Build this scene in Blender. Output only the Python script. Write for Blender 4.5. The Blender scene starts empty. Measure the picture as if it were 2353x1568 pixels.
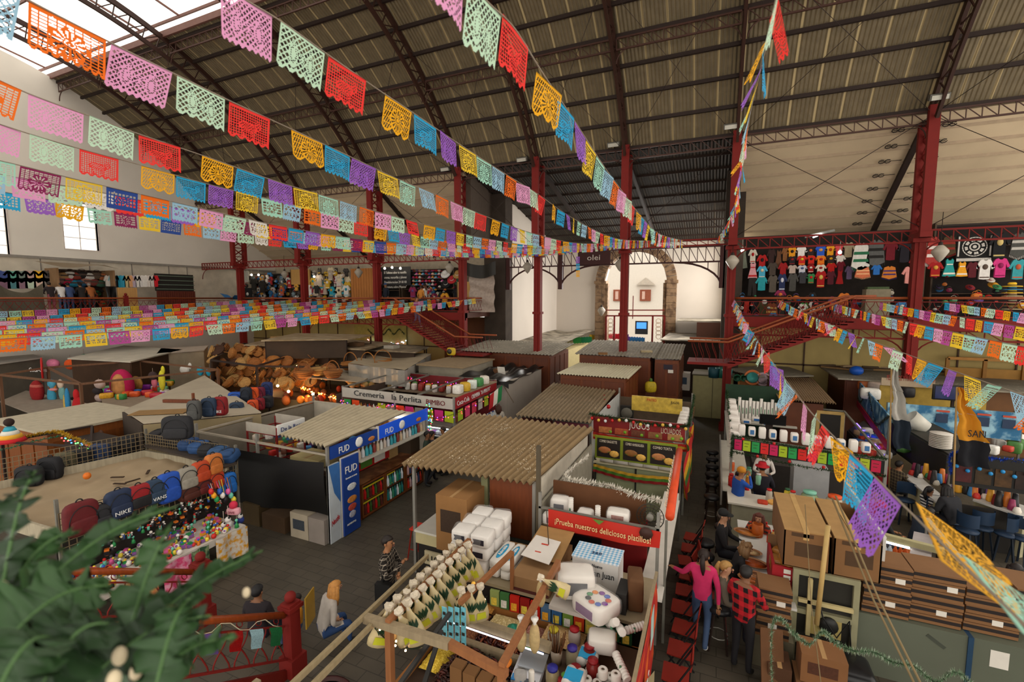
EXPO=1.2
import bpy,math,random
from mathutils import Vector as V,Matrix
R=random.Random(11)
SC=bpy.context.scene
COL=SC.collection
pi=math.pi
W,H,F=2353,1568,1060.0
YAW,PIT=math.radians(23.7),math.radians(5.3)
EYE=V((0,0,5.8))
FW=V((-math.sin(YAW)*math.cos(PIT),math.cos(YAW)*math.cos(PIT),-math.sin(PIT)))
RT=V((math.cos(YAW),math.sin(YAW),0))
UP=RT.cross(FW)
def ray(x,y):return FW*F+RT*(x-W/2)-UP*(y-H/2)
def Zp(x,y,z):r=ray(x,y);return EYE+r*((z-EYE.z)/r.z)
def Yp(x,y,Y):r=ray(x,y);return EYE+r*(Y/r.y)
def Xp(x,y,X):r=ray(x,y);return EYE+r*(X/r.x)
def Dp(x,y,d):return EYE+ray(x,y)*(d/F)
def px_of(p):
 q=V(p)-EYE;d=q.dot(FW);return(W/2+F*q.dot(RT)/d,H/2-F*q.dot(UP)/d,d)
def lin(h):
 h=h.lstrip('#');o=[]
 for i in(0,2,4):
  c=int(h[i:i+2],16)/255
  o.append(c/12.92 if c<=.04045 else((c+.055)/1.055)**2.4)
 return(*o,1)
MC={}
def M(h,rough=.7,var=.12,scale=5,kind=None,metal=0,h2=None,emit=0,alpha=1,stretch=None):
 key=(h,rough,var,scale,kind,metal,h2,emit,alpha,stretch)
 if key in MC:return MC[key]
 m=bpy.data.materials.new('mat_%s_%s'%(kind or 'plain',h));MC[key]=m
 m.use_nodes=True;nt=m.node_tree;N=nt.nodes;L=nt.links
 b=N['Principled BSDF'];b.inputs['Roughness'].default_value=rough;b.inputs['Metallic'].default_value=metal
 c=lin(h);b.inputs['Base Color'].default_value=c
 b.inputs['Specular IOR Level'].default_value=.35
 m.diffuse_color=c
 tc=N.new('ShaderNodeTexCoord');src=tc.outputs['Object']
 if stretch:
  mp=N.new('ShaderNodeMapping');mp.inputs['Scale'].default_value=stretch
  L.new(src,mp.inputs[0]);src=mp.outputs[0]
 def mix(fac,a,bb):
  x=N.new('ShaderNodeMix');x.data_type='RGBA'
  if hasattr(fac,'links'):L.new(fac,x.inputs[0])
  else:x.inputs[0].default_value=fac
  for i,q in((6,a),(7,bb)):
   if hasattr(q,'links'):L.new(q,x.inputs[i])
   else:x.inputs[i].default_value=q
  return x.outputs[2]
 def mth(op,a,bb=0.0):
  x=N.new('ShaderNodeMath');x.operation=op
  for i,q in((0,a),(1,bb)):
   if hasattr(q,'links'):L.new(q,x.inputs[i])
   else:x.inputs[i].default_value=q
  return x.outputs[0]
 def noise(s,det=3,d=0):
  x=N.new('ShaderNodeTexNoise');x.inputs['Scale'].default_value=s;x.inputs['Detail'].default_value=det
  L.new(src,x.inputs['Vector']);return x.outputs[0]
 col=c
 c2=lin(h2)if h2 else None
 def sep():
  x=N.new('ShaderNodeSeparateXYZ');L.new(src,x.inputs[0]);return x.outputs
 if kind in('plaid','gingham','stripe','bands','buffalo'):
  s=sep();p=scale
  def band(v,ph=0):return mth('LESS_THAN',mth('FRACT',mth('ADD',mth('MULTIPLY',v,p),ph+100.0)),.5)
  if kind in('stripe','bands'):
   col=mix(band(s[2]if kind=='bands' else s[0]),c,c2)
  elif kind=='buffalo':
   xy=mth('ADD',band(mth('ADD',s[0],s[1])),band(s[2]))
   col=mix(mth('POWER',mth('MULTIPLY',xy,.5),.7),c2,c)
  elif kind=='gingham':
   xy=mth('ADD',band(s[0]),band(s[1]))
   col=mix(mth('MULTIPLY',xy,.5),c,c2)
  else:
   fx=mth('FRACT',mth('ADD',mth('MULTIPLY',mth('ADD',s[0],s[1]),p),100));fz=mth('FRACT',mth('ADD',mth('MULTIPLY',s[2],p),100))
   t=mth('MULTIPLY',mth('ADD',mth('LESS_THAN',fx,.2),mth('LESS_THAN',fz,.2)),.5)
   col=mix(t,c,c2)
  ns=noise(4)
 elif kind=='wood':
  w=N.new('ShaderNodeTexNoise');w.inputs['Scale'].default_value=scale;w.inputs['Detail'].default_value=4
  mp=N.new('ShaderNodeMapping');mp.inputs['Scale'].default_value=(9,9,1.2)
  L.new(src,mp.inputs[0]);L.new(mp.outputs[0],w.inputs['Vector'])
  col=mix(w.outputs[0],tuple(k*(1-var*2)for k in c[:3])+(1,),tuple(min(1,k*(1+var*2))for k in c[:3])+(1,))
 elif kind=='speck':
  v=N.new('ShaderNodeTexVoronoi');v.inputs['Scale'].default_value=scale;L.new(src,v.inputs['Vector'])
  hs=N.new('ShaderNodeSeparateColor');L.new(v.outputs['Color'],hs.inputs[0])
  col=mix(mth('LESS_THAN',hs.outputs[0],.35),c,c2)
 elif kind=='fleck':
  v=N.new('ShaderNodeTexVoronoi');v.inputs['Scale'].default_value=scale;L.new(src,v.inputs['Vector'])
  n2=noise(.9,2)
  fl=mth('LESS_THAN',v.outputs['Distance'],mth('MULTIPLY',mth('SUBTRACT',n2,.38),1.05))
  big=noise(1.6,4);r=N.new('ShaderNodeValToRGB');r.color_ramp.elements[0].position=.35;r.color_ramp.elements[1].position=.7
  L.new(big,r.inputs[0]);col=mix(mth('MULTIPLY',r.outputs[0],.35),c,tuple(k*.55 for k in c[:3])+(1,));col=mix(fl,col,c2)
 elif kind=='patch':
  n=noise(scale,4);r=N.new('ShaderNodeValToRGB');r.color_ramp.elements[0].position=.45;r.color_ramp.elements[1].position=.6
  L.new(n,r.inputs[0]);col=mix(r.outputs[0],c,c2)
 if kind not in('emit','wood'):
  n=noise(scale if kind is None else 3,5)
  mr=N.new('ShaderNodeMapRange');mr.inputs[3].default_value=1-var*2;mr.inputs[4].default_value=1+var*2
  L.new(n,mr.inputs[0])
  vm=N.new('ShaderNodeVectorMath');vm.operation='SCALE'
  if hasattr(col,'links'):L.new(col,vm.inputs[0])
  else:vm.inputs[0].default_value=col[:3]
  L.new(mr.outputs[0],vm.inputs['Scale']);col=vm.outputs[0]
 if hasattr(col,'links'):L.new(col,b.inputs['Base Color'])
 if kind=='corr':
  wv=N.new('ShaderNodeTexWave');wv.wave_type='BANDS';wv.bands_direction='X';wv.inputs['Scale'].default_value=2.2
  L.new(tc.outputs['Object'],wv.inputs['Vector']);bp=N.new('ShaderNodeBump');bp.inputs['Strength'].default_value=.9;bp.inputs['Distance'].default_value=.05
  L.new(wv.outputs[1],bp.inputs['Height']);L.new(bp.outputs[0],b.inputs['Normal'])
 if emit:
  b.inputs['Emission Color'].default_value=c;b.inputs['Emission Strength'].default_value=emit
 if kind=='glass':
  b.inputs['Transmission Weight'].default_value=0;b.inputs['Alpha'].default_value=alpha;b.inputs['Roughness'].default_value=rough
 elif alpha<1:b.inputs['Alpha'].default_value=alpha
 if kind=='paper':
  tr=N.new('ShaderNodeBsdfTranslucent');tr.inputs[0].default_value=c
  mx=N.new('ShaderNodeMixShader');mx.inputs[0].default_value=.45
  L.new(b.outputs[0],mx.inputs[1]);L.new(tr.outputs[0],mx.inputs[2]);L.new(mx.outputs[0],N['Material Output'].inputs[0])
 return m
class B:
 def __init__(s,m=None):s.v=[];s.f=[];s.fm=[];s.ms=[];s.cur=0;s.sm=[];s.smooth=False
 def mat(s,m):
  if m not in s.ms:s.ms.append(m)
  s.cur=s.ms.index(m);return s
 def add(s,vs,fs):
  o=len(s.v);s.v+=[V(v)for v in vs]
  for f in fs:s.f.append([i+o for i in f]);s.fm.append(s.cur);s.sm.append(s.smooth)
  return s
 def hexa(s,p):return s.add(p,[(0,3,2,1),(4,5,6,7),(0,1,5,4),(1,2,6,5),(2,3,7,6),(3,0,4,7)])
 def box(s,x0,x1,y0,y1,z0,z1):
  return s.hexa([(x0,y0,z0),(x1,y0,z0),(x1,y1,z0),(x0,y1,z0),(x0,y0,z1),(x1,y0,z1),(x1,y1,z1),(x0,y1,z1)])
 def cbox(s,c,sx,sy,sz,rz=0,rx=0,ry=0):
  m=Matrix.Rotation(rz,3,'Z')@Matrix.Rotation(ry,3,'Y')@Matrix.Rotation(rx,3,'X');c=V(c)
  q=[(-1,-1,-1),(1,-1,-1),(1,1,-1),(-1,1,-1),(-1,-1,1),(1,-1,1),(1,1,1),(-1,1,1)]
  return s.hexa([c+m@V((a*sx/2,b*sy/2,d*sz/2))for a,b,d in q])
 def bar(s,p,q,w,h=None,up=(0,0,1)):
  h=h or w;p=V(p);q=V(q);d=(q-p).normalized();u=d.cross(V(up))
  if u.length<1e-4:u=d.cross(V((0,1,0)))
  u.normalize();v=u.cross(d)
  u=u*w/2;v=v*h/2
  return s.hexa([p-u-v,p+u-v,p+u+v,p-u+v,q-u-v,q+u-v,q+u+v,q-u+v])
 def quad(s,a,b,c,d):return s.add([a,b,c,d],[(0,1,2,3)])
 def slab(s,a,b,c,d,t=.01):
  a,b,c,d=map(V,(a,b,c,d));n=(b-a).cross(d-a).normalized()*t
  return s.hexa([a,b,c,d,a+n,b+n,c+n,d+n])
 def tube(s,pts,r,n=6,caps=True):
  pts=[V(p)for p in pts];k=len(pts);rs=r if isinstance(r,(list,tuple))else[r]*k
  vs=[];pu=None
  for i,p in enumerate(pts):
   d=(pts[min(i+1,k-1)]-pts[max(i-1,0)]).normalized()
   if pu is None:
    pu=d.cross(V((0,0,1)))
    if pu.length<.05:pu=d.cross(V((1,0,0)))
   u=(pu-d*pu.dot(d)).normalized();pu=u;w=d.cross(u)
   for j in range(n):
    a=2*pi*j/n;vs.append(p+(u*math.cos(a)+w*math.sin(a))*rs[i])
  fs=[(i*n+j,i*n+(j+1)%n,(i+1)*n+(j+1)%n,(i+1)*n+j)for i in range(k-1)for j in range(n)]
  if caps:fs+=[tuple(range(n))[::-1],tuple(range((k-1)*n,k*n))]
  o=s.smooth;s.smooth=True;s.add(vs,fs);s.smooth=o;return s
 def lathe(s,prof,c=(0,0,0),n=12,mtx=None):
  c=V(c);vs=[]
  for r,z in prof:
   for j in range(n):
    a=2*pi*j/n;p=V((r*math.cos(a),r*math.sin(a),z));vs.append(c+(mtx@p if mtx else p))
  k=len(prof)
  fs=[(i*n+j,i*n+(j+1)%n,(i+1)*n+(j+1)%n,(i+1)*n+j)for i in range(k-1)for j in range(n)]
  if prof[0][0]>1e-5:fs.append(tuple(range(n))[::-1])
  if prof[-1][0]>1e-5:fs.append(tuple(range((k-1)*n,k*n)))
  o=s.smooth;s.smooth=n>7;s.add(vs,fs);s.smooth=o;return s
 def ball(s,c,r,n=8,k=6,mtx=None):
  if not isinstance(r,(tuple,list)):r=(r,r,r)
  c=V(c);vs=[]
  for i in range(k+1):
   t=pi*i/k
   for j in range(n):
    a=2*pi*j/n;p=V((r[0]*math.sin(t)*math.cos(a),r[1]*math.sin(t)*math.sin(a),r[2]*math.cos(t)))
    vs.append(c+(mtx@p if mtx else p))
  fs=[(i*n+j,(i+1)*n+j,(i+1)*n+(j+1)%n,i*n+(j+1)%n)for i in range(k)for j in range(n)]
  o=s.smooth;s.smooth=True;s.add(vs,fs);s.smooth=o;return s
 def prism(s,poly,o,u,v,t):
  o,u,v=V(o),V(u),V(v);n=u.cross(v).normalized()*t;k=len(poly)
  a=[o+u*x+v*y for x,y in poly]
  return s.add(a+[p+n for p in a],[tuple(range(k))[::-1],tuple(range(k,2*k))]+[(i,(i+1)%k,k+(i+1)%k,k+i)for i in range(k)])
 def grid(s,fn,nu,nv):
  vs=[fn(i/nu,j/nv)for j in range(nv+1)for i in range(nu+1)]
  fs=[(j*(nu+1)+i,j*(nu+1)+i+1,(j+1)*(nu+1)+i+1,(j+1)*(nu+1)+i)for j in range(nv)for i in range(nu)]
  o=s.smooth;s.smooth=True;s.add(vs,fs);s.smooth=o;return s
 def mesh(s,name,off=None):
  me=bpy.data.meshes.new(name)
  me.from_pydata([tuple(v-off)if off else tuple(v)for v in s.v],[],s.f)
  for m in s.ms:me.materials.append(m)
  me.polygons.foreach_set('material_index',s.fm);me.polygons.foreach_set('use_smooth',s.sm);me.update()
  return me
def nb(m):b=B();b.mat(m);return b
LABELS={}
def tag(o,label,cat,group=None,kind=None):
 if label:
  LABELS.setdefault(label,[]).append(o.name);o['label']=label
 if cat:o['category']=cat
 if group:o['group']=group
 if kind:o['kind']=kind
 return o
def T(name,label,cat,loc=(0,0,0),rz=0,group=None):
 o=bpy.data.objects.new(name,None);o.empty_display_size=.1;COL.objects.link(o)
 o.location=loc;o.rotation_euler=(0,0,rz)
 return tag(o,label,cat,group)
def P(b,name,par,label=None,local=False):
 """part of a thing; b is in hall coordinates unless local"""
 root=par
 off=V((0,0,0))
 if not local:
  while root is not None:off=off+V(root.location);root=root.parent
 o=bpy.data.objects.new(name,b.mesh(name,off)if isinstance(b,B)else b);COL.objects.link(o);o.parent=par
 if label:o['label']=label
 return o
def one(b,name,label,cat,group=None,loc=None):
 """a thing that is one mesh; origin at loc (default centre of its base)"""
 if loc is None:
  xs=[v.x for v in b.v];ys=[v.y for v in b.v];zs=[v.z for v in b.v]
  loc=V(((min(xs)+max(xs))/2,(min(ys)+max(ys))/2,min(zs)))
 o=bpy.data.objects.new(name,b.mesh(name,V(loc)));COL.objects.link(o);o.location=loc
 return tag(o,label,cat,group)
def struct(b,name,label=None,cat=None):
 o=bpy.data.objects.new(name,b.mesh(name));COL.objects.link(o);o['kind']='structure'
 if label:o['label']=label
 if cat:o['category']=cat
 return o
def inst(src,label,loc,rz=0,group=None,sc=None,rot=None):
 """a copy of a thing with copies of its parts and sub-parts (mesh data shared)"""
 def cp(o,par):
  c=o.copy();COL.objects.link(c)
  if par:c.parent=par
  for ch in o.children:cp(ch,c)
  return c
 r=cp(src,None);r.location=loc;r.rotation_euler=rot or(0,0,rz)
 if sc:r.scale=(sc,sc,sc)if not isinstance(sc,(tuple,list))else sc
 r['label']=label;LABELS.setdefault(label,[]).append(r.name)
 if group:r['group']=group
 return r
TEXTS=[]
def txt(s,o,u,v,h,m,par,width=None,name='lettering',label=None):
 """writing: o = left end of the base line, u = reading direction, v = up, h = letter height"""
 cu=bpy.data.curves.new(name,'FONT');cu.body=s;cu.size=1.0;cu.extrude=.004;cu.resolution_u=2
 cu.materials.append(m)
 ob=bpy.data.objects.new(name,cu);COL.objects.link(ob)
 TEXTS.append((ob,V(o),V(u).normalized(),V(v).normalized(),h,width,par,name,label))
def finish_texts():
 bpy.context.view_layer.update()
 dg=bpy.context.evaluated_depsgraph_get()
 for ob,o,u,v,h,width,par,name,label in TEXTS:
  me=bpy.data.meshes.new_from_object(ob.evaluated_get(dg))
  xs=[p.co.x for p in me.vertices]or[0,1]
  wid=max(xs)-min(xs)or 1
  sy=h/.72;sx=width/wid if width else sy
  n=u.cross(v).normalized();v2=n.cross(u)
  off=V((0,0,0));q=par
  while q is not None:off=off+V(q.location);q=q.parent
  for p in me.vertices:
   p.co=o-off+u*((p.co.x-min(xs))*sx)+v*(p.co.y*sy)+n*(p.co.z+.005)
  m=bpy.data.objects.new(name,me);COL.objects.link(m);m.parent=par
  if label:m['label']=label
  bpy.data.objects.remove(ob)
ORD=['first','second','third','fourth','fifth','sixth','seventh','eighth','ninth','tenth','eleventh','twelfth','thirteenth','fourteenth','fifteenth','sixteenth','seventeenth','eighteenth','nineteenth','twentieth','twenty-first','twenty-second','twenty-third','twenty-fourth']
X_,Y_,Z_=V((1,0,0)),V((0,1,0)),V((0,0,1))
def cname(h):
 h=h.lstrip('#');r,g,b=[int(h[i:i+2],16)/255 for i in(0,2,4)]
 import colorsys
 u,l,s=colorsys.rgb_to_hls(r,g,b)
 if l<.16:return 'black'
 if s<.16:return 'white' if l>.78 else 'pale grey' if l>.55 else 'grey' if l>.35 else 'charcoal'
 u*=360;d='dark ' if l<.3 else 'pale ' if l>.72 else ''
 if u<15 or u>=345:return 'maroon' if l<.3 else 'pink' if l>.6 else 'red'
 if u<42:return 'brown' if l<.38 or s<.45 else 'tan' if s<.6 and l>.5 else 'orange'
 if u<66:return d+('beige' if s<.4 else 'yellow')
 if u<165:return d+'green'
 if u<200:return d+'teal'
 if u<255:return d+'blue'
 if u<300:return d+'purple'
 return d+'magenta'
def bx(t,nm,m,x0,x1,y0,y1,z0,z1,label=None):return P(nb(m).box(x0,x1,y0,y1,z0,z1),nm,t,label)
def corr(b,p00,p10,p01,p11,n,amp=.025,k=6):
 """corrugated sheet: n waves from p00 to p10, run straight toward p01 / p11, with thickness"""
 p00,p10,p01,p11=map(V,(p00,p10,p01,p11));m=n*k
 for dz,flip in((0,0),(-.012,1)):
  def f(u,v):q=p00.lerp(p10,u).lerp(p01.lerp(p11,u),v);return q+Z_*(amp*math.sin(2*pi*n*u)+dz)
  b.grid(f,m,5)
 return b
def rbox(b,c,sx,sy,sz,rz=0,e=.35,n=12,k=8,rx=0):
 """soft rounded block (superellipsoid)"""
 c=V(c);mt=Matrix.Rotation(rz,3,'Z')@Matrix.Rotation(rx,3,'X');vs=[]
 pw=lambda v:math.copysign(abs(v)**e,v)
 for i in range(k+1):
  t=-pi/2+pi*i/k
  for j in range(n):
   a=2*pi*(j+.5)/n;vs.append(c+mt@V((pw(math.cos(t))*pw(math.cos(a))*sx/2,pw(math.cos(t))*pw(math.sin(a))*sy/2,pw(math.sin(t))*sz/2)))
 o=b.smooth;b.smooth=True;b.add(vs,[(i*n+j,i*n+(j+1)%n,(i+1)*n+(j+1)%n,(i+1)*n+j)for i in range(k)for j in range(n)]);b.smooth=o;return b
def tinsel(b,pts,r,dens=90,w=.006,seed=3,n=260):
 """garland of short stiff needles along a path"""
 q=random.Random(seed);path=spline([V(p)for p in pts],n);L_=sum((c-a).length for a,c in zip(path[:-1],path[1:]));N_=int(L_*dens)
 for i in range(N_):
  f=i/N_*(len(path)-1);j=int(f);p=path[j].lerp(path[min(j+1,len(path)-1)],f-j)
  for s in range(3):
   d=V((q.gauss(0,1),q.gauss(0,1),q.gauss(0,1))).normalized()*r*q.uniform(.7,1.1);u=d.cross(V((.3,.5,.8))).normalized()*w
   b.add([p-u,p+u,p+d],[(0,1,2)])
 return b
def carton(label,x0,x1,y0,y1,z0,z1,c='8A6540',cat='box',group=None,name='cardboard_box',tape=True,dark=None):
 t=T(name,label,cat,((x0+x1)/2,(y0+y1)/2,z0),0,group);m=M(c,.85,.08,4)
 bx(t,'body',m,x0,x1,y0,y1,z0,z1)
 if tape:bx(t,'tape',M('A88458',.5,.05),(x0+x1)/2-.03,(x0+x1)/2+.03,y0-.003,y1,z1,z1+.003)
 if dark:bx(t,'print',M(dark,.85,.2,30),x0+(x1-x0)*.15,x0+(x1-x0)*.8,y0-.004,y0,z0+(z1-z0)*.35,z0+(z1-z0)*.75)
 return t
def spline(pts,n=260):
 out=[];k=len(pts)
 for s in range(k-1):
  p0,p1,p2,p3=pts[max(s-1,0)],pts[s],pts[s+1],pts[min(s+2,k-1)]
  m=max(6,n//(k-1))
  for j in range(m):
   t=j/m;out.append(.5*((2*p1)+(p2-p0)*t+(2*p0-5*p1+4*p2-p3)*t*t+(3*p1-p0-3*p2+p3)*t**3))
 return out+[pts[-1]]
SKIN=dict(tan='9A6A48',fair='C09070',dark='7A5238')
DG=[]
def seg_d(p,a,b):
 d=b-a;t=max(0,min(1,(p-a).dot(d)/max(d.length_squared,1e-9)));return(p-a-d*t).length
def person(label,loc,face,pose='stand',arms='down',top='4A4A4A',legs='2A3A5A',shoes='1E1C1A',hair='1E1612',hs='short',skin='tan',h=1.7,lean=0,seat=.45,turn=0,topm=None,bulk=1.0,legm=None,larm=None,rarm=None,group=None,hatc='202020',look=0):
 """face = heading in degrees, 0 = away from the viewer (+Y), positive to the left"""
 k=h/1.72;dz=0
 if pose=='sit':dz=seat+.1-.93
 def U(x,y,z):
  y2=y+(z-.93)*math.sin(lean);z2=.93+(z-.93)*math.cos(lean)-y*math.sin(lean)*.3;return V((x,y2,z2+dz))
 J=dict(pel=V((0,0,.93+dz)),sp=U(0,0,1.12),ch=U(0,.0,1.33),nk=U(0,.0,1.47),jaw=U(0,.05,1.555),cr=U(0,.015,1.64),tp=U(0,.0,1.70))
 for s,q in((-1,'l'),(1,'r')):
  J['sh'+q]=U(s*.175,0,1.40)
  a={'down':((s*.25,-.04,1.14),(s*.26,.06,.9)),'crossed':((s*.27,.1,1.12),(-s*.06,.23,1.17+.05*s)),'eat':((s*.27,.12,1.12),(s*.13,.36,1.12)),'lap':((s*.26,.04,1.12),(s*.1,.28,.98)),'phone':((s*.25,.14,1.1),(s*.05,.38,1.2)),'face':((s*.3,.16,1.3),(s*.1,.2,1.55)),'swing':((s*.26,-.06*s,1.13),(s*.27,.1*-s,.9))}[arms]
  if q=='l' and larm:a=larm
  if q=='r' and rarm:a=rarm
  J['el'+q],J['wr'+q]=U(*a[0]),U(*a[1])
  if pose=='sit':J['hip'+q]=V((s*.095,.03,.9+dz));J['kn'+q]=V((s*.13,.44,.93+dz));J['an'+q]=V((s*.13,.42,max(.07,.93+dz-.43)));
  elif pose=='walk':J['hip'+q]=V((s*.09,0,.9));J['kn'+q]=V((s*.1,.1 if s<0 else .03,.5));J['an'+q]=V((s*.1,.18 if s<0 else-.28,.08 if s<0 else .16))
  elif pose=='crouch':J['hip'+q]=V((s*.09,0,.9));J['kn'+q]=V((s*.1,.05,.5));J['an'+q]=V((s*.1,0,.08))
  else:J['hip'+q]=V((s*.09,0,.9));J['kn'+q]=V((s*.1,.02,.5));J['an'+q]=V((s*.11,-.02,.08))
  J['to'+q]=J['an'+q]+V((s*.02,.15,-.04))
  d=(J['wr'+q]-J['el'+q]).normalized();J['ha'+q]=J['wr'+q]+d*.085
 E=[('pel','sp'),('sp','ch'),('ch','nk'),('nk','jaw'),('jaw','cr'),('cr','tp')]
 for q in 'lr':E+=[('ch','sh'+q),('sh'+q,'el'+q),('el'+q,'wr'+q),('wr'+q,'ha'+q),('pel','hip'+q),('hip'+q,'kn'+q),('kn'+q,'an'+q),('an'+q,'to'+q)]
 RAD=dict(pel=(.155,.12),sp=(.15,.115),ch=(.165,.12),nk=(.056,.056),jaw=(.066,.07),cr=(.086,.1),tp=(.05,.06),sh=(.07,.07),el=(.046,.046),wr=(.032,.032),ha=(.034,.022),hip=(.1,.1),kn=(.064,.064),an=(.044,.044),to=(.042,.035))
 names=list(J);me=bpy.data.meshes.new('skel');me.from_pydata([tuple(J[n])for n in names],[(names.index(a),names.index(b))for a,b in E],[])
 ob=bpy.data.objects.new('skel',me);COL.objects.link(ob)
 ob.modifiers.new('s','SKIN');sd=ob.modifiers.new('d','SUBSURF');sd.levels=1
 for i,n in enumerate(names):
  r=RAD[n if n in RAD else n[:-1]];f=bulk if n[:2]in('sp','ch','sh','el','pe')else 1
  if n=='tp':r=(.05,.06)
  me.skin_vertices[0].data[i].radius=(r[0]*f,r[1]*f);me.skin_vertices[0].data[i].use_root=n=='pel'
 bpy.context.view_layer.update();dg=bpy.context.evaluated_depsgraph_get()
 bm=bpy.data.meshes.new_from_object(ob.evaluated_get(dg));bpy.data.objects.remove(ob)
 b=B();sk=M(SKIN[skin],.55,.06);tm=topm or M(top,.9,.12,9);lm=legm or M(legs,.85,.15,6);sm=M(shoes,.6,.1)
 for m in(sk,tm,lm,sm):b.mat(m)
 b.v=[v.co.copy()for v in bm.vertices]
 reg={}
 for a,c in E:
  n=c
  reg[(a,c)]=0 if n in('jaw','cr','tp')or n[:2]=='ha' else 3 if n[:2]=='to' else 2 if n[:2]in('hi','kn','an')else 1
 for p in bm.polygons:
  c=p.center;best=min(E,key=lambda e:seg_d(c,J[e[0]],J[e[1]])-RAD[e[1]if e[1]in RAD else e[1][:-1]][0]*.6)
  m=reg[best]
  if best==('ch','nk')and c.z>J['nk'].z-.015:m=0
  if best==('pel','sp')and c.z<.9+dz:m=2
  b.f.append(list(p.vertices));b.fm.append(m);b.sm.append(True)
 bpy.data.meshes.remove(bm)
 up=(J['tp']-J['jaw']).normalized();hd=J['cr'];yf=V((0,1,0))if not look else Matrix.Rotation(look,3,'Z')@V((0,1,0))
 b.mat(sk);b.ball(hd+yf*.098-up*.035,(.014,.02,.022),6,4)
 for s in(-1,1):b.ball(hd+V((s*.083,-.005,-.03)),(.012,.022,.03),6,4)
 b.mat(M('2A1A14',.4,0))
 for s in(-1,1):b.ball(hd+yf*.09+V((s*.034,0,-.012)),(.013,.008,.008),6,4)
 b.mat(M('8A4A40',.5,0)).ball(hd+yf*.088-up*.075,(.026,.01,.007),6,4)
 b.mat(sk)
 for q,s in(('l',-1),('r',1)):
  d=(J['ha'+q]-J['wr'+q]).normalized();sd_=d.cross(Z_);sd_=sd_.normalized()if sd_.length>.1 else X_;nn=sd_.cross(d)
  for i,ln in enumerate((.066,.075,.07,.055)):
   o=J['ha'+q]+sd_*((i-1.5)*.017);b.tube([o,o+d*ln*.55-nn*s*.004,o+d*ln*.9-Z_*.02],[.0085,.008,.006],5)
  o=J['wr'+q]+d*.03;t1=o-sd_*s*.035;b.tube([o,t1+d*.02,t1+d*.05-sd_*s*.01],[.011,.01,.007],5)
 for v in range(len(b.v)):b.v[v]=b.v[v]*k
 t=bpy.data.objects.new('person',b.mesh('person'));COL.objects.link(t);t.location=loc;t.rotation_euler=(0,0,math.radians(face));tag(t,label,'person',group)
 if hs:
  hb=nb(M(hair,.6,.2,25));c=hd
  def shell(r,cut,m=None):
   n,kk=12,8;vs=[]
   for i in range(kk+1):
    th=pi*i/kk
    for j in range(n):
     a=2*pi*j/n;p=V((r[0]*math.sin(th)*math.cos(a),r[1]*math.sin(th)*math.sin(a),r[2]*math.cos(th)))
     if p.z<cut(p.y):p=V((p.x*.8,p.y*.8,max(p.z*.8,cut(p.y))if cut(p.y)>p.z else p.z))
     vs.append(c+p)
   return vs,[(i*n+j,(i+1)*n+j,(i+1)*n+(j+1)%n,i*n+(j+1)%n)for i in range(kk)for j in range(n)]
  hb.smooth=True
  cut=lambda y:.035 if y>.03 else(-.03 if y>-.03 else-.09)
  vs,fs=shell((.094,.11,.1),cut);hb.add(vs,fs)
  if hs in('long','curly'):
   rr_=.05 if hs=='long' else .065
   for i in range(7):
    a=pi+pi*i/6;o=c+V((.075*math.cos(a),.08*math.sin(a),0));l=.3 if hs=='long' else .2
    hb.tube([o+Z_*.03,o+V((.02*math.cos(a),-.02,-l*.5)),o+V((.012*math.cos(a),-.015,-l))],[rr_*.8,rr_,rr_*.45],6)
  if hs=='curly':
   for i in range(14):a=2.4*i;hb.ball(c+V((.085*math.cos(a),-.02+.07*math.sin(a),.02+.05*math.cos(i))),.035,6,4)
  if hs in('pony','ponyhigh'):
   hb.ball(c+V((0,-.11,.03)),.035,8,5);hb.tube([c+V((0,-.11,.03)),c+V((0,-.15,-.08)),c+V((.01,-.13,-.2)),c+V((.015,-.12,-.3))],[.035,.045,.04,.015],7)
  if hs=='bun':hb.ball(c+V((0,-.1,.07)),.05,8,6)
  hb.smooth=False;hb.v=[v*k for v in hb.v]
  o=bpy.data.objects.new('hair',hb.mesh('hair'));COL.objects.link(o);o.parent=t
 def extra(bb,nm,lb=None):
  bb.v=[v*k for v in bb.v];o=bpy.data.objects.new(nm,bb.mesh(nm));COL.objects.link(o);o.parent=t
  if lb:o['label']=lb
 t['jz']=0;J['k']=k
 if 'cap' in label or 'beanie' in label or ' hat' in label:
  hb=nb(M(hatc,.8,.1,10))
  if 'beanie' in label:hb.lathe([(.108,-.01),(.112,.03),(.1,.08),(.06,.115),(0,.125)],hd+Z_*.01,12)
  elif ' cap' in label:hb.lathe([(.1,.0),(.1,.05),(.07,.1),(0,.115)],hd,12);hb.lathe([(0,0),(.085,0),(.085,.012),(0,.014)],hd+V((0,.1,.005)),12)
  else:hb.lathe([(.17,.02),(.165,.035),(.1,.04),(.098,.1),(.08,.14),(0,.13)],hd,14)
  extra(hb,'headwear')
 return t,J,extra
PL1=M('1E1814',.9,.1,14,'plaid',h2='A89C8C');PL2=M('8A1218',.9,.1,9,'stripe',h2='141013')
def buffalo():
 m=M('B01620',.9,.08,7,'buffalo',h2='0E0A0C');return m
t,J,ex=person('man in a dark checked shirt standing with crossed arms in the aisle',(-5.0,6.05,0),-75,arms='crossed',topm=PL1,legs='1A1C22',skin='tan',h=1.74)
ex(nb(M('141414',.5)).cbox((.22,.02,.88),.1,.26,.3).tube([(.2,.02,1.02),(.1,-.1,1.3),(-.1,0,1.44)],.012,5),'shoulder_bag')
person('blonde woman in a grey hooded top and blue jeans sitting beside the newel post',(-5.72,5.25,0),-25,'sit','lap',top='A49C94',legs='27406A',hair='B07A3C',hs='long',skin='fair',h=1.66,seat=.3,lean=.35)
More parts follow.
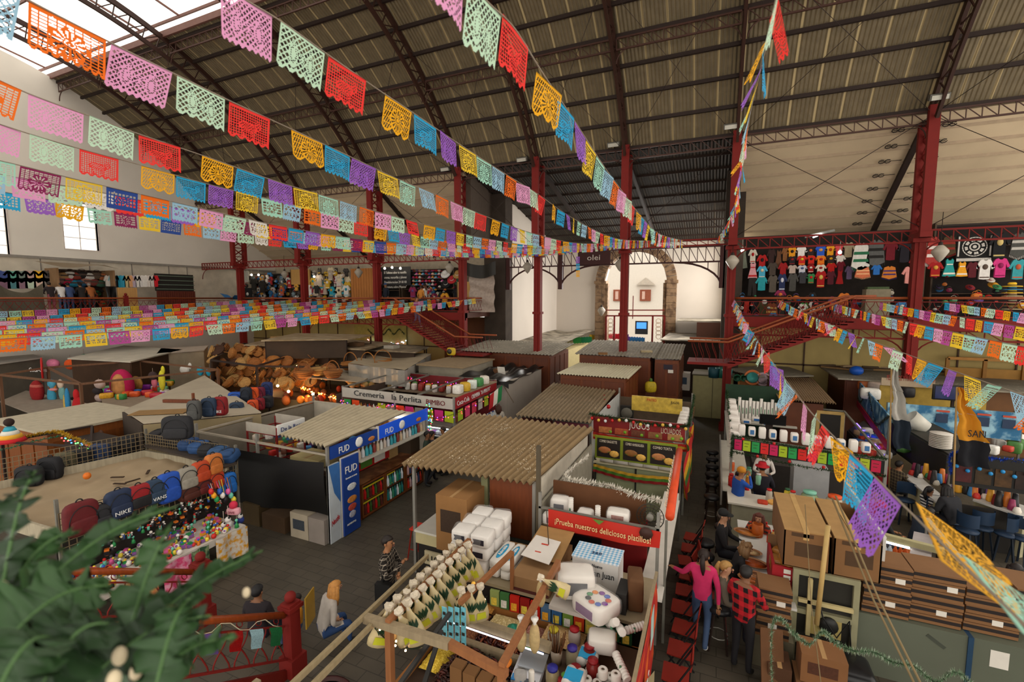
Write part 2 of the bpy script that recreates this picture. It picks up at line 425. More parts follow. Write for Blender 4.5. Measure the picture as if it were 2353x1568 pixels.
person('woman in a bright pink top and jeans walking away, dark ponytail',(-.02,7.9,0),-6,'walk','swing',top='C02A5C',legs='3A4C6A',shoes='D8D4CE',hair='241814',hs='pony',skin='tan',h=1.66,larm=((-.33,.06,1.2),(-.5,.2,1.16)))
t,J,ex=person('man in a red and black buffalo checked shirt standing at the counter end',(.58,7.55,0),-25,'stand','eat',topm=buffalo(),legs='161418',hair='1A1614',skin='dark',h=1.72,bulk=1.12)
BK=dict(pose='sit')
def dz(px,py,z):p=Zp(px,py,z);return p
person('bearded man in a black cap and black jacket seated at the white counter',(*dz(1660,1182,1.48).xy,0),-100,'sit','eat',top='1E1C1E',legs='1A1A20',hair='6A6058',skin='fair',h=1.78,seat=.62,bulk=1.15,hatc='1C1C1C')
person('woman with curly hair and a flower clip leaning over her plate at the counter',(*dz(1683,1246,1.36).xy,0),-85,'sit','eat',top='201E20',legs='22222A',hair='7A5C3C',hs='curly',skin='fair',h=1.62,seat=.62,lean=.35)
person('woman with a blond ponytail and grey-brown knitted sweater at the counter',(*dz(1656,1296,1.4).xy,0),-95,'sit','eat',top='5E5448',legs='2A2A34',hair='A88048',hs='pony',skin='fair',h=1.66,seat=.62,bulk=1.15,lean=.1)
person('woman with red hair in a striped orange sweater at the far end of the counter',(*dz(1748,1176,1.36).xy,0),165,'sit','eat',topm=M('B8442C',.9,.1,12,'bands',h2='4A3A34'),legs='2A2A34',hair='5A2C20',hs='long',skin='fair',h=1.62,seat=.6,lean=.25)
person('man in a blue jacket and mustard beanie standing in the aisle',(*dz(1690,1222,0).xy,0),-60,'stand','face',top='1E4A9A',legs='3A4E6E',hair='2A2018',hs=None,skin='tan',h=1.62,hatc='B8781E',bulk=1.1,lean=.1)
t,J,ex=person('woman in a long red coat seated at the juice counter',(*dz(1697,1085,1.4).xy,0),-20,'sit','eat',top='B01418',legs='8A1014',hair='241A16',hs='bun',skin='tan',h=1.6,seat=.62)
ex(nb(M('B01418',.85)).lathe([(.26,-.5),(.22,-.2),(.15,.05)],J['pel']+V((0,.02,0)),12),'coat_skirt')
person('man in a red hat, dark vest and red checked sleeves seated at the juice counter',(*dz(1752,1068,1.5).xy,0),-8,'sit','eat',top='24222A',legs='2C4468',hair='1E1612',skin='tan',h=1.72,seat=.62,bulk=1.25,hatc='A81420')
person('cook in white working inside the juice stall',(*dz(1757,1035,1.6).xy,0),180,'stand','eat',top='D8D0C8',legs='5A5A5A',hair='1A1614',skin='tan',h=1.6)
person('person in a red hooded top with a dark scarf seated at the taco counter',(*dz(2012,1128,1.35).xy,0),150,'sit','eat',top='B01A1E',legs='2A2A34',hair='181414',hs='short',skin='tan',h=1.66,seat=.55,bulk=1.2)
person('woman with black hair tied back in a printed black top at the taco counter',(*dz(2030,1165,1.35).xy,0),-70,'sit','eat',top='1C1C1E',legs='2A2A34',hair='141214',hs='bun',skin='tan',h=1.6,seat=.5)
person('person in a mint cap bending behind the lit shelf',(*dz(2048,1212,1.35).xy,0),100,'sit','eat',top='2A2A2E',legs='24242A',hair='1A1614',hs='short',skin='tan',h=1.6,seat=.5,hatc='A8B8AE',lean=.3)
person('man in a navy jacket bent over his phone',(*dz(2112,1168,1.35).xy,0),-60,'sit','phone',top='26303E',legs='2A2A34',hair='1A1614',hs='short',skin='tan',h=1.7,seat=.5,lean=.35,bulk=1.15)
person('person in a black hooded jacket hunched at the far counter',(*dz(2198,1130,1.4).xy,0),30,'sit','eat',top='26262A',legs='1E1E24',hair='1A1616',hs='long',skin='tan',h=1.72,seat=.6,bulk=1.3,lean=.3)
person('girl in a striped top sitting at the far counter',(*dz(2136,1115,1.3).xy,0),-60,'sit','eat',topm=M('D0CCC8',.9,.05,14,'bands',h2='242428'),legs='24242A',hair='141212',hs='pony',skin='dark',h=1.5,seat=.55)
person('man in a brown checked shirt at the far counter',(*dz(2066,1058,1.45).xy,0),-60,'sit','eat',topm=M('3A3028',.9,.1,12,'plaid',h2='8A7A5A'),legs='24242A',hair='1A1614',skin='tan',h=1.7,seat=.55)
person('person in red seated behind the man in the brown checked shirt',(*dz(2032,1050,1.4).xy,0),-40,'sit','eat',top='A01824',legs='24242A',hair='1A1614',skin='tan',h=1.66,seat=.55)
person('dark-haired woman with a yellow bag at the right edge',(*dz(2318,1290,1.4).xy,0),-50,'sit','eat',top='2A2420',legs='24242A',hair='1E1614',hs='long',skin='tan',h=1.65,seat=.5,lean=.3)
person('passer-by in black trousers whose legs show under the corrugated roof',(*Zp(993,1112,0).xy,0),-20,'walk','down',top='3A3438',legs='1A1A1E',shoes='241A1A',skin='tan',h=1.68)
person('man with dark hair passing the dairy counter',(*Zp(980,992,1.72).xy,0),-70,'stand','down',top='2E3A30',legs='22242A',hair='1A1614',skin='dark',h=1.72)
person('shopper half hidden beyond the dairy counter customer',(*Zp(1019,982,1.6).xy,0),120,'stand','down',top='5A4A44',legs='22242A',hair='2A1C16',skin='tan',h=1.6)
person('woman with long brown hair walking past the white cloth stall',(*Zp(1146,930,1.66).xy,0),10,'walk','down',top='B8B0A4',legs='2A2A34',hair='4A2E22',hs='long',skin='fair',h=1.64)
person('seated person in dark jeans half hidden behind the stair lattice',(-6.55,4.75,0),20,'sit','lap',top='241E22',legs='1E222C',hair='141214',skin='dark',h=1.68,seat=.35)
person('child in a mustard jacket behind the newel post',(-6.35,5.35,0),150,'sit','lap',top='B87A1E',legs='3A4A66',hair='241A16',skin='tan',h=1.15,seat=.25)
for k,(px,c,l,hr,lb)in enumerate(((120,'2A2224','8A4A54','1A1614','woman in a dark patterned top'),(144,'D0CCC8','3A5070','2A2220','man in a white shirt'),(163,'3A4A70','2A3A5A','1E1A18','person in blue and white'),(191,'24201E','1E1E24','181414','person in black'),(212,'9A5A2E','2A2A30','8A8078','grey-haired person in a rust jacket'))):
 p=Xp(px,700,-31.9);person(lb+' leaning at the handbag stall',(-31.9,p.y,5.0),90,'stand','eat',top=c,legs=l,hair=hr,h=1.66,lean=.25,group='shoppers at the handbag stall')
person('man in a dark coat and blue cap on the left gallery',(*Yp(887,680,24).xy,5.0),170,'stand','down',top='1E2430',legs='1E1E24',hair='2A2220',hatc='3A5A8A',h=1.74)
person('woman in white on the left gallery by the hat stall',(*Yp(977,680,23.2).xy,5.0),100,'stand','eat',top='D8D4CE',legs='3A3A44',hair='5A3A28',hs='long',h=1.62)
person('person with an orange backpack on the left gallery',(*Yp(968,700,22.6).xy,5.0),0,'stand','down',top='B8782E',legs='3A3A44',hair='3A2A20',h=1.5)
person('man in a white striped shirt and jeans descending the left staircase',Yp(958,753,21.0),-90,'walk','down',topm=M('D8D4CE',.9,.05,5,'bands',h2='8A4A48'),legs='4A5A78',shoes='C8C4BE',hair='3A2A22',h=1.66)
RED,DRED,WOODR=M('6C0F06',.75,.08),M('3B1410',.6,.1),M('8A4320',.45,.18,3,'wood')
IRON=M('281A14',.7,.15)
CX_=[-30.27,-24.25,-18.39,-12.57,-8.22,-3.91,.58,6.85,13.1]
YC,ZC,RR_=9.0,2.63,16.4
def arcz(y,r=RR_):return ZC+math.sqrt(max(0,r*r-(y-YC)**2))
mf=M('4C453A',.55,.22,1.3);nt=mf.node_tree
bk=nt.nodes.new('ShaderNodeTexBrick');bk.inputs['Scale'].default_value=1.1;bk.inputs['Mortar Size'].default_value=.008
bk.inputs['Color1'].default_value=(1,1,1,1);bk.inputs['Color2'].default_value=(.86,.86,.86,1);bk.inputs['Mortar'].default_value=(.45,.45,.45,1)
tc=nt.nodes.new('ShaderNodeTexCoord');nt.links.new(tc.outputs['Object'],bk.inputs['Vector'])
bs=nt.nodes['Principled BSDF'];lk=bs.inputs['Base Color'].links[0].from_socket
vm=nt.nodes.new('ShaderNodeVectorMath');vm.operation='MULTIPLY';nt.links.new(lk,vm.inputs[0]);nt.links.new(bk.outputs[0],vm.inputs[1]);nt.links.new(vm.outputs[0],bs.inputs['Base Color'])
struct(nb(mf).box(-36,16,-6,46,-.1,0),'floor')
def corr_mat(h,seam):
 m=M(h,.75,.2,1.1,'corr');nt=m.node_tree;b=nt.nodes['Principled BSDF']
 lk=b.inputs['Base Color'].links[0].from_socket
 tc=nt.nodes.new('ShaderNodeTexCoord');sx=nt.nodes.new('ShaderNodeSeparateXYZ');nt.links.new(tc.outputs['Object'],sx.inputs[0])
 def mt(op,a,v):
  n=nt.nodes.new('ShaderNodeMath');n.operation=op;nt.links.new(a,n.inputs[0]);n.inputs[1].default_value=v;return n.outputs[0]
 f=mt('LESS_THAN',mt('FRACT',mt('ADD',mt('MULTIPLY',sx.outputs[0],1.15),200.3),0),.09)
 fine=mt('MULTIPLY',mt('LESS_THAN',mt('FRACT',mt('ADD',mt('MULTIPLY',sx.outputs[0],7.0),500),0),.42),.22)
 ad=nt.nodes.new('ShaderNodeMath');ad.operation='MAXIMUM';nt.links.new(f,ad.inputs[0]);nt.links.new(fine,ad.inputs[1])
 mx=nt.nodes.new('ShaderNodeMix');mx.data_type='RGBA';nt.links.new(ad.outputs[0],mx.inputs[0]);nt.links.new(lk,mx.inputs[6]);mx.inputs[7].default_value=lin(seam)
 nt.links.new(mx.outputs[2],b.inputs['Base Color']);return m
CORR=corr_mat('685B45','A8946C')
def roof_side(y0,y1,name,x0=-36,x1=15):
 n=24;b=nb(CORR)
 for i in range(n):
  a,c=y0+(y1-y0)*i/n,y0+(y1-y0)*(i+1)/n
  b.quad((x0,a,arcz(a)),(x1,a,arcz(a)),(x1,c,arcz(c)),(x0,c,arcz(c)))
  b.quad((x0,a,arcz(a)+.05),(x0,c,arcz(c)+.05),(x1,c,arcz(c)+.05),(x1,a,arcz(a)+.05))
 struct(b,name)
SKY0,SKY1=14.4,3.6
roof_side(22.0,SKY0,'ceiling')
roof_side(SKY1,-4.0,'ceiling_near')
g=M('E8EAE8',.3,0,5,'glass',alpha=.22)
b=nb(g);n=6
for i in range(n):
 a,c=SKY1+(SKY0-SKY1)*i/n,SKY1+(SKY0-SKY1)*(i+1)/n
 b.quad((-36,a,arcz(a)+.7),(15,a,arcz(a)+.7),(15,c,arcz(c)+.7),(-36,c,arcz(c)+.7))
struct(b,'window_1')
b=nb(M('6E4A40',.6))
for y in(SKY0,11.6,9,6.4,SKY1):b.bar((-36,y,arcz(y)+.55),(15,y,arcz(y)+.55),.07,.12)
x=-35
while x<14:
 b.bar((x,SKY0,arcz(SKY0)+.6),(x,9,arcz(9)+.6),.05,.08);b.bar((x,9,arcz(9)+.6),(x,SKY1,arcz(SKY1)+.6),.05,.08);x+=3
b.box(-36,15,SKY0-.05,SKY0+.05,arcz(SKY0)-.1,arcz(SKY0)+.18);b.box(-36,15,SKY1-.05,SKY1+.05,arcz(SKY1)-.1,arcz(SKY1)+.18)
struct(b,'trim_1')
def rib(xc,ya,yb,name,m1,r1=16.28,r2=15.55,n=30,w=.16):
 b=nb(m1);pts=[]
 for i in range(n+1):
  t=ya+(yb-ya)*i/n
  a=math.asin(max(-1,min(1,(t-YC)/RR_)))
  pts.append((V((xc,YC+r1*math.sin(a),ZC+r1*math.cos(a))),V((xc,YC+r2*math.sin(a),ZC+r2*math.cos(a)))))
 for i in range(n):
  b.bar(pts[i][0],pts[i+1][0],w+.06,.12,X_);b.bar(pts[i][1],pts[i+1][1],w+.02,.1,X_)
  b.bar(pts[i][0],pts[i+1][1],.04);b.bar(pts[i][1],pts[i][0],.04)
 struct(b,name)
RIBM=M('32190F',.6,.15)
k=0
for xc in CX_:
 k+=1;rib(xc,22.0,-4.0,'trim_rib_%d'%k,RIBM,n=44)
def girder(b,p,q,dep,n,w=.07,br=0):
 """lattice girder: chords, posts and diagonals; br = curved brackets at both ends"""
 p,q=V(p),V(q);d=V((0,0,-dep))
 b.bar(p,q,w,w*1.1);b.bar(p+d,q+d,w,w*1.1)
 for i in range(n+1):
  a=p.lerp(q,i/n);b.bar(a,a+d,w*.5,w*.5,X_ if abs((q-p).y)>.5 else Y_)
  if i<n:b.bar(a,p.lerp(q,(i+1)/n)+d,w*.45,w*.45,Y_)
 if br:
  for e,s in((p,q),(q,p)):
   dr=(s-e).normalized()
   b.tube([e+d+dr*(br*(1-math.cos(t)))*1.0+V((0,0,-br*(1-math.sin(t))))for t in[pi/2*j/6 for j in range(7)]],w*.45,4)
b=nb(IRON);lat=nb(M('42261C',.6))
a0=math.asin((22-YC)/RR_)
for i in range(0,9):
 a=a0-i*1.15/RR_
 for sgn in(1,-1):
  y,z=YC+sgn*16.32*math.sin(a),ZC+16.32*math.cos(a)
  b.bar((-35,y,z),(14.5,y,z),.1,.14)
  if i in(0,4,8)and(sgn>0 or i==8):
   y,z=YC+sgn*16.2*math.sin(a),ZC+16.2*math.cos(a)
   for c in range(len(CX_)):
    x0=CX_[c-1]if c else-34.4
    girder(lat,(x0+.1,y,z-.02),(CX_[c]-.1,y,z-.02),.42,max(6,int((CX_[c]-x0)/.42)),.055,.5)
struct(b,'trim_purlins');struct(lat,'trim_lattice_purlins')
b=nb(IRON)
for c in range(1,len(CX_)):
 x0,x1=CX_[c-1],CX_[c]
 for(ya,za,yb,zb)in((21.9,12.3,17,16.6),(21.9,8.3,22,12.3)):
  b.tube([(x0,ya-.3,za),(x1,yb-.3,zb)],.012,4);b.tube([(x1,ya-.3,za),(x0,yb-.3,zb)],.012,4)
struct(b,'trim_bracing_rods')
names=['standing first from the white end wall','standing second from the white end wall','standing third from the white end wall','standing beside the left staircase','in front of the plain transept wall, rising from a kiosk roof','crossing the arched street door, rising from a kiosk roof','beside the right staircase, at the corner of the clothes wall','between the two clothes stalls on the right gallery']
for i,xc in enumerate(CX_[:8]):
 t=T('iron_column','dark red iron column '+names[i],'column',(xc,22,0),group='iron columns of the nave')
 P(nb(RED).box(xc-.17,xc+.17,21.83,22.17,0,8.1).box(xc-.05,xc+.05,21.79,22.21,0,8.1),'shaft',t)
 P(nb(RED).box(xc-.26,xc+.26,21.74,22.26,7.85,8.0).box(xc-.22,xc+.22,21.78,22.22,5.0,5.12).box(xc-.24,xc+.24,21.76,22.24,0,.3),'capital',t)
 b=nb(RED)
 for yy in(21.55,22.4):b.box(xc-.16,xc+.16,yy-.09,yy+.09,8.0,12.6)
 z=8.05
 while z<12.3:
  b.bar((xc,21.55,z),(xc,22.4,z+.6),.06,.06,X_);b.bar((xc,22.4,z),(xc,21.55,z+.6),.05,.05,X_);b.bar((xc,21.55,z),(xc,22.4,z),.05,.05,X_);z+=.6
 b.box(xc-.18,xc+.18,21.4,22.5,8.0,8.2)
 P(b,'lattice',t)
b=nb(RED)
for c in range(len(CX_)):
 x0=CX_[c-1]if c else-34.4;x1=CX_[c]
 if-12.6<=x0<.5:girder(b,(x0+.1,22,8.35),(x1-.1,22,8.35),.25,10,.06)
 else:girder(b,(x0+.1,22,8.3),(x1-.1,22,8.3),.42,14,.06,.7)
struct(b,'trim_gallery_girder')
WALLW=M('DCD4C8',.9,.06,.6)
def strips(b,X,ys,z0,ztop,holes,t=.3):
 for a,c in zip(ys[:-1],ys[1:]):
  m=(a+c)/2;segs=[(z0,None)]
  hs=sorted([(h[2],h[3])for h in holes if h[0]<m<h[1]]);lo=z0
  for h0,h1 in hs:b.box(X-t,X,a,c,lo,h0);lo=h1
  za,zc=ztop(a),ztop(c)
  b.hexa([(X-t,a,lo),(X,a,lo),(X,c,lo),(X-t,c,lo),(X-t,a,za),(X,a,za),(X,c,zc),(X-t,c,zc)])
GX=-34.5
def gtop(y):return arcz(y)if y<=22 else 12.6-(y-22)*.575
w1a,w1b=Xp(140,460,GX),Xp(228,577,GX);w2a,w2b=Xp(-60,455,GX),Xp(24,597,GX);w3a,w3b=Xp(-60,606,GX),Xp(34,655,GX)
holes=[(w1a.y,w1b.y,w1b.z,w1a.z),(w2a.y,w2b.y,w2b.z,w2a.z),(w3a.y,w3b.y,w3b.z,w3a.z)]
ys=sorted([-4,22,28.4]+[h[0]for h in holes]+[h[1]for h in holes]+[-4+.8*i for i in range(1,40)])
b=nb(WALLW);strips(b,GX,ys,0,gtop,holes);struct(b,'wall_left')
for i,h in enumerate(holes):
 pane=nb(M('F4F6F6',.4,0,5,'glass',alpha=.3)).box(GX-.2,GX-.19,h[0],h[1],h[2],h[3])
 struct(pane,'window_%d'%(i+2))
 fr=nb(M('D0C4BC',.6));e=.06
 fr.box(GX-.22,GX+.02,h[0]-e,h[0],h[2]-e,h[3]+e).box(GX-.22,GX+.02,h[1],h[1]+e,h[2]-e,h[3]+e).box(GX-.22,GX+.02,h[0],h[1],h[3],h[3]+e).box(GX-.22,GX+.02,h[0],h[1],h[2]-e,h[2])
 for j in(1,2,3):z=h[2]+(h[3]-h[2])*j/4;fr.box(GX-.2,GX-.17,h[0],h[1],z-.015,z+.015)
 z=(h[0]+h[1])/2;fr.box(GX-.2,GX-.17,z-.015,z+.015,h[2],h[3])
 struct(fr,'trim_window_%d'%(i+2))
struct(nb(M('8C857C',.8)).box(GX,GX+.16,-4,28.2,7.98,8.12),'trim_cornice')
b=nb(M('CABFAC',.9,.15,2)).box(GX,GX+.05,-4,28.2,4.6,7.98)
b.mat(M('77706A',.8))
for y in(13.2,15.4,17.6,19.8,21):b.box(GX+.05,GX+.09,y,y+.03,6.9,7.98)
struct(b,'wall_left_lower')
def lean(x0,x1,y1,z1,m,ridge,name,step=.78,rh=.05):
 b=nb(m);L_=V((0,y1-22,z1-12.45));n=int(L_.length/step);d=L_/n;base=V((0,22,12.45))
 for i in range(n):
  p,q=base+d*i,base+d*(i+1);o=V((0,-.02,-.06));e=d*.1
  b.quad((x0,q.y,q.z),(x1,q.y,q.z),(x1,p.y,p.z),(x0,p.y,p.z))
  b.mat(ridge).quad((x0,*(q)[1:]),(x1,*(q)[1:]),(x1,*(q-e+o)[1:]),(x0,*(q-e+o)[1:])).quad((x0,*(q-e+o)[1:]),(x1,*(q-e+o)[1:]),(x1,*(q-2*e)[1:]),(x0,*(q-2*e)[1:]));b.mat(m)
 up=V((0,0,.1));b.quad((x0,22,12.6),(x1,22,12.6),(x1,y1,z1+.15),(x0,y1,z1+.15));struct(b,name)
CREAM=M('CDB898',.85,.1,.7)
lean(-34.6,-12.4,28.4,8.85,CREAM,M('A8937A',.85),'ceiling_left_aisle')
lean(.7,15,28.4,8.85,CREAM,M('A8937A',.85),'ceiling_right_aisle')
lean(-12.4,.7,35.2,9.75,corr_mat('2E2822','4A3E30'),IRON,'ceiling_transept',1.3)
b=nb(IRON)
for xc in CX_:b.bar((xc,22.2,12.25),(xc,28.2,8.75),.2,.16)if not-12<xc<.5 else b.bar((xc,22.2,12.2),(xc,35,9.55),.14,.2)
struct(b,'trim_rafters')
b=nb(M('2A2420',.9))
for i in range(9):
 for s in(-1,1):
  t=(i+.5)/9;c=V((6.85+s*.55,22.1+6.2*t,12.33-3.57*t));dz=V((0,.87,-.5))*.16
  for q in(0,1):b.tube([c+X_*(s*(.1+.2*q)+.1*math.cos(u))+dz*(.6*math.sin(u))for u in[.9*j for j in range(7)]],.018,4,False)
  b.bar(c-X_*.35,c+X_*.35,.02)
struct(b,'trim_stencil_scrolls')
YEL=M('B29C62',.8,.15,1)
for x0,x1,nm in((-34.5,-12.4,'left'),(.7,15,'right')):
 struct(nb(M('B8AA94',.9,.15)).box(x0,x1,28.3,28.5,4.6,9.2),'wall_far_upper_'+nm)
 b=nb(YEL).box(x0,x1,26.0,26.2,0,4.6);b.mat(M('4A3322',.7))
 x=x0+1.4
 while x<x1-.5:b.box(x,x+.06,25.95,26,0,4.6);x+=1.9
 b.box(x0,x1,25.95,26,2.55,2.62)
 struct(b,'wall_far_lower_'+nm)
 struct(nb(M('4B2A20',.7)).box(x0,x1,22,28.4,4.72,5.0).mat(RED).box(x0,x1,21.9,22.02,4.6,5.02),'floor_gallery_'+nm)
 b=nb(RED);c=[v for v in CX_ if x0-.5<v<x1+.5]+([x0]if nm=='left' else[x1]);c.sort()
 for u,v in zip(c[:-1],c[1:]):girder(b,(u+.1,22.1,4.6),(v-.1,22.1,4.6),.35,12,.06,.9)
 struct(b,'trim_gallery_edge_'+nm)
struct(nb(M('4B2A20',.7)).box(-34.5,-30.9,-4,22,4.72,5.0),'floor_gallery_end')
struct(nb(M('6A3A18',.6,.15,2,'wood')).box(-16.2,-12.75,25.85,25.94,0,4.55),'wall_far_boarding');a_,e_=Yp(1010,730,25.8),Yp(1046,822,25.8);struct(nb(M('3E1C10',.6)).box(-13.9,-12.95,25.8,25.86,0,3.6),'door_1')
TW=M('D2C8BC',.9,.05,.5)
ac,ar,az=-5.45,2.25,7.0
b=nb(TW);Yb=35.0
def boxw(x0,x1,z0,z1):b.box(x0,x1,Yb,Yb+.5,z0,z1)
boxw(-11.6,ac-ar,0,11);boxw(ac+ar,.9,0,11)
for i in range(16):
 a,c=-ar+2*ar*i/16,-ar+2*ar*(i+1)/16
 za,zc=az+math.sqrt(max(0,ar*ar-a*a)),az+math.sqrt(max(0,ar*ar-c*c))
 b.hexa([(ac+a,Yb,za),(ac+c,Yb,zc),(ac+c,Yb+.5,zc),(ac+a,Yb+.5,za),(ac+a,Yb,11),(ac+c,Yb,11),(ac+c,Yb+.5,11),(ac+a,Yb+.5,11)])
struct(b,'wall_back')
struct(nb(TW).box(-11.9,-11.5,25.6,35.5,0,11.5),'wall_transept_left');struct(nb(TW).box(.75,1.1,25.6,27.2,0,11.5).box(.75,1.1,34.3,35.5,0,11.5).box(.75,1.1,27.2,34.3,0,4.8).box(.75,1.1,27.2,34.3,10.8,11.5).box(.75,1.1,30.5,30.9,4.8,10.8),'wall_transept_right')  # openings in this edge-on right wall are invented, letting sky brighten the transept
struct(nb(M('E8EAE8',.3,0,5,'glass',alpha=.12)).box(.9,.92,27.2,34.3,4.8,10.8),'window_5')  # pane of the invented opening, unseen from the camera
struct(nb(M('4A3E34',.9)).box(-12.5,-12.2,22.3,28.4,8.8,12.4).box(.6,.8,22.3,28.4,8.8,12.4),'wall_transept_spandrels')
STONE=M('8E7256',.9,.25,3,'patch',h2='5C4634')
b=nb(STONE)
for s in(-1,1):
 z=0
 while z<az-.01:b.box(ac+s*(ar+.32)-.34,ac+s*(ar+.32)+.34,Yb-.22,Yb+.55,z,min(az,z+.48));z+=.5
 b.box(ac+s*(ar+.3)-.45,ac+s*(ar+.3)+.45,Yb-.28,Yb+.6,az-.12,az+.1)
 b.box(ac+s*(ar-.12)-.14,ac+s*(ar-.12)+.14,Yb-.1,Yb+.5,0,az-.1)
for i in range(21):
 t0,t1=pi*i/21+.008,pi*(i+1)/21-.008
 q=[(ac+r*math.cos(t),y,az+r*math.sin(t))for y in(Yb-.22,Yb+.55)for r,t in((ar-.02,t0),(ar+.66,t0),(ar+.66,t1),(ar-.02,t1))]
 b.hexa(q)
struct(b,'trim_stone_arch')
PIER=M('3E342C',.9,.25,2)
for x0,x1,nm in((-12.75,-11.35,'left'),(.3,1.15,'right')):struct(nb(PIER).box(x0,x1,24.9,25.9,0,12),'wall_pier_'+nm)
b=nb(DRED);p0,p1=V((-11.2,25.0,8.35)),V((.25,25.0,8.35))
girder(b,p0,p1,.75,30,.07)
for xm in(-11.2,-8.0,.25):
 for s in(1,-1):
  if(xm<-11 and s<0)or(xm>0 and s>0):continue
  b.tube([(xm+s*2.2*(1-math.cos(t)),25,7.6-1.3*(1-math.sin(t)))for t in[pi/2*j/8 for j in range(9)]],.05,5)
  for j in(2,4,6):t=pi/2*j/8;xx=xm+s*2.2*(1-math.cos(t));b.bar((xx,25,7.6-1.3*(1-math.sin(t))),(xx,25,7.6),.04,.04,Y_)
 b.box(xm-.12,xm+.12,24.9,25.1,6.3,8.35)
struct(b,'trim_transept_girder')
t=T('name_plate','dark red plate with cut-out letters on the transept girder','sign',(-6.0,24.9,7.6))
P(nb(DRED).box(-6.95,-5.2,24.86,24.92,7.62,8.35),'plate',t)
txt('olei',(-6.45,24.85,7.85),X_,Z_,.3,M('D8CFC4',.8),t,.7,'cut_letters')
t=T('street_building','bright pale building with a wooden window across the street, seen through the stone arch','building',(-7,56,0))
P(nb(M('D9D2C8',.9,.03)).box(-26,10,56,57,0,22),'facade',t)
for px in(1483,1422):
 a,c=Yp(px-12,666,55.95),Yp(px+12,692,55.95)
 w=P(nb(M('8A4A34',.7)).box(a.x,c.x,55.8,56,c.z,a.z).mat(M('C9A79A',.6)).box(a.x+.25,a.x+.62*(c.x-a.x)/1.3,55.75,55.82,c.z+.2,a.z-.2),'window',t)
P(nb(M('B9AFA2',.9)).add([Yp(1462,655,55.9),Yp(1506,655,55.9),Yp(1484,638,55.9),Yp(1462,655,55.5),Yp(1506,655,55.5),Yp(1484,638,55.5)],[(0,1,2),(5,4,3),(0,3,4,1),(1,4,5,2),(2,5,3,0)]),'pediment',t)
struct(nb(M('9A948C',.9)).box(-40,20,46,60,-.12,-.02),'ground_street')
b=nb(RED)
for px in(1393,1412,1500,1527):p=Yp(px,730,34.7);b.box(p.x-.06,p.x+.06,34.65,34.75,0,p.z+.1)
a,c=Yp(1393,713,34.7),Yp(1527,713,34.7);b.bar(a,c,.08);a,c=Yp(1393,726,34.7),Yp(1527,726,34.7);b.bar(a,c,.1);a=Yp(1455,680,34.7);b.box(a.x-.03,a.x+.03,34.68,34.72,a.z-1.7,a.z)
b.mat(M('A8876A',.6))
for px in(1403,1513):
 for k in range(5):p=Yp(px,738+9*k,34.7);b.tube([p+V((.18*math.cos(u),0,.18*math.sin(u)))for u in[.9*j for j in range(8)]],.02,4,False)
one(b,'entrance_gate','open red gate frame with scrollwork standing under the stone arch','gate')
t=T('street_sign','small lit blue screen sign in the street entrance','sign',Yp(1474,760,34))
a,c=Yp(1463,741,34),Yp(1485,756,34)
P(nb(M('2A2A2A')).box(a.x-.1,c.x+.1,34,34.1,c.z-.4,a.z+.1),'casing',t);P(nb(M('3A78D8',.4,0,emit=.8)).box(a.x,c.x,33.97,34,c.z,a.z),'screen',t)
def balustrade(p,q,label,posts=()):
 p,q=V(p),V(q);Ln=(q-p).length;d=(q-p)/Ln
 t=T('balustrade',label,'railing',p,group='gallery balustrades')
 P(nb(WOODR).tube([p+Z_*.8,q+Z_*.8],.05,8),'handrail',t)
 b=nb(RED).bar(p+Z_*.66,q+Z_*.66,.03).bar(p+Z_*.12,q+Z_*.12,.03)
 n=int(Ln/.32)
 for i in range(n):
  o=p+d*(i+.5)*Ln/n
  for s in(1,-1):b.tube([o+d*(s*.14*math.cos(u*pi))+Z_*(.12+.54*u)for u in(0,.25,.5,.75,1)],.011,4,False)
 P(b,'lattice',t)
 for x in posts:
  o=p+d*x;P(nb(RED).box(o.x-.09,o.x+.09,o.y-.09,o.y+.09,o.z,o.z+.95).ball(o+Z_*1.02,.08),'post',t)
for i in range(len(CX_)):
 x0=CX_[i-1]if i else-30.9;x1=CX_[i]
 if x1<=-12.5 or x0>=.5:
  if x1<-30 or(x0<-18 and x1>-13):continue
  if x1>13:x1=12.6
  balustrade((x0+.2,22,5.0),(x1-.2,22,5.0),'brown-capped red balustrade on the gallery '+('edge, from first to second column','edge, from second to third column','','','','','beside the right staircase','under the calendar blanket')[i-1])
balustrade((-18.2,22,5.0),(-16.2,22,5.0),'short brown-capped balustrade at the head of the left staircase')
balustrade((-15.3,22,5.0),(-12.8,22,5.0),'brown-capped balustrade on the gallery between the left staircase and the column')
balustrade((-12.4,24.6,5.0),(-12.4,22.1,5.0),'dark balustrade return with oval bars beside the stone pier')
balustrade((-30.9,2,5.0),(-30.9,21.8,5.0),'long brown-capped balustrade along the end gallery with red posts',(7.5,13.4))
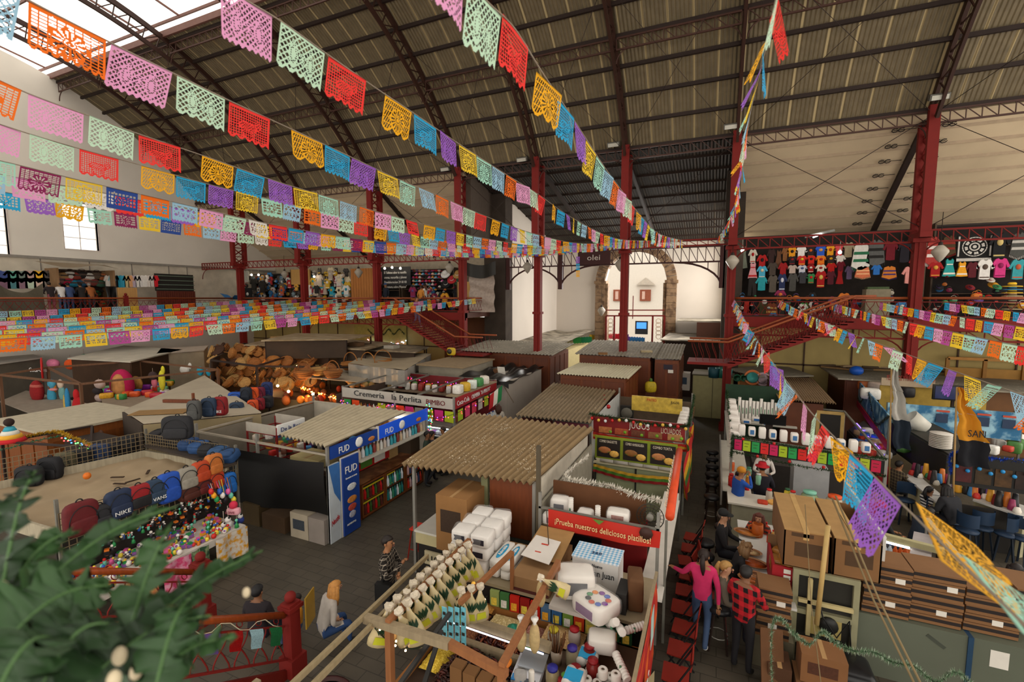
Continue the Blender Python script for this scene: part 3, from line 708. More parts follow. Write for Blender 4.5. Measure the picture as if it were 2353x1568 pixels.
def stairs(top,bot,wid,label,land):
 """flight along X; top/bot = near-side points of the nosing line"""
 top,bot=V(top),V(bot);t=T('staircase',label,'staircase',(bot.x,bot.y,0));n=18;sg=1 if bot.x>top.x else-1
 for yy,nm in((0,'stringer'),(wid,'stringer')):
  o=Y_*yy;P(nb(RED).add([top+o+Z_*.05,bot+o+Z_*.05,bot+o-Z_*.2,top+o-Z_*.2,top+o+Y_*.06+Z_*.05,bot+o+Y_*.06+Z_*.05,bot+o+Y_*.06-Z_*.2,top+o+Y_*.06-Z_*.2],[(0,3,2,1),(4,5,6,7),(0,1,5,4),(1,2,6,5),(2,3,7,6),(3,0,4,7)]),nm,t)
  P(nb(WOODR).tube([top+o-X_*sg*.6+Z_*.85,top+o+Z_*.85,bot+o+Z_*.85,bot+o+X_*sg*land+Z_*.85],.045,8),'handrail',t)
  b=nb(RED)
  for i in range(n*2):
   p=top.lerp(bot,(i+.5)/n/2)+o
   for s in(1,-1):b.tube([p+X_*s*.1*math.cos(u*pi)+Z_*(.05+.75*u)for u in(0,.25,.5,.75,1)],.01,4,False)
  for i in range(int(land/.25)):
   p=bot+o+X_*sg*i*.25;b.tube([p+X_*.1*math.cos(u*pi)+Z_*(.05+.75*u)for u in(0,.25,.5,.75,1)],.01,4,False)
  P(b,'lattice',t)
 b=nb(M('5A1810',.7))
 for i in range(n):p=top.lerp(bot,(i+.5)/n);b.box(p.x-.16,p.x+.16,p.y,p.y+wid,p.z-.04,p.z)
 P(b,'treads',t)
 x0,x1=sorted((bot.x,bot.x+sg*land));P(nb(RED).box(x0,x1,bot.y,bot.y+wid,bot.z-.1,bot.z),'landing',t)
stairs(Yp(905,722,20.2),Yp(1045,812,20.2),1.6,'red iron staircase descending from the left gallery beside the column',1.6)
stairs(Yp(1962,736,20.0),Yp(1672,836,20.0),1.5,'red iron staircase descending from the right gallery, seen from its side',1.5)
src=None
for px,py,yy,lb in((1212,613,23,'at the left end of the transept girder'),(1425,607,23,'beside the name plate, near the column'),(1683,600,21.5,'beside the column at the corner of the clothes wall'),(1382,714,30,'low beside the stone arch'),(824,626,23,'over the plain wooden shutter'),(1033,615,23,'over the hat stall'),(512,636,25,'left over the hat and bag wall'),(654,630,25,'over the dark bag stall'),(2160,579,21.5,'in front of the calendar blanket')):
 p=Yp(px,py,yy);lbl='frosted faceted pendant lamp hanging '+lb
 if src is None:
  src=T('pendant_lamp',lbl,'lamp',p,group='frosted pendant lamps')
  P(nb(M('A79E90',.35,.05)).lathe([(.0,-.38),(.1,-.28),(.26,-.02),(.25,.05),(.12,.2),(.07,.24)],n=10),'globe',src,local=True)
  P(nb(IRON).lathe([(.08,.22),(.06,.34),(.012,.36),(.012,1.4)],n=8),'stem',src,local=True)
 else:inst(src,lbl,p)
for i,(a,c,lb)in enumerate(((Yp(1250,1050,9),Yp(1720,40,17),''),)):pass
src=None
for px,py,xc,lb in((1795,222,None,0),):pass
for px,py,yy,lb in((2158,222,21.0,'on the rib above the right column'),(1680,290,21.0,'on the column between transept and clothes wall'),(1410,332,21.6,'on the column in front of the arch'),(1200,366,21.6,'on the column at the transept wall'),(1024,388,21.6,'on the fourth rib from the end wall'),(814,418,21.6,'on the third rib from the end wall')):
 p=Yp(px,py,yy);lbl='small grey flood lamp clamped '+lb
 if src is None:
  src=T('flood_lamp',lbl,'lamp',p,group='flood lamps on the ribs')
  P(nb(M('5A564E',.5)).cbox((0,0,0),.55,.22,.2,0,.4),'housing',src,local=True);P(nb(M('B8B4A8',.2)).cbox((0,-.1,-.06),.46,.04,.15,0,.4),'glass',src,local=True);P(nb(IRON).bar((0,0,0),(0,.3,-.1),.04),'bracket',src,local=True)
 else:inst(src,lbl,p)
NB=-1.05
PAPER=dict(orange='F2721E',pink='E8A2CC',mint='C2E2C6',red='EE3B36',gold='F2B01E',blue='2BA4D6',purple='9A62C6',yellow='EDC736',seafoam='A6DCC6',sky='9CC6DE',magenta='B84E9A',navy='2F4C98',white='E8E4DC',plum='8E2A5A')
FW_,FH_,NX,NY=.376,.275,54,38
def flag_mesh(colour,seed,n=None):
 r=random.Random(seed);nx,ny=(n or(NX,NY));st=seed%5;cx,cy=nx/2,ny*.55
 keep=set();sc=[nx//9,nx//7,nx//5][seed%3]or 3
 k=6+seed%4
 for j in range(ny):
  for i in range(nx):
   x,y=(i+.5-cx)/nx,(j+.5-cy)/nx
   bot=ny-(1+(ny*.09)*abs(math.sin(pi*(i+.5)/sc))if sc else 0)
   if seed%5==4:bot=ny*(.97-.14*abs(math.sin(3*pi*(i+.5)/nx))if True else 0)+0
   jj=j if True else j
   if seed%5==4:lim=ny*(.84+.15*abs(math.sin(3*pi*(i+.5)/nx)))
   else:lim=ny*.9+ny*.09*abs(math.sin(pi*(i+.5)/sc))
   if j>lim:continue
   edge=i<2 or i>=nx-2 or j<3 or j>lim-3
   rad=math.hypot(x,y*1.15);an=math.atan2(y,x)
   if st==0:net=(i+j)%5<2 or(i-j)%5<2
   elif st==1:net=j%3==0 or i%6==0
   elif st==2:net=i%3==0 or j%3==0
   elif st==3:net=(i+j)%6<2 or(i-j)%6<2
   else:net=(i*2+j)%7<3 or j%7==0
   s=edge or net
   if st in(0,3):
    for ex,ey,ea,eb in((-.2,.0,.09,.2),(.2,.02,.1,.19),(-.2,-.17,.05,.06),(.2,-.16,.05,.06)):
     q=((x-ex)/ea)**2+((y-ey)/eb)**2
     if q<1:s=not(.25<q<.55 and(i+2*j)%4<2)
    if rad<.1:s=not(.04<rad<.085 and math.cos(an*8)>.2)
   elif st in(1,4):
    if rad<.27+.03*math.cos(an*k):s=not(.09<rad<.23 and math.cos(an*k*2)>.25)and not .055<rad<.07
   else:
    q=min(((x+.05)/.24)**2+((y)/.1)**2,((x-.2)/.08)**2+((y+.1)/.1)**2,((x+.18)/.04)**2+((y-.12)/.12)**2,((x-.08)/.04)**2+((y-.12)/.12)**2)
    if q<1:s=not(q<.6 and(i*3+j*2+int(4*math.sin(i*.6)))%7<2)
   if s and not edge and r.random()<.02:s=False
   if s:keep.add((i,j))
 vid={};vs=[];fs=[];fm=[]
 def vv(i,j):
  if(i,j)not in vid:
   vid[(i,j)]=len(vs);y=.012*math.sin(i/nx*7+seed)*(j/ny);vs.append(((i/nx-.5)*FW_,y,-j/ny*FH_))
  return vid[(i,j)]
 for i,j in sorted(keep):
  fs.append((vv(i,j),vv(i,j+1),vv(i+1,j+1),vv(i+1,j)));fm.append(1 if j<1 else 0)
 me=bpy.data.meshes.new('flag');me.from_pydata(vs,[],fs)
 c=PAPER[colour];me.materials.append(M(c,.8,.04,3,'paper'));me.materials.append(M('%02X%02X%02X'%tuple(int(int(c[a:a+2],16)*.8)for a in(0,2,4)),.8,.04,3,'paper'))
 me.polygons.foreach_set('material_index',fm);me.update();return me
FM={}
def fmesh(c,far):
 k=(c,far)
 if k not in FM:FM[k]=flag_mesh(c,dict(orange=1,pink=0,mint=8,red=2,gold=14,blue=7,purple=5,yellow=6,seafoam=11,sky=13,magenta=3,navy=12,white=4,plum=16)[c],(26,19)if far else None)
 return FM[k]
CYC=['orange','pink','mint','red',None,'gold','blue','purple','yellow','seafoam','sky']
CY2=['red','mint','orange','sky','seafoam','yellow','magenta','pink','blue','gold']
CY3=['plum','yellow','navy','orange','sky','pink','mint','white','red','blue','purple','gold','seafoam']
CORDM=M('8E8070',.8)
def garland(pts,label,cyc,start=0,pitch=.415,blow=.1,first=0,upto=96,wob=.25,anchor=None,nearblow=None):
 r=random.Random(len(label)*7+start)
 path=spline([V(p)for p in pts]);t=T('flag_garland',label,'bunting',path[0],group='paper flag garlands')
 P(nb(CORDM).tube(path[::3]+[path[-1]],.006,4),'cord',t)
 if anchor:
  L_=0
  for a,c in zip(path[:-1],path[1:]):
   if(px_of(a)[0]-anchor[0])*(px_of(c)[0]-anchor[0])<=0:break
   L_+=(c-a).length
  n,idx0=0,anchor[1];d0=L_-.01
  while d0>0:
   idx0-=1
   d0-=pitch*(.5 if cyc[idx0%len(cyc)]is None else 1)
  if cyc[idx0%len(cyc)]is None:first=d0+pitch*.5
  else:first=d0+pitch
  start=idx0+1
 d=first;acc=0;i=0;idx=start;cnt=0
 while i<len(path)-1 and cnt<upto:
  seg=(path[i+1]-path[i]).length
  if acc+seg<d+FW_/2:acc+=seg;i+=1;continue
  f=(d+FW_/2-acc)/seg;p=path[i].lerp(path[i+1],f);dr=(path[i+1]-path[i]).normalized()
  c=cyc[idx%len(cyc)];idx+=1
  if c is None:d+=pitch*.5;continue
  far=(p-EYE).length>8.5
  o=bpy.data.objects.new('flag',fmesh(c,far));COL.objects.link(o);o.parent=t;o['label']={'gold':'golden yellow','sky':'pale blue','seafoam':'pale green','mint':'mint green'}.get(c,c)+' cut-paper flag'
  y=dr.cross(Z_);y.normalize();z=dr.cross(y)*-1
  y=z.cross(dr)
  m=Matrix((dr,y,z)).transposed()@Matrix.Rotation(r.gauss(0,blow)+blow*.3+(nearblow[1]if nearblow and(p-EYE).length<nearblow[0]else 0),3,'X')@Matrix.Rotation(r.gauss(0,wob*.3),3,'Z')
  o.matrix_local=Matrix.Translation(p-path[0])@m.to_4x4();cnt+=1
  d+=pitch*r.uniform(.985,1.02)
 return t
def gx(X,px,*a,**k):return garland([Xp(x,y,X)for x,y in px],*a,**k)
gx(-3.8,[(-420,-290),(-170,-133),(0,-38),(80,8),(268,105),(418,178),(535,235),(672,298),(815,365),(917,413),(996,445),(1123,500),(1237,540),(1340,560),(1440,556)],'garland of paper flags with a big orange flag before the skylight',CYC,anchor=(80,0))
gx(-2.66,[(330,-175),(430,-92),(505,-35),(640,45),(757,128),(872,208),(940,253),(1046,325),(1153,395),(1237,447),(1310,498),(1390,540),(1440,552),(1495,553)],'garland of paper flags with a large pink flag at the top edge',CYC,anchor=(648,2))
gx(-1.17,[(960,-210),(1020,-125),(1112,-5),(1182,65),(1247,168),(1320,278),(1388,383),(1430,440),(1480,505),(1520,540),(1570,553)],'garland of paper flags dropping steeply past the two middle ribs',CYC,anchor=(1247,5))
garland([Dp(1800,-60,2.2),Dp(1778,20,2.7),Dp(1752,140,3.7),Dp(1722,270,5.2),Dp(1702,400,8.2),Dp(1684,490,13),Dp(1650,548,20)],'garland of paper flags seen almost end-on, hanging beside the transept corner column',CYC,2,blow=.25)
gx(-5.36,[(-420,-10),(-260,65),(-90,143),(65,215),(210,268),(325,310),(473,360),(623,413),(737,448),(850,482),(1000,522),(1130,551),(1250,566),(1370,562)],'garland of paper flags third below the skylight, starting with an orange flag',CYC,anchor=(210,2))
gx(-6.65,[(-220,215),(-60,266),(75,310),(188,343),(318,378),(472,422),(596,452),(750,490),(900,528),(1050,557),(1200,571),(1310,572)],'garland of paper flags fourth below the skylight, with a red horse flag',CYC,anchor=(188,3))
gx(-7.6,[(-180,325),(-60,355),(53,382),(145,405),(242,428),(322,446),(455,477),(560,502),(700,530),(850,553),(1000,567),(1130,576),(1240,576)],'garland of mixed paper flags crossing the gable window, with plum and navy flags',CY3,anchor=(53,0))
gx(-8.9,[(-200,365),(-40,393),(60,412),(200,436),(330,462),(480,492),(640,524),(800,550),(950,568),(1190,580)],'garland of mixed paper flags half hidden behind the plum and navy one',CY3,3)
gx(-10.4,[(-160,410),(-20,436),(57,450),(132,462),(203,477),(323,495),(426,512),(550,531),(700,550),(850,562),(1000,575),(1145,580)],'lowest garland of the upper set, passing below the gable window',CY3,anchor=(57,10))
def low(X,y0,y1,zs,ze,label,cyc,st=0,**k):
 pts=[]
 for i in range(14):y=y0+(y1-y0)*i/13;pts.append((X,y,zs+(ze-zs)*max(0,(y-4)/(y1-4))**1.6+(.04*(4-y)if y<4 else 0)))
 return garland(pts,label,cyc,st,**k)
low(-11.9,3.9,22,5.06,5.78,'front garland of paper flags strung low toward the left staircase, big orange flag first',['orange','sky','seafoam','yellow','magenta','pink','blue','gold','red','mint'],0,blow=.2)
for X,lb,s in((-14.3,'second',4),(-16.2,'third',8),(-18.4,'fourth',2),(-21.5,'fifth',6),(-24.5,'sixth',1),(-28,'rearmost',7)):
 low(X,2.5,21.8,5.0 if X>-27 else 5.16,5.72,'%s garland of paper flags strung low before the left gallery, counted from the front'%lb if lb!='rearmost' else 'rearmost garland of paper flags strung low along the end gallery balustrade',CY2,s)
low(.74,1.0,21.8,4.885,5.76,'nearest low garland on the right, with large golden flags blown up close',['seafoam','gold','purple','blue','gold','red','mint','pink','orange','sky'],blow=.25,wob=.5,anchor=(1945,4),nearblow=(2.45,NB))
low(2.4,1.2,21.8,4.98,5.74,'low garland on the right running past the blue seafood stall',['seafoam','yellow','purple','blue','gold','red','mint','pink','orange','sky'],blow=.25,wob=.4,anchor=(2128,4))
for X,lb,s in((4.1,'third low garland on the right, crossing above the seafood stall',5),(5.7,'fourth low garland on the right, in front of the gallery balustrade',1),(7.6,'last low garland on the right, below the hats of the gallery stall',3)):
 low(X,2.5,21.8,5.02,5.66,lb,CY2,s)
low(-5.3,21.3,21.7,8,8.1,'tiny three-flag string dangling under the transept girder',['purple','blue','gold'],0)if 0 else None
t=T('flag_garland','short string of three flags dangling vertically under the transept girder','bunting',Yp(1328,588,21))
for i,c in enumerate(('purple','blue','gold')):
 p=Yp(1328,590+16*i,21);o=bpy.data.objects.new('flag',fmesh(c,True));COL.objects.link(o);o.parent=t;o.location=p-V(t.location);o.scale=(.45,1,1.1);o['label']=c+' flag'
P(nb(CORDM).tube([Yp(1328,582,21),Yp(1328,636,21)],.006,4),'cord',t)
GM={}
def garment_mesh(c,kind,c2=None):
 k=(c,kind,c2)
 if k in GM:return GM[k]
 b=nb(M(c,.9,.12,9));c2m=M(c2,.9,.1)if c2 else None
 if kind in('shirt','hoodie'):
  b.prism([(-.1,0),(-.04,-.05),(.04,-.05),(.1,0),(.19,-.03),(.34,-.3),(.25,-.35),(.18,-.2),(.19,-.7),(0,-.72),(-.19,-.7),(-.18,-.2),(-.25,-.35),(-.34,-.3),(-.19,-.03)],(0,.04,0),X_,Z_,.09)
  if c2m:b.mat(c2m).lathe([(.0,0),(.1,0),(.1,.01),(0,.012)],(0,-.055,-.27),10,Matrix.Rotation(pi/2,3,'X')).prism([(-.17,-.62),(.17,-.62),(.17,-.66),(-.17,-.66)],(0,-.052,0),X_,Z_,.006)
 elif kind=='dress':
  b.prism([(-.09,0),(-.05,-.1),(.05,-.1),(.09,0),(.14,-.12),(.12,-.35),(.24,-1.0),(0,-1.03),(-.24,-1.0),(-.12,-.35),(-.14,-.12)],(0,.05,0),X_,Z_,.1)
  if c2m:b.mat(c2m).prism([(-.2,-.8),(.2,-.8),(.215,-.9),(-.215,-.9)],(0,-.053,0),X_,Z_,.006).prism([(-.11,-.3),(.11,-.3),(.11,-.36),(-.11,-.36)],(0,-.053,0),X_,Z_,.006)
 elif kind=='poncho':
  b.prism([(-.08,0),(0,-.1),(.08,0),(.3,-.1),(.42,-.8),(0,-.95),(-.42,-.8),(-.3,-.1)],(0,.04,0),X_,Z_,.08)
  if c2m:
   b.mat(c2m)
   for z in(-.3,-.55):b.prism([(-.33,z),(.33,z),(.36,z-.1),(-.36,z-.1)],(0,-.042,0),X_,Z_,.006)
  b.mat(M(c2 or c,.9))
  for i in range(12):x=-.4+i*.073;b.box(x,x+.03,-.01,.0,-.98-.05+abs(x)*.3,-.83+abs(x)*.1)
 elif kind=='bag':
  b.ball((0,0,-.3),(.2,.1,.17),10,6)
  b.mat(M(c2 or '4A3A30',.5)).tube([(.14*math.sin(t),0,-.2+.18*math.cos(t))for t in[-1.2+.4*j for j in range(7)]],.014,5).cbox((0,-.1,-.27),.2,.02,.07)
 elif kind=='hat':
  b.lathe([(.24,-.2),(.23,-.17),(.1,-.16),(.1,-.06),(.07,-.03),(0,-.03)],(0,0,0),12,Matrix.Rotation(.9,3,'X'))
  b.mat(M(c2 or '202020')).lathe([(.106,-.155),(.106,-.12),(.1,-.12)],(0,0,0),12,Matrix.Rotation(.9,3,'X'))
 elif kind=='cap':
  b.ball((0,0,-.1),(.1,.11,.09),10,5);b.mat(M(c2 or c)).cbox((0,-.13,-.14),.16,.12,.015,0,.25)
 elif kind=='trousers':
  b.prism([(-.16,0),(.16,0),(.19,-.95),(.04,-.95),(0,-.35),(-.04,-.95),(-.19,-.95)],(0,.04,0),X_,Z_,.08)
 me=b.mesh(kind);GM[k]=me;return me
HANG=None
def garment(p,c,kind,label,cat,group,sx=1,sz=1,c2=None,rz=0):
 o=bpy.data.objects.new({'shirt':'shirt','hoodie':'hooded_top','dress':'dress','poncho':'poncho','bag':'handbag','hat':'hat','cap':'cap','trousers':'trousers'}[kind],garment_mesh(c,kind,c2));COL.objects.link(o)
 o.location=p;o.rotation_euler=(0,0,rz);o.scale=(sx,1,sz);return tag(o,label,cat,group)
CATS={'shirt':'shirt','hoodie':'sweater','dress':'dress','poncho':'poncho','bag':'bag','hat':'hat','cap':'cap','trousers':'trousers'}
NAT={'shirt':(.62,.72),'hoodie':(.62,.72),'dress':(.5,1.03),'poncho':(.84,.98),'bag':(.4,.47),'hat':(.48,.4),'cap':(.22,.25),'trousers':(.38,.95)}
def q6(x,y):return 1553+x*.34,500+y*.34
YR=25.6
rows=[('top',[(455,270,60,150,'7C8272','dress',None),(520,262,55,90,'D8D0C0','shirt','B02020'),(583,300,66,95,'B02020','shirt','2A1A1A'),(645,265,55,100,'3A2624','shirt',None),(695,275,45,110,'6A4630','dress',None),(738,250,45,90,'8A5A34','shirt',None),(785,240,66,75,'E89A20','shirt','2A2020'),(847,240,70,95,'E8E4DE','shirt',None),(910,232,62,70,'2A2020','shirt','D8621C'),(978,230,80,75,'2A58C0','shirt','D8A060'),(1043,228,66,75,'E8A020','shirt','B0401C'),(1102,222,62,75,'D84A50','shirt',None),(1165,220,75,100,'A8987C','shirt',None)]),('second',[(783,292,60,55,'2A2024','shirt','A02020'),(848,292,68,62,'C82A20','shirt','E8C030'),(911,290,62,58,'C82418','shirt','2A2020'),(976,292,72,60,'E0781C','shirt','B02018'),(1043,288,66,62,'302420','shirt','D8A020'),(1105,290,66,66,'E8E2DA','shirt',None)]),('third',[(518,360,62,110,'D89AA0','dress','C02020'),(580,370,66,80,'4AA8C8','shirt','E0D0B0'),(650,350,66,85,'4A4038','shirt',None),(720,355,60,95,'981A1C','shirt',None),(783,352,66,55,'B8A498','shirt',None),(848,352,66,52,'C8C8D0','shirt','4A6090'),(906,348,56,50,'981818','shirt','E8E0D0'),(972,350,72,56,'D8CFBC','shirt','A02020'),(1042,345,66,68,'B81C18','shirt',None),(1106,335,56,70,'701828','shirt',None)]),('fourth',[(513,470,52,120,'2A2624','trousers',None),(576,450,76,90,'2A98A0','shirt',None),(650,450,70,115,'5A5248','shirt',None),(712,440,60,115,'2A3458','shirt','D8D8E0'),(783,440,66,120,'4A4844','shirt',None),(850,410,64,75,'38383C','shirt',None),(905,415,56,66,'388048','shirt','D02020'),(970,420,76,110,'A81818','shirt','E0C060'),(1036,410,60,90,'581C28','shirt',None),(1097,405,46,95,'A01C1C','dress',None),(1160,375,50,90,'6A5878','shirt',None)]),('lowest',[(480,620,50,110,'A82A20','trousers',None),(515,625,55,120,'1E1C20','trousers',None),(580,620,70,110,'4A4228','shirt',None),(640,625,80,100,'8A4A2C','poncho','D8B060'),(705,620,60,100,'3A3634','shirt','C8C0B0'),(855,610,66,70,'3A8A3A','shirt','D02040'),(912,610,60,90,'E0D8D0','shirt','C02030'),(965,630,50,90,'D8D4CC','shirt',None),(1070,620,60,90,'C8C0B8','shirt','D8621C'),(1190,600,60,110,'B0283A','dress','3A70B0')])]
for rn,its in rows:
 for k,(x,y,w,h,c,kind,c2)in enumerate(its):
  px,py=q6(x,y);a,e=Yp(px-w*.17,py-h*.17,YR),Yp(px+w*.17,py+h*.17,YR)
  nw,nh=NAT[kind];yy=YR+{'top':.0,'second':-.12,'third':-.2,'fourth':-.28,'lowest':-.5}[rn]
  garment(V(((a.x+e.x)/2,yy,a.z)),c,kind,'%s %s, %s from the left in the %s row of the clothes wall'%(cname(c),CATS[kind],ORD[k],rn),CATS[kind],'clothes hung on the right gallery',(e.x-a.x)/nw,(a.z-e.z)/nh,c2)
for x,y,w,h,c,kind,c2,lb in[(1250,270,110,190,'D8D4CC','poncho','2A6A48','green, white and red striped poncho left of the column'),(1350,245,115,185,'5A5A58','poncho','22201E','black and grey patterned poncho beside the tricolour poncho'),(1450,225,90,130,'6A1420','hoodie',None,'dark maroon hooded top hanging high left of the column'),(1545,230,90,150,'1E1A22','hoodie',None,'black hooded top hanging just left of the column'),(1262,372,100,85,'D0704C','poncho','E8B080','coral shawl hanging under the tricolour poncho'),(1355,355,66,66,'2A68B0','shirt',None,'small blue shirt under the grey poncho'),(1442,375,95,90,'C8762A','poncho','3A2A6A','multicoloured striped shawl under the maroon hooded top'),(1580,390,95,115,'D89088','hoodie',None,'salmon pink sweater left of the column'),(1600,310,50,60,'8A1C24','shirt',None,'dark red blouse above the salmon sweater'),(1735,235,80,210,'A83A34','poncho','E0D4CC','red and white patterned poncho right of the column'),(1842,195,90,140,'4A3A24','poncho','8A2A20','dark olive poncho behind the pendant lamp'),(2185,190,120,170,'1A1A1C','hoodie','C8B070','black sweatshirt with an emblem beside the calendar blanket'),(2315,190,100,175,'4A4A46','poncho','B8B4AC','grey and white poncho at the right edge'),(1752,352,95,100,'A01C1C','shirt','D8A040','red embroidered blouse right of the column'),(1846,340,85,120,'2E9A96','dress','E8E0D0','teal and cream child dress on the right gallery stall'),(1932,350,75,100,'E8A024','dress','F0E8D8','golden child dress on the right gallery stall'),(2002,355,75,105,'5A1C24','shirt',None,'maroon top beside the golden child dress'),(2085,352,105,135,'E4E0DA','shirt','5A4A40','white printed T-shirt under the calendar blanket'),(2190,342,105,130,'D03A80','shirt','8A1A50','magenta printed T-shirt on the right gallery stall'),(2308,352,105,135,'3A98A0','shirt','C05A3A','teal printed T-shirt at the right edge')]:
 px,py=q6(x,y);a,e=Yp(px-w*.17,py-h*.17,24.6),Yp(px+w*.17,py+h*.17,24.6);nw,nh=NAT[kind]
 garment(V(((a.x+e.x)/2,24.6,a.z)),c,kind,lb,CATS[kind],'clothes hung on the right gallery',(e.x-a.x)/nw,(a.z-e.z)/nh,c2)
a,e=Yp(*q6(1905,122),24.7),Yp(*q6(2135,275),24.7)
b=nb(M('1C1B1A',.95)).box(a.x,e.x,24.7,24.74,e.z,a.z);c=V(((a.x+e.x)/2,24.69,(a.z+e.z)/2));r=(a.z-e.z)*.42;rx=Matrix.Rotation(pi/2,3,'X')
WH=M('CFCAC2',.95);b.mat(WH)
for r0,r1 in((.98,.9),(.78,.55),(.42,.3),(.16,0)):
 for i in range(24):
  if r1==.55 and i%3==2:continue
  t0,t1=2*pi*i/24,2*pi*(i+.86)/24
  b.prism([(r*r0*math.cos(t0),r*r0*math.sin(t0)),(r*r0*math.cos(t1),r*r0*math.sin(t1)),(r*r1*math.cos(t1),r*r1*math.sin(t1)),(r*r1*math.cos(t0),r*r1*math.sin(t0))],c,X_,Z_,.006)
for i in range(20):
 x=a.x+.05+(e.x-a.x-.1)*i/19
 b.box(x-.03,x+.03,24.685,24.7,e.z-.1,e.z+.02)
b.box(a.x+.04,a.x+.09,24.69,24.7,e.z+.1,a.z-.05).box(e.x-.09,e.x-.04,24.69,24.7,e.z+.1,a.z-.05)
one(b,'blanket','black blanket with a white sun-stone circle hanging high on the right gallery','blanket')
def shelfstall(x0,x1,y0,y1,z0,z1,m,label,nsh=3,name='shop_unit'):
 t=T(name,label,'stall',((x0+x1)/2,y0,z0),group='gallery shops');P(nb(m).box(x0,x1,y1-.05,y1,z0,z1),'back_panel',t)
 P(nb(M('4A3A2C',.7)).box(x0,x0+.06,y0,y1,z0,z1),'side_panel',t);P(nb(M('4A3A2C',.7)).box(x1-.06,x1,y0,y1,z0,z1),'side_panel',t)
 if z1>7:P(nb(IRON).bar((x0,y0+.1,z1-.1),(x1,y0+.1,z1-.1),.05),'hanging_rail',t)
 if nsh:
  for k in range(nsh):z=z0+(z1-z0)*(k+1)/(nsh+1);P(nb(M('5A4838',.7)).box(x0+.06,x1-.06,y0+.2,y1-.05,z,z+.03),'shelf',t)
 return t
a,e=Yp(1690,560,26),Yp(2100,686,26)
shelfstall(a.x,e.x,25.9,26.6,5.0,8.9,M('2A2420',.9,.2,4),'dark hanging frame behind the clothes wall left of the column',0,'clothes_frame')
shelfstall(e.x+.2,13.5,25.0,25.6,5.0,8.9,M('241E1C',.9,.2,4),'dark hanging frame behind the calendar blanket',3,'clothes_frame')
a,e=Yp(*q6(1280,470),24.3),Yp(*q6(1440,545),24.3)
t=T('display_table','grey draped display table in the right gallery clothes shop','table',((a.x+e.x)/2,24.3,5));P(nb(M('8A806A',.9,.15,6)).box(a.x,e.x,24.1,24.7,5.0,a.z-.1),'cloth',t)
P(nb(M('4A5A3A',.8,.3,20)).box(a.x+.05,e.x-.05,24.15,24.6,a.z-.1,a.z),'folded_textiles',t)
for k in range(8):
 p=Yp(*q6(2270,640-22*k),24.2);c=['C8B48A','8A6A3A','D8C9A0','2A6A9A','C8B48A','E0B030','3A88B8','E8B82C'][k]
 o=garment(p+Z_*.3,c,'hat','%s hat, %s from the top of the hat pile on the right gallery'%(cname(c),ORD[7-k]),'hat','pile of hats',1.3,1);o.rotation_euler=(-.9,0,0)
rr=random.Random(5)
SMALLC=['C8342A','E0A030','3A7AB0','D8D0C4','2A2624','8A2A50','3A8A5A','D87A30','6A4A8A','B0A898','1E1E22','7A1C20']
def scatter(n,f,kinds,label,cat,group,sc=(.7,1.1),cols=SMALLC,rz=0):
 for i in range(n):
  kd=rr.choice(kinds);s=rr.uniform(*sc)
  garment(f(i),rr.choice(cols),kd,label,cat,group,s,s,rr.choice(cols+[None]),rz)
scatter(46,lambda i:Yp(rr.uniform(1695,2090),rr.uniform(664,720),24.2+rr.random()*.8),['bag','cap','bag','shirt'],'small souvenir hanging under the right gallery clothes wall','souvenir','souvenirs behind the right balustrade',(.45,.8))
scatter(40,lambda i:Yp(rr.uniform(2130,2350),rr.uniform(630,715),24.0+rr.random()*.9),['bag','cap','hat','bag'],'small souvenir on the shelves under the calendar blanket','souvenir','souvenirs on the right shelves',(.4,.75))
XE=-32.6
def gE(px,py,dx=0):return Xp(px,py,XE+dx)
t=T('handbag_stall','open handbag stall with brown canopy and dark mesh back by the end wall','stall',gE(170,700).xy.to_3d()+Z_*5)
a,e=gE(103,617,-.6),gE(242,700,-.6)
P(nb(M('3A2A20',.85,.2,5)).box(a.x-.05,a.x,a.y,e.y,5,a.z),'back_mesh',t)
[P(nb(M('8A6A4A',.8)).box(a.x,a.x+1.2,y,y+.1,5,a.z),'side_panel',t)for y in(a.y-.02,e.y-.08)]
c0,c1=gE(100,604),gE(250,612)
P(nb(M('7A6850',.85,.1)).grid(lambda u,v:V((XE-.7+1.7*v,c0.y-.1+(c1.y-c0.y+.2)*u,c0.z+.1-.1*math.sin(u*7)*v-.25*v)),14,4),'canopy',t)
BAGC=['2A2624','B08A5A','D8D4CC','8A3A2C','24201E','C8C4BC','5A4A3A','A8623A','8A5A5A','C81E4A','2A88A8','2A5A7A','9A6A5A','7A3A34','3A5A48']
for k in range(15):
 px=(122,146,161,174,188,205,222,236,138,153,168,184,199,214,231)[k];py=(626,628,626,628,626,629,628,630,638,640,645,645,641,643,646)[k]
 garment(gE(px,py,-.2)+Z_*.2,BAGC[k],'bag','%s handbag, %s in the %s row of the handbag stall'%(cname(BAGC[k]),ORD[k%8],'upper' if k<8 else 'lower'),'bag','handbags on the end gallery',1.7,1.2,None,pi/2)
scatter(30,lambda i:gE(rr.uniform(118,240),rr.uniform(655,690),rr.uniform(-.5,0)),['bag','cap'],'small dark trinket low in the handbag stall','trinket','trinkets in the handbag stall',(.8,1.2),['1E1C1A','2A2624','3A2A20','2A6AA0','3A7A4A','B04A20'],pi/2)
for k,c in enumerate(['3A4A80','5A9A88','6A7A70','B0908A','E8B030','5A5450','7A5A6A','4A7A80','8A6A78','B8C8B0','D8B8A8','8A8078']):
 px=8+20*(k%6);garment(gE(px,622 if k<6 else 638,-.2),c,'shirt','%s blouse, %s in the %s row beside the handbag stall'%(cname(c),ORD[k%6],'upper' if k<6 else 'lower'),'shirt','blouses by the end wall',1.15,.8,None,pi/2)
b=nb(M('5A5446',.9,.12,20));a,e=gE(-10,648,1.2),gE(106,715,1.2)
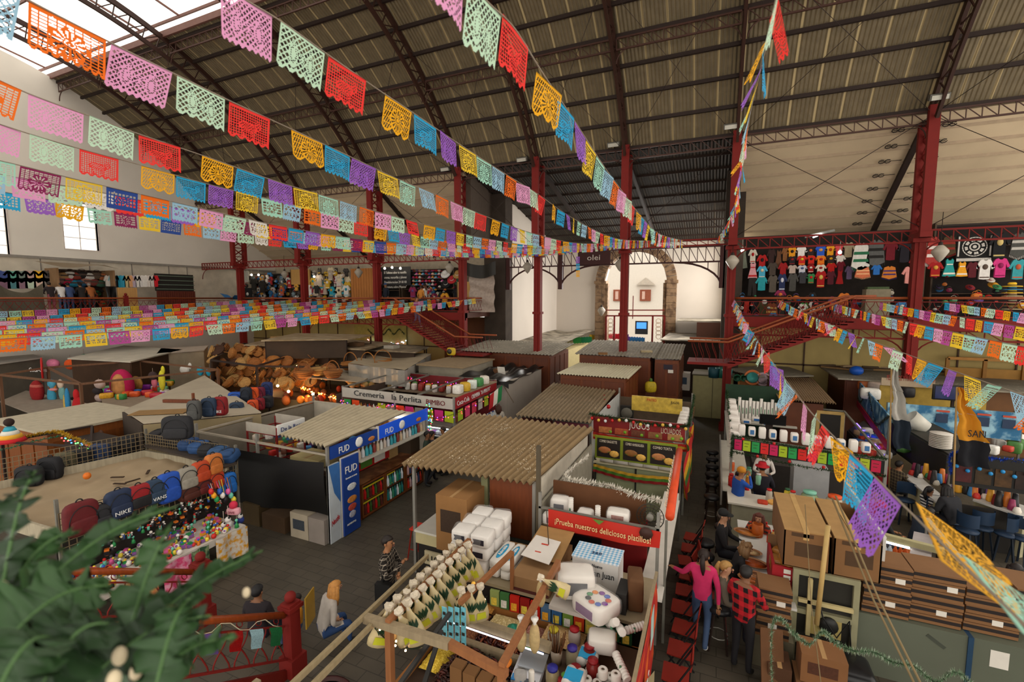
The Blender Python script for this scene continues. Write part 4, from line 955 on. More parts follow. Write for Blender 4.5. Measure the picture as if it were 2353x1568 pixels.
b.grid(lambda u,v:V((XE+1.2+.12*math.sin(u*9+v*3),a.y+(e.y-a.y)*u,5.0+(a.z-5.0)*(v)-.5*v*math.sin(pi*u))),24,8)
one(b,'shade_cloth','dark grey netted shade cloth sagging in front of the end gallery blouses','cloth')
t=T('plywood_board','tan plywood board closing a stall beside the handbag stall','board',gE(293,700,1));a,e=gE(269,661,1),gE(318,718,1)
P(nb(M('B58A52',.8,.12,2,'wood')).box(a.x,a.x+.04,a.y,e.y,5,a.z),'panel',t);[P(nb(M('7A5A34')).box(a.x-.05,a.x,y,y+.06,5,a.z),'batten',t)for y in(a.y,e.y-.06)]
a,e=gE(240,658,.8),gE(270,700,.8);b=nb(M('1E1E1E',.35));b.grid(lambda u,v:V((a.x+.25*math.sin(v*3)*math.sin(u*5+1),a.y+(e.y-a.y)*u,5+(a.z-5)*v)),8,8);one(b,'plastic_sheet','black plastic sheet hanging beside the tan plywood board','sheet')
for k,c in enumerate(['C8C0B8','7AB0B8','2A2A2A','2A9AB8','3AA0C0','C8B888','D8A070','B8A8B8','E0DCD4','D8D4D0','E4E0DA','D8D0C8','D0C8C0','C81E28']):
 garment(gE(247+8.4*k,633,.2),c,'shirt','%s garment, %s on the line above the tan plywood board'%(cname(c),ORD[k]),'shirt','line of garments by the end wall',.62,1.0,None,pi/2)
def shutter(t_label,pa,pb,yy,m,grille=True,name='shutter'):
 a,e=Yp(*pa,yy),Yp(*pb,yy);t=T(name,t_label,'shutter',((a.x+e.x)/2,yy,5.0))
 b=nb(m);n=max(4,int((e.x-a.x)/.22));top=a.z-(1.0 if grille else 0)
 for i in range(n):x=a.x+(e.x-a.x)*i/n;b.box(x+.01,x+(e.x-a.x)/n-.01,yy-.03,yy+.03,5.0,top)
 P(b,'planks',t)
 if grille:
  g=nb(M('6A7A6A',.5))
  for k in range(4):g.box(a.x,e.x,yy-.02,yy+.02,top+.1+k*.28,top+.14+k*.28)
  P(g,'grille',t);P(nb(M('24221E')).box(a.x,e.x,yy+.1,yy+.14,top,a.z+.1),'dark_opening',t)
 return t
a,e=gE(357,632,.2),gE(450,700,.2);t=T('shutter','dark red-brown plank shutter with a green grille above, by the end wall','shutter',(a.x,(a.y+e.y)/2,5));b=nb(M('5A2416',.6,.2,2,'wood'));n=18;tp=a.z-1.0
for i in range(n):y=a.y+(e.y-a.y)*i/n;b.box(a.x-.03,a.x+.03,y+.01,y+(e.y-a.y)/n-.01,5,tp)
P(b,'planks',t);b=nb(M('6A7A6A',.5))
for k in range(4):b.box(a.x-.02,a.x+.02,a.y,e.y,tp+.1+k*.28,tp+.14+k*.28)
P(b,'grille',t);P(nb(M('24221E')).box(a.x-.14,a.x-.1,a.y,e.y,tp,a.z+.1),'dark_opening',t)
shutter('plain orange-brown wooden shutter on the left gallery',(806,618),(862,692),24.6,M('A86A30',.6,.15,2,'wood'),False)
YL=25.6
def gL(px,py,dy=0):return Yp(px,py,YL+dy)
def board(pa,pb,m,label,dy=0,name='plywood_board'):
 a,e=gL(*pa,dy),gL(*pb,dy);t=T(name,label,'board',((a.x+e.x)/2,a.y,e.z));P(nb(m).box(a.x,e.x,a.y,a.y+.04,e.z,a.z),'panel',t);[P(nb(M('6A4A2A')).box(x,x+.05,a.y-.02,a.y,e.z,a.z),'batten',t)for x in(a.x,e.x-.05)]
PLY=M('B98E50',.8,.1,2,'wood')
board((530,632),(549,660),PLY,'small ochre board hung under the lit bulb of the left gallery',.3);board((667,620),(694,654),PLY,'ochre plywood board high left of the second column',-.2);board((697,620),(714,655),PLY,'ochre plywood board high right of the second column',-.2);board((1050,648),(1086,692),M('C09858',.8,.1,2,'wood'),'pale plywood counter front beside the hat stall',-1.2);board((1090,640),(1108,690),M('9A6838',.8,.1,2,'wood'),'brown board before the plastic-wrapped corner of the left gallery',-.4)
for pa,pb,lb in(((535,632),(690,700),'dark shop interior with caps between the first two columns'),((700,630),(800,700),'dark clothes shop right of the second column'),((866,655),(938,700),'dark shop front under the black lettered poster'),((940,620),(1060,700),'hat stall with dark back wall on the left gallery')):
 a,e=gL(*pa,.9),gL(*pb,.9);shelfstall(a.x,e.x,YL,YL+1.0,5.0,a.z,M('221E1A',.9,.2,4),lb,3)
t=T('poster','black poster with white lettering above a dark shop on the left gallery','poster',gL(906,655));a,e=gL(868,615,-.1),gL(944,656,-.1)
P(nb(M('1C1A1C',.6)).box(a.x,e.x,a.y,a.y+.03,e.z,a.z).mat(M('8A4A50')).box(a.x+.1,a.x+.35,a.y-.01,a.y,e.z+.1,a.z-.3),'sheet',t)
for k,s in enumerate(('El Tableton sabor te mandillo','cremas, mascarillas y jabones','Preelaboracion 29 00 00','"mentora sobre Mexico"')):txt(s,(a.x+.55,a.y-.02,a.z-.45-.32*k),X_,Z_,.17,M('D8D4CC',.8),t,(e.x-a.x)*.68)
HATC=['B02030','2A8AA0','D0406A','1E1C1E','E09030','3A5AA0','D8D4CC','C82430','2A2424','60A0C8','E0C8B0','8A1C28','E8E4DC','D060A0']
for k in range(48):
 c=HATC[(k*5)%14];px=950+(k%10)*7.4;py=622+(k//10)*8
 garment(gL(px,py,.3)+Z_*.1,c,'cap','small %s cap pinned on the hat stall wall'%cname(c),'cap','caps pinned on the hat stall wall',1.0,1.0,HATC[(k*3+1)%14])
for px,py,c,lb in((1021,623,'D8D4D0','white and black hat at the top of the hat stall'),(1036,636,'B02A30','red and white sombrero on the hat stall'),(1049,624,'A8824A','straw sombrero at the right of the hat stall'),(1052,640,'24442C','dark green sombrero on the hat stall'),(1022,646,'1E1C1E','black sombrero on the hat stall')):
 garment(gL(px,py,-.1),c,'hat',lb,'hat','sombreros on the hat stall',1.5,1.5,'D8D4CC')
scatter(120,lambda i:gL(rr.uniform(540,690),rr.uniform(626,684),rr.uniform(-.2,.5)),['shirt','shirt','bag','hat','shirt'],'indistinct dark garment in the cap shop between the first columns','garment','goods in the left gallery shops',(.6,1.0),['2A2826','4A4440','D8D0C8','3A3A40','A82A2A','6A5A48','C8C0B8','2A6AA0','8A6A40','D8A040','7A8A90','B85A3A'])
scatter(75,lambda i:gL(rr.uniform(704,800),rr.uniform(614,682),rr.uniform(-.3,.4)),['shirt','shirt','dress','bag'],'indistinct garment in the clothes shop right of the second column','garment','goods in the clothes shop',(.7,1.2),['2A2826','B0A090','8A2A34','D8C8A8','2A98B0','C8C0B8','4A4440','C8A030','E0DCD4'])
scatter(55,lambda i:gL(rr.uniform(944,1056),rr.uniform(656,702),rr.uniform(-.4,.4)),['bag','shirt','cap'],'indistinct bag or garment low in the hat stall','garment','goods low in the hat stall',(.6,1.0))
for k,(px,py,c)in enumerate(((565,622,'A8A49A'),(583,640,'24221E'),(603,645,'2A2622'))):garment(gL(px,py,-.5),c,'hoodie','%s jacket hanging in the cap shop, %s from the first column'%(cname(c),ORD[k]),'jacket','jackets in the cap shop',1.3,1.3)
a,e=gL(558,662,-2.5),gL(580,690,-2.5);b=nb(M('161616',.9)).box(a.x,e.x,a.y,a.y+.02,e.z,a.z).mat(M('C8C4BC')).lathe([(0,0),(.12,0),(.12,.02),(0,.02)],((a.x+e.x)/2,a.y,(a.z+e.z)/2),10,Matrix.Rotation(pi/2,3,'X'));one(b,'banner','black banner with a white skull spot hanging by the first column','banner')
b=nb(M('2A7AC0',.6));a,e=gL(500,673,-3.4),gL(540,692,-3.4);b.grid(lambda u,v:V((a.x+(e.x-a.x)*u,a.y+.6*v,e.z+(a.z-e.z)*(.6+.4*math.cos(u*5))*(1-.2*v))),10,4);one(b,'tarpaulin','bright blue tarpaulin draped over goods left of the first column','tarpaulin')
t=T('plastic_wrapped_goods','tall bundle wrapped in white plastic under a black sheet, by the stone pier','bundle',gL(1115,690,-1.3));a,e=gL(1086,616,-1.3),gL(1143,692,-1.3)
P(nb(M('A8988C',.4,.2,8)).grid(lambda u,v:V((a.x+(e.x-a.x)*u,a.y-.4-.08*math.sin(v*20+u*4),5+(a.z-5.0)*v)),12,16),'wrapping',t)
P(nb(M('24211C',.5)).grid(lambda u,v:V((a.x-.1+(e.x-a.x+.3)*u,a.y-.6-.1*math.sin(u*9),a.z+.3-.75*v-.2*math.sin(pi*u))),12,4),'black_sheet',t)
for px,py,dy in((462,613,-1),):pass
SRC=None
for px,py,yy,lb in((540,630,25,'above the small ochre board'),(578,632,25,'in the cap shop'),(594,632,25,'in the cap shop, right of its twin'),(722,636,25,'in the clothes shop'),(884,617,25,'over the black poster'),(901,615,25,'at the middle of the black poster'),(920,617,25,'at the right of the black poster'),(1706,576,24.5,'at the left end of the clothes wall'),(1930,580,24.5,'high on the clothes wall')):
 if SRC is None:
  SRC=T('light_bulb','lit white bulb '+lb,'bulb',Yp(px,py,yy),group='lit bulbs on the gallery');P(nb(M('FFF2D8',.4,0,emit=9)).ball((0,0,0),.075),'glass',SRC,local=True);P(nb(M('CFC8BC')).lathe([(.04,.06),(.04,.14),(.01,.14),(.01,.5)],n=8),'socket',SRC,local=True)
 else:inst(SRC,'lit white bulb '+lb,Yp(px,py,yy))
a,e=Yp(1868,546,24.8),Yp(1888,538,24.8)
t=T('tube_lamp','lit fluorescent tube under the right aisle roof above the clothes wall','lamp',a);P(nb(M('FFFFFF',.3,0,emit=6)).bar(a,e,.06),'tube',t);P(nb(M('8A8A84')).bar(a+V((-.3,.1,.05)),e+V((.5,.1,.15)),.1),'fixture',t)
STEEL,GALV=M('8A8780',.4,.1,metal=.3),M('6A675E',.55,.2)
DUST=M('8C7452',.9,.1,17,'fleck',h2='D8CCB4')
CORRW=M('ADA188',.9,.12,3)
WOODB,WOODD=M('6A3416',.55,.18,2,'wood'),M('4A2210',.6,.15,2,'wood')
WHT,CRM=M('D6D0C6',.7,.06),M('B8AC82',.7,.1)
t=T('corrugated_roof_stall','market stall under the large dusty corrugated roof in the middle of the hall','stall',(-4.4,9.6,0))
c=[Zp(920,1068,2.45),Zp(1222,1112,2.42),Zp(1088,950,2.45),Zp(1368,984,2.42)]
P(corr(nb(DUST),c[0],c[1],c[2],c[3],22,.036),'corrugated_roof',t)
for x,y,z1 in((-5.62,7.72,2.4),(-5.7,11.6,2.4),(-3.0,11.6,2.4),(-2.95,7.75,2.4)):P(nb(STEEL).box(x-.03,x+.03,y-.03,y+.03,0,z1),'post',t)
P(nb(M('4E4434',.7)).bar(V((-2.82,7.62,0)),V((-2.82,7.62,3.15)),.07),'tall_pole',t)
bx(t,'wood_panel',WOODB,-3.95,-2.95,7.9,7.95,1.15,2.38);bx(t,'green_base_panel',M('4A5048',.7,.1),-3.95,-2.95,7.88,7.95,0,1.13);bx(t,'corner_board',M('6A6A4A',.7),-4.12,-3.98,7.86,7.95,0,2.35)
bx(t,'back_panel',M('3E342A',.8,.2),-5.6,-3.0,11.5,11.55,1.5,2.4);bx(t,'right_panel',M('B8B0A0',.8,.15),-2.95,-2.9,8.0,11.5,1.7,2.38)
t=T('counter','white-topped cream counter with a number plate beside the aisle','counter',(-5.0,8.5,0))
bx(t,'worktop',M('CFCBC0',.4,.05),-5.56,-4.35,7.6,9.9,.96,1.0);bx(t,'cream_apron',CRM,-5.54,-4.37,7.62,9.88,.72,.96);bx(t,'dark_base',M('221E1A',.7),-5.5,-4.4,7.66,9.85,0,.72)
bx(t,'number_plate',M('B4A888',.6),-5.3,-4.9,7.58,7.62,.34,.62);txt('110',(-5.22,7.57,.42),X_,Z_,.13,M('201C18',.7),t,.24)
for k in range(3):carton('small flat carton, %s of the low stack on the white counter'%('lowest','middle','topmost')[k],-5.06+.01*k,-4.76+.01*k,7.95,8.35,1.0+.11*k,1.105+.11*k,'7A5C3E',group='small cartons on the counter')
t=T('stool','tall red metal stool in the aisle beside the number-plate counter','stool',(-5.85,8.2,0));bx(t,'seat',M('B82E18',.5),-6.02,-5.68,8.05,8.38,.68,.72)
for sx in(-1,1):
 for sy in(-1,1):P(nb(M('8A2014',.5)).bar((-5.85+sx*.13,8.21+sy*.13,.68),(-5.85+sx*.2,8.21+sy*.2,0),.025),'leg',t)
P(nb(M('8A2014',.5)).bar((-6.02,8.04,.25),(-5.68,8.04,.25),.02).bar((-6.02,8.38,.25),(-5.68,8.38,.25),.02),'rung',t)
RW=M('7A1414',.6,.1)
t=T('kitchen_stall','open-topped kitchen stall with red walls and a red banner across its front','stall',(-1.75,9.6,0))
bx(t,'red_wall',RW,-2.8,-.98,8.42,8.46,0,1.75);bx(t,'left_wall',M('8E8878',.8,.15),-2.85,-2.8,7.7,11.6,0,2.0);bx(t,'hardboard_back',M('5E3A20',.8,.12),-2.75,-1.0,8.26,8.3,1.74,2.28)
for x in(-2.78,-.72):P(nb(STEEL).box(x-.025,x+.025,7.58,7.63,0,2.3),'post',t)
bx(t,'top_rail',GALV,-2.8,-.7,7.58,7.62,2.0,2.04);bx(t,'shelf',M('7A6A50',.8),-2.78,-.98,7.66,8.26,1.66,1.7)
bx(t,'oven',M('1C1A1A',.35),-2.42,-1.82,8.36,8.42,.55,1.2);bx(t,'oven_label',M('C8C4B8'),-2.2,-2.02,8.352,8.36,1.02,1.05);bx(t,'oven_label',M('C8C4B8'),-2.2,-2.04,8.352,8.36,.8,.83)
t=T('banner','red banner with white advertising words across the front of the kitchen stall','banner',(-1.7,7.55,1.6))
a,e,g,h=Yp(1260,1170,7.55),Yp(1519,1223,7.55),Yp(1515,1262,7.55),Yp(1260,1210,7.55)
P(nb(M('B8281A',.55,.1,2)).grid(lambda u,v:h.lerp(g,u).lerp(a.lerp(e,u),v)+V((0,-.02*math.sin(u*11)*(1-v),-.03*math.sin(pi*u)*(1-v))),30,6),'cloth',t)
d=(e-a).normalized();txt('¡Prueba nuestros deliciosos platillos!',h.lerp(g,.07)+V((0,-.035,.1)),d,Z_,.105,M('E0C890',.7),t,(g-h).length*.86)
b=nb(M('3A2018',.6));b.lathe([(0,0),(.11,0),(.11,.01),(0,.012)],a.lerp(e,.88)+V((0,-.02,-.07)),10,Matrix.Rotation(pi/2,3,'X'));b.mat(M('5A7A2A',.6)).prism([(-.1,0),(.1,0),(.02,-.08)],a.lerp(e,.47)+V((0,-.03,0)),X_,Z_,.006);P(b,'printed_food',t)
def foam(label,c,sx,sy,sz,rz=0,group='foam packs on the kitchen shelf',print_=None,name='foam_pack',wrap=True):
 t=T(name,label,'pack',V(c)-Z_*sz/2,0,group);P(rbox(nb(M('DDD6CE',.6,.04)),c,sx,sy,sz,rz,.3),'foam',t)
 if print_:P(nb(M(print_,.6,.3,40)).cbox(V(c)+Matrix.Rotation(rz,3,'Z')@V((0,-sy/2-.002,0)),sx*.55,.008,sz*.5,rz),'printed_label',t)
 if wrap:P(rbox(nb(M('F0F0EE',.15,0,5,'glass',alpha=.14)),V(c)+Z_*.01,sx*1.12,sy*1.14,sz*1.08,rz,.45),'plastic_wrap',t)
 return t
foam('printed foam pack at the left end of the kitchen shelf',(-2.52,7.98,1.92),.34,.26,.36,.1,print_='2A2A3A');foam('lying foam pack at the left end of the kitchen shelf',(-2.55,7.72,1.78),.42,.18,.2,0,print_='6A2A5A');foam('plain foam block between the two cup stacks',(-2.0,7.85,1.85),.28,.26,.3,0)
foam('upper foam pack right of the cup stacks',(-1.42,7.88,2.0),.38,.26,.2,.05,print_='8A4A3A');foam('left lower foam pack right of the cup stacks',(-1.5,7.78,1.79),.22,.24,.2);foam('right lower foam pack right of the cup stacks',(-1.25,7.78,1.79),.22,.24,.2)
def cups(label,base,top,r=.05,group='foam cup stacks'):
 base,top=V(base),V(top);t=T('foam_cup_stack',label,'cups',base,0,group);L_=(top-base).length;q=(top-base).to_track_quat('Z','Y').to_matrix();n=max(4,int(L_/.035));pr=[]
 for i in range(n):pr+=[(r*.86,L_*i/n),(r,L_*(i+.8)/n),(r,L_*(i+.98)/n)]
 b=nb(M('DAD4CC',.6,.04));b.lathe(pr+[(r*.8,L_)],base,9,q);P(b,'cups',t);P(nb(M('4A7A5A',.6)).cbox(base.lerp(top,.5)+V((0,-r,0)),r*.5,.006,L_*.3),'printed_mark',t);return t
cups('left upright foam cup stack on the kitchen shelf',(-2.26,7.8,1.7),(-2.26,7.8,2.2));cups('right upright foam cup stack on the kitchen shelf',(-1.76,7.78,1.7),(-1.76,7.78,2.15))
for k,(x,c,w)in enumerate(((-2.28,'2A6AB0',.2),(-2.08,'C89A60',.26),(-1.78,'D8602A',.3))):
 t=T('food_packet',('blue','tan','orange')[k]+' food packet lying at the front of the kitchen shelf','packet',(x,7.68,1.7),0,'packets on the kitchen shelf');P(rbox(nb(M(c,.4,.2,20)),(x,7.68,1.74),w,.12,.08),'bag',t);P(nb(M('E0D0B0',.5)).cbox((x,7.62,1.75),w*.5,.01,.04),'label_patch',t)
t=T('wagon_wheel_fan','round dark wire fan at the right end of the kitchen shelf','fan',(-.92,8.1,1.75))
q=Matrix.Rotation(pi/2,3,'X');b=nb(M('3A3630',.5,metal=.4));cc=V((-.9,8.05,2.0))
for r in(.23,.17,.11):b.tube([cc+V((r*math.cos(u),0,r*math.sin(u)))for u in[2*pi*j/20 for j in range(21)]],.008,4,False)
for j in range(20):u=2*pi*j/20;b.tube([cc,cc+V((.23*math.cos(u),-.02,.23*math.sin(u)))],.005,3,False)
P(b,'guard',t);P(nb(M('8A867C',.4)).lathe([(0,-.05),(.06,-.05),(.06,.05),(0,.05)],cc,12,q),'hub',t);bx(t,'stand',M('2A2724'),-.93,-.87,8.04,8.1,1.7,1.8)
b=nb(M('D8D2C6',.9,.05));tinsel(b,[Zp(1352,1048,2.28),Zp(1318,1075,2.3),Zp(1298,1098,2.3),Zp(1345,1108,2.3),Zp(1400,1118,2.28),Zp(1450,1135,2.28),Zp(1520,1152,2.25)],.1,130,.014);one(b,'fluffy_garland','fluffy white garland draped over the top edge of the kitchen stall','garland')
t=T('orange_roll','rolled orange banner with white words along the aisle side of the kitchen stall','banner',(-.6,7.8,2.1));a,e=Zp(1539,1188,2.15),Zp(1561,1036,2.15)
P(nb(M('D2481E',.6,.1,4)).tube([a,a.lerp(e,.5)+Z_*-.02,e],.075,10),'roll',t);txt('¡PRUEBA NUESTROS deliciosos',a.lerp(e,.08)+V((-.078,0,-.01)),(e-a),Z_*.7+X_*-.5,.07,M('E8D8C0',.7),t,(e-a).length*.8)
P(nb(GALV).bar((-.6,7.7,0),(-.6,7.7,2.15),.04),'pole',t);P(nb(GALV).bar((-.6,11.3,0),(-.6,11.3,2.15),.04),'pole',t)
t=T('bar_counter','narrow white bar counter along the aisle side of the kitchen stall','counter',(-.78,9.5,0));bx(t,'worktop',WHT,-.98,-.6,7.3,11.7,.97,1.01);bx(t,'base',RW,-.95,-.85,7.4,11.6,0,.97)
t=T('menu_kitchen','green-framed kitchen front with three food pictures and pale green cupboards','stall',(-1.8,12.2,0))
bx(t,'cupboard',M('9AA07C',.7,.08),-2.85,-.72,12.1,12.6,0,1.38);bx(t,'ledge',M('C0B898',.6),-2.85,-.72,11.95,12.6,1.38,1.42)
for x in(-2.82,-1.75,-.74):bx(t,'dark_stile',M('26241E'),x-.02,x+.02,12.07,12.1,0,1.45)
bx(t,'board_frame',M('7C8A22',.6),-2.78,-.72,11.82,11.88,1.58,2.18)
for k,(nm,cc)in enumerate((('COMBO BAGUETTE','A8683A'),('COMBO HAMBURGUESA','8A5A2A'),('COMBO TORTA','B87848'))):
 x0=-2.72+.68*k;bx(t,'menu_picture',M('241C18',.5),x0,x0+.6,11.8,11.82,1.63,2.13);txt(nm,(x0+.06,11.795,2.03),X_,Z_,.07,M('D8CDB8',.7),t,.46)
 b=nb(M(cc,.6,.25,14));b.ball((x0+.2,11.79,1.83),(.17,.02,.09),10,6);b.mat(M('D8A850',.6,.3,30)).ball((x0+.45,11.79,1.75),(.13,.02,.09),8,5).mat(M('4A7A2A')).ball((x0+.2,11.785,1.79),(.17,.012,.02),8,4);P(b,'printed_food',t)
for k in range(5):
 x=-2.5+.38*k;t2=T('paper_roll','white paper roll on the ledge under the food pictures, %s from the left'%ORD[k],'roll',(x,11.98,1.42),0,'paper rolls');P(nb(WHT).tube([(x-.18,12.02,1.5),(x+.18,12.02,1.5)],.075,12),'roll',t2);P(nb(M('5A4A3A')).tube([(x+.178,12.02,1.5),(x+.183,12.02,1.5)],.02,8),'core',t2)
def fringe(label,pts,h,cols,n=60,name='striped_fringe',sag=.0):
 t=T(name,label,'fringe',pts[0]);path=spline([V(p)for p in pts],60);k=len(cols)
 for i,c in enumerate(cols):
  b=nb(M(c,.7,.15,12));z0,z1=-h*i/k,-h*(i+1)/k
  b.grid(lambda u,v:path[min(len(path)-1,int(u*(len(path)-1)))]+Z_*(z0+(z1-z0)*v)+V((0,-.015*math.sin(u*60+i),0)),min(n,len(path)-1),2);P(b,'stripe',t)
 return t
fringe('red, yellow and green tinsel fringe hung under the paper rolls',[(-2.85,11.94,1.36),(-1.8,11.9,1.26),(-.68,11.94,1.32)],.22,['C89A28','4A7A2A','8A1A1A'])
t=T('serape','red, yellow and green striped blanket hanging on the aisle corner of the juice stall','blanket',(-.5,12.3,.8))
for i in range(12):
 c=['A81E1A','C8961E','A81E1A','3E6A2A','C8961E','B8281E'][i%6];a,e=Zp(1588,930,2.2),V((-.52,11.6,1.9))
 P(nb(M(c,.85,.15,14)).grid(lambda u,v:V((-.5+.06*math.sin((i+v)*1.3+u*5),14.6-2.9*(i+v)/12,2.12-.05*(i+v)/12-(1.25+.2*math.sin(pi*(i+v)/12))*u)),8,2),'stripe',t)
t=T('juice_stall','juice and smoothie stall with a red sign board and evergreen garland','stall',(-1.8,14.8,0))
for x,y in((-3.1,12.75),(-.6,12.75),(-3.1,16.9),(-.6,16.9)):P(nb(STEEL).box(x-.03,x+.03,y-.03,y+.03,0,2.52),'post',t)
bx(t,'sign_board',M('7A1618',.5,.2,5),-3.1,-.6,12.68,12.72,2.0,2.5);bx(t,'back_panel',M('5A4A3A',.8,.2),-3.1,-.6,16.9,16.95,0,2.2);bx(t,'right_panel',M('4A4038',.8,.2),-.62,-.58,12.75,16.9,0,1.0);bx(t,'left_panel',M('B0B4B0',.6,.1),-3.12,-3.08,12.75,16.9,.8,2.2)
bx(t,'counter',M('3A3430',.7),-3.05,-.65,13.0,13.6,0,1.2);bx(t,'rear_counter',M('8A8478',.7),-3.05,-.65,16.2,16.85,0,1.3)
b=nb(M('B89A3A',.6,.35,7));b.box(-2.45,-.85,15.6,15.64,2.05,2.55);P(b,'menu_board',t,'faded yellow menu board');txt('PATIO',(-1.95,15.59,2.4),X_,Z_,.1,M('B83A1E',.7),t,.3);txt('JUGOS',(-1.2,15.59,2.38),X_,Z_,.09,M('2A2420',.7),t,.25)
txt('JUGOS',(-2.05,12.67,2.24),X_,Z_,.2,M('D8CFC0',.7),t,.55);txt('LICUADOS',(-1.2,12.67,2.2),X_,Z_,.15,M('C8B8A0',.7),t,.5)
for k,(x,c)in enumerate(((-2.7,'B87040'),(-2.25,'A85030'),(-1.8,'6A3A28'),(-1.35,'8A5838'),(-.85,'A87848'))):P(nb(M(c,.6,.3,18)).box(x-.18,x+.18,12.665,12.68,2.03,2.2),'menu_picture',t)
for k,x in enumerate((-2.55,-2.15,-1.7,-1.3,-.9,-.68)):P(nb(M('7AA82A',.6)).lathe([(0,0),(.045,0),(.045,.008),(0,.01)],(x,12.66,2.08+.03*(k%2)),10,Matrix.Rotation(pi/2,3,'X')),'price_dot',t)
GRN=M('24401E',.8,.25,12)
t=T('evergreen_garland','evergreen garland with red and gold baubles along the juice stall sign','garland',(-3.1,12.65,2.4));b=nb(GRN);tinsel(b,[(-3.15,12.64,2.54),(-2.5,12.62,2.5),(-1.8,12.6,2.45),(-1.2,12.6,2.44),(-.6,12.64,2.46),(-.52,13.5,2.5),(-.52,15,2.5),(-.55,16.8,2.5)],.1,80,.012);P(b,'needles',t)
for k in range(14):P(nb(M(('B01818','C8A040','C8C8C8')[k%3],.25)).ball((-3.05+.19*k,12.53,2.44-.04*math.sin(k)),.045,8,6),'bauble',t)
fringe('red and yellow tinsel fringe under the juice stall sign',[(-3.1,12.66,2.02),(-1.8,12.6,1.98),(-.55,12.62,1.98)],.2,['B02418','C89A28','A81E1A'])
for k in range(6):foam('white paper bundle on the left of the juice stall counter, %s from the left'%ORD[k],(-2.95+.14*k,13.2,1.3),.14,.24,.18,.1*k,'bundles on the juice counter',wrap=False)
for k in range(8):
 p=V((-.78,13.2+.42*k,0));foam('white foam pack on the aisle side of the juice stall, %s from the front'%ORD[k],p+Z_*(2.0-.12*(k<2)),.26,.36,.34,0,'foam packs along the juice stall',wrap=k%2==0)
 bx(t,'support',GALV,p.x-.1,p.x+.1,p.y-.1,p.y+.1,1.0,1.85)if 0 else None
t=T('side_shelf','long shelf along the aisle side of the juice stall','shelf',(-.78,14.8,1.0));bx(t,'board',GALV,-.95,-.62,13.0,16.8,1.72,1.76);bx(t,'board',GALV,-.95,-.62,13.0,16.8,1.0,1.03)
def bottle(label,p,r,h,c,cap,group,cat='bottle'):
 t=T('bottle',label,cat,p,0,group);P(nb(M(c,.25,.1)).lathe([(r*.9,0),(r,.01),(r,h*.55),(r*.45,h*.75),(r*.4,h*.9)],p,9),'body',t);P(nb(M(cap,.5)).lathe([(r*.45,h*.88),(r*.45,h),(0,h)],p,9),'cap',t);return t
for k,(x,c,cp_)in enumerate(((-1.6,'2A5AA8','D0D0D0'),(-1.45,'2A5AA8','D0D0D0'),(-1.3,'3A3A60','C02020'),(-1.9,'5A3A2A','2A2A2A'),(-2.1,'B8A090','2A6A3A'),(-2.35,'D8D4D0','2A8A9A'),(-2.6,'C88A3A','C83020'))):bottle('%s bottle on the juice stall counter, %s of seven'%(cname(c),ORD[k]),V((x,13.35,1.2)),.06,.32,c,cp_,'bottles on the juice counter')
t=T('desk_fan','dark square fan at the rear left of the juice stall','fan',(-2.7,16.3,1.3));bx(t,'housing',M('2A2824'),-2.95,-2.5,16.3,16.45,1.5,2.0);P(nb(M('6A665C')).lathe([(.2,0),(.2,.02),(.05,.02),(0,.03)],(-2.72,16.28,1.75),12,Matrix.Rotation(pi/2,3,'X')),'grille',t);bx(t,'foot',M('2A2824'),-2.9,-2.55,16.25,16.5,1.3,1.5)
t=T('snack_stall','snack stall with a small dusty corrugated roof and maroon signs','stall',(-4.2,14.4,0))
c=[Zp(1183,955,2.45),Zp(1357,972,2.42),Zp(1272,880,2.45),Zp(1417,898,2.42)];P(corr(nb(M('7E6C52',.9,.12,20,'fleck',h2='B8A88C')),*c,19,.03),'corrugated_roof',t)
x0,x1,y0,y1=-5.15,-3.05,12.4,16.6
for x in(x0,x1):
 for y in(y0,y1):P(nb(STEEL).box(x-.03,x+.03,y-.03,y+.03,0,2.4),'post',t)
for k,(a,e,c1,s)in enumerate(((x0+.05,-4.15,'4A1614','BIENVENIDOS'),(-4.1,x1-.05,'6A3038','ANTOJITOS'))):
 bx(t,'sign',M(c1,.5,.15,6),a,e,y0-.05,y0-.02,2.02,2.3);txt(s,(a+.2,y0-.055,2.1),X_,Z_,.1,M('B89A80',.7),t,.55);P(nb(M(('7A9A4A','C8A0A8')[k],.6)).ball((a+.1,y0-.055,2.16),(.07,.01,.07),8,5),'printed_food',t)
bx(t,'sign_frame',GALV,x0,x1,y0-.02,y0,1.98,2.34);bx(t,'glass_case',M('AEB8B8',.15,.1),x0+.05,x1-.05,y0,y0+.5,.9,1.35);bx(t,'base',M('3A3632'),x0+.05,x1-.05,y0,y0+.5,0,.9);bx(t,'back_panel',WOODD,x0,x1,y1-.05,y1,0,2.3);bx(t,'right_panel',M('B8BAB6',.5,.1),x1-.02,x1+.01,y0+.1,y1,1.3,2.38)
for k in range(9):bottle('small packet or jar on the snack stall glass case',V((x0+.3+.2*k,y0+.25,1.35)),.07,.2,SMALLC[(k*5)%12],'D8D4CC','jars on the snack stall')
for k,(px,py)in enumerate(((1388,912),(1390,922),(1398,935))):
 p=Zp(px,py,2.35);one(nb(M('A81818',.25)).ball(p,.07,8,6),'bauble','red bauble hanging on the corner of the snack stall, %s from the top'%ORD[k],'bauble','red baubles on the snack stall')
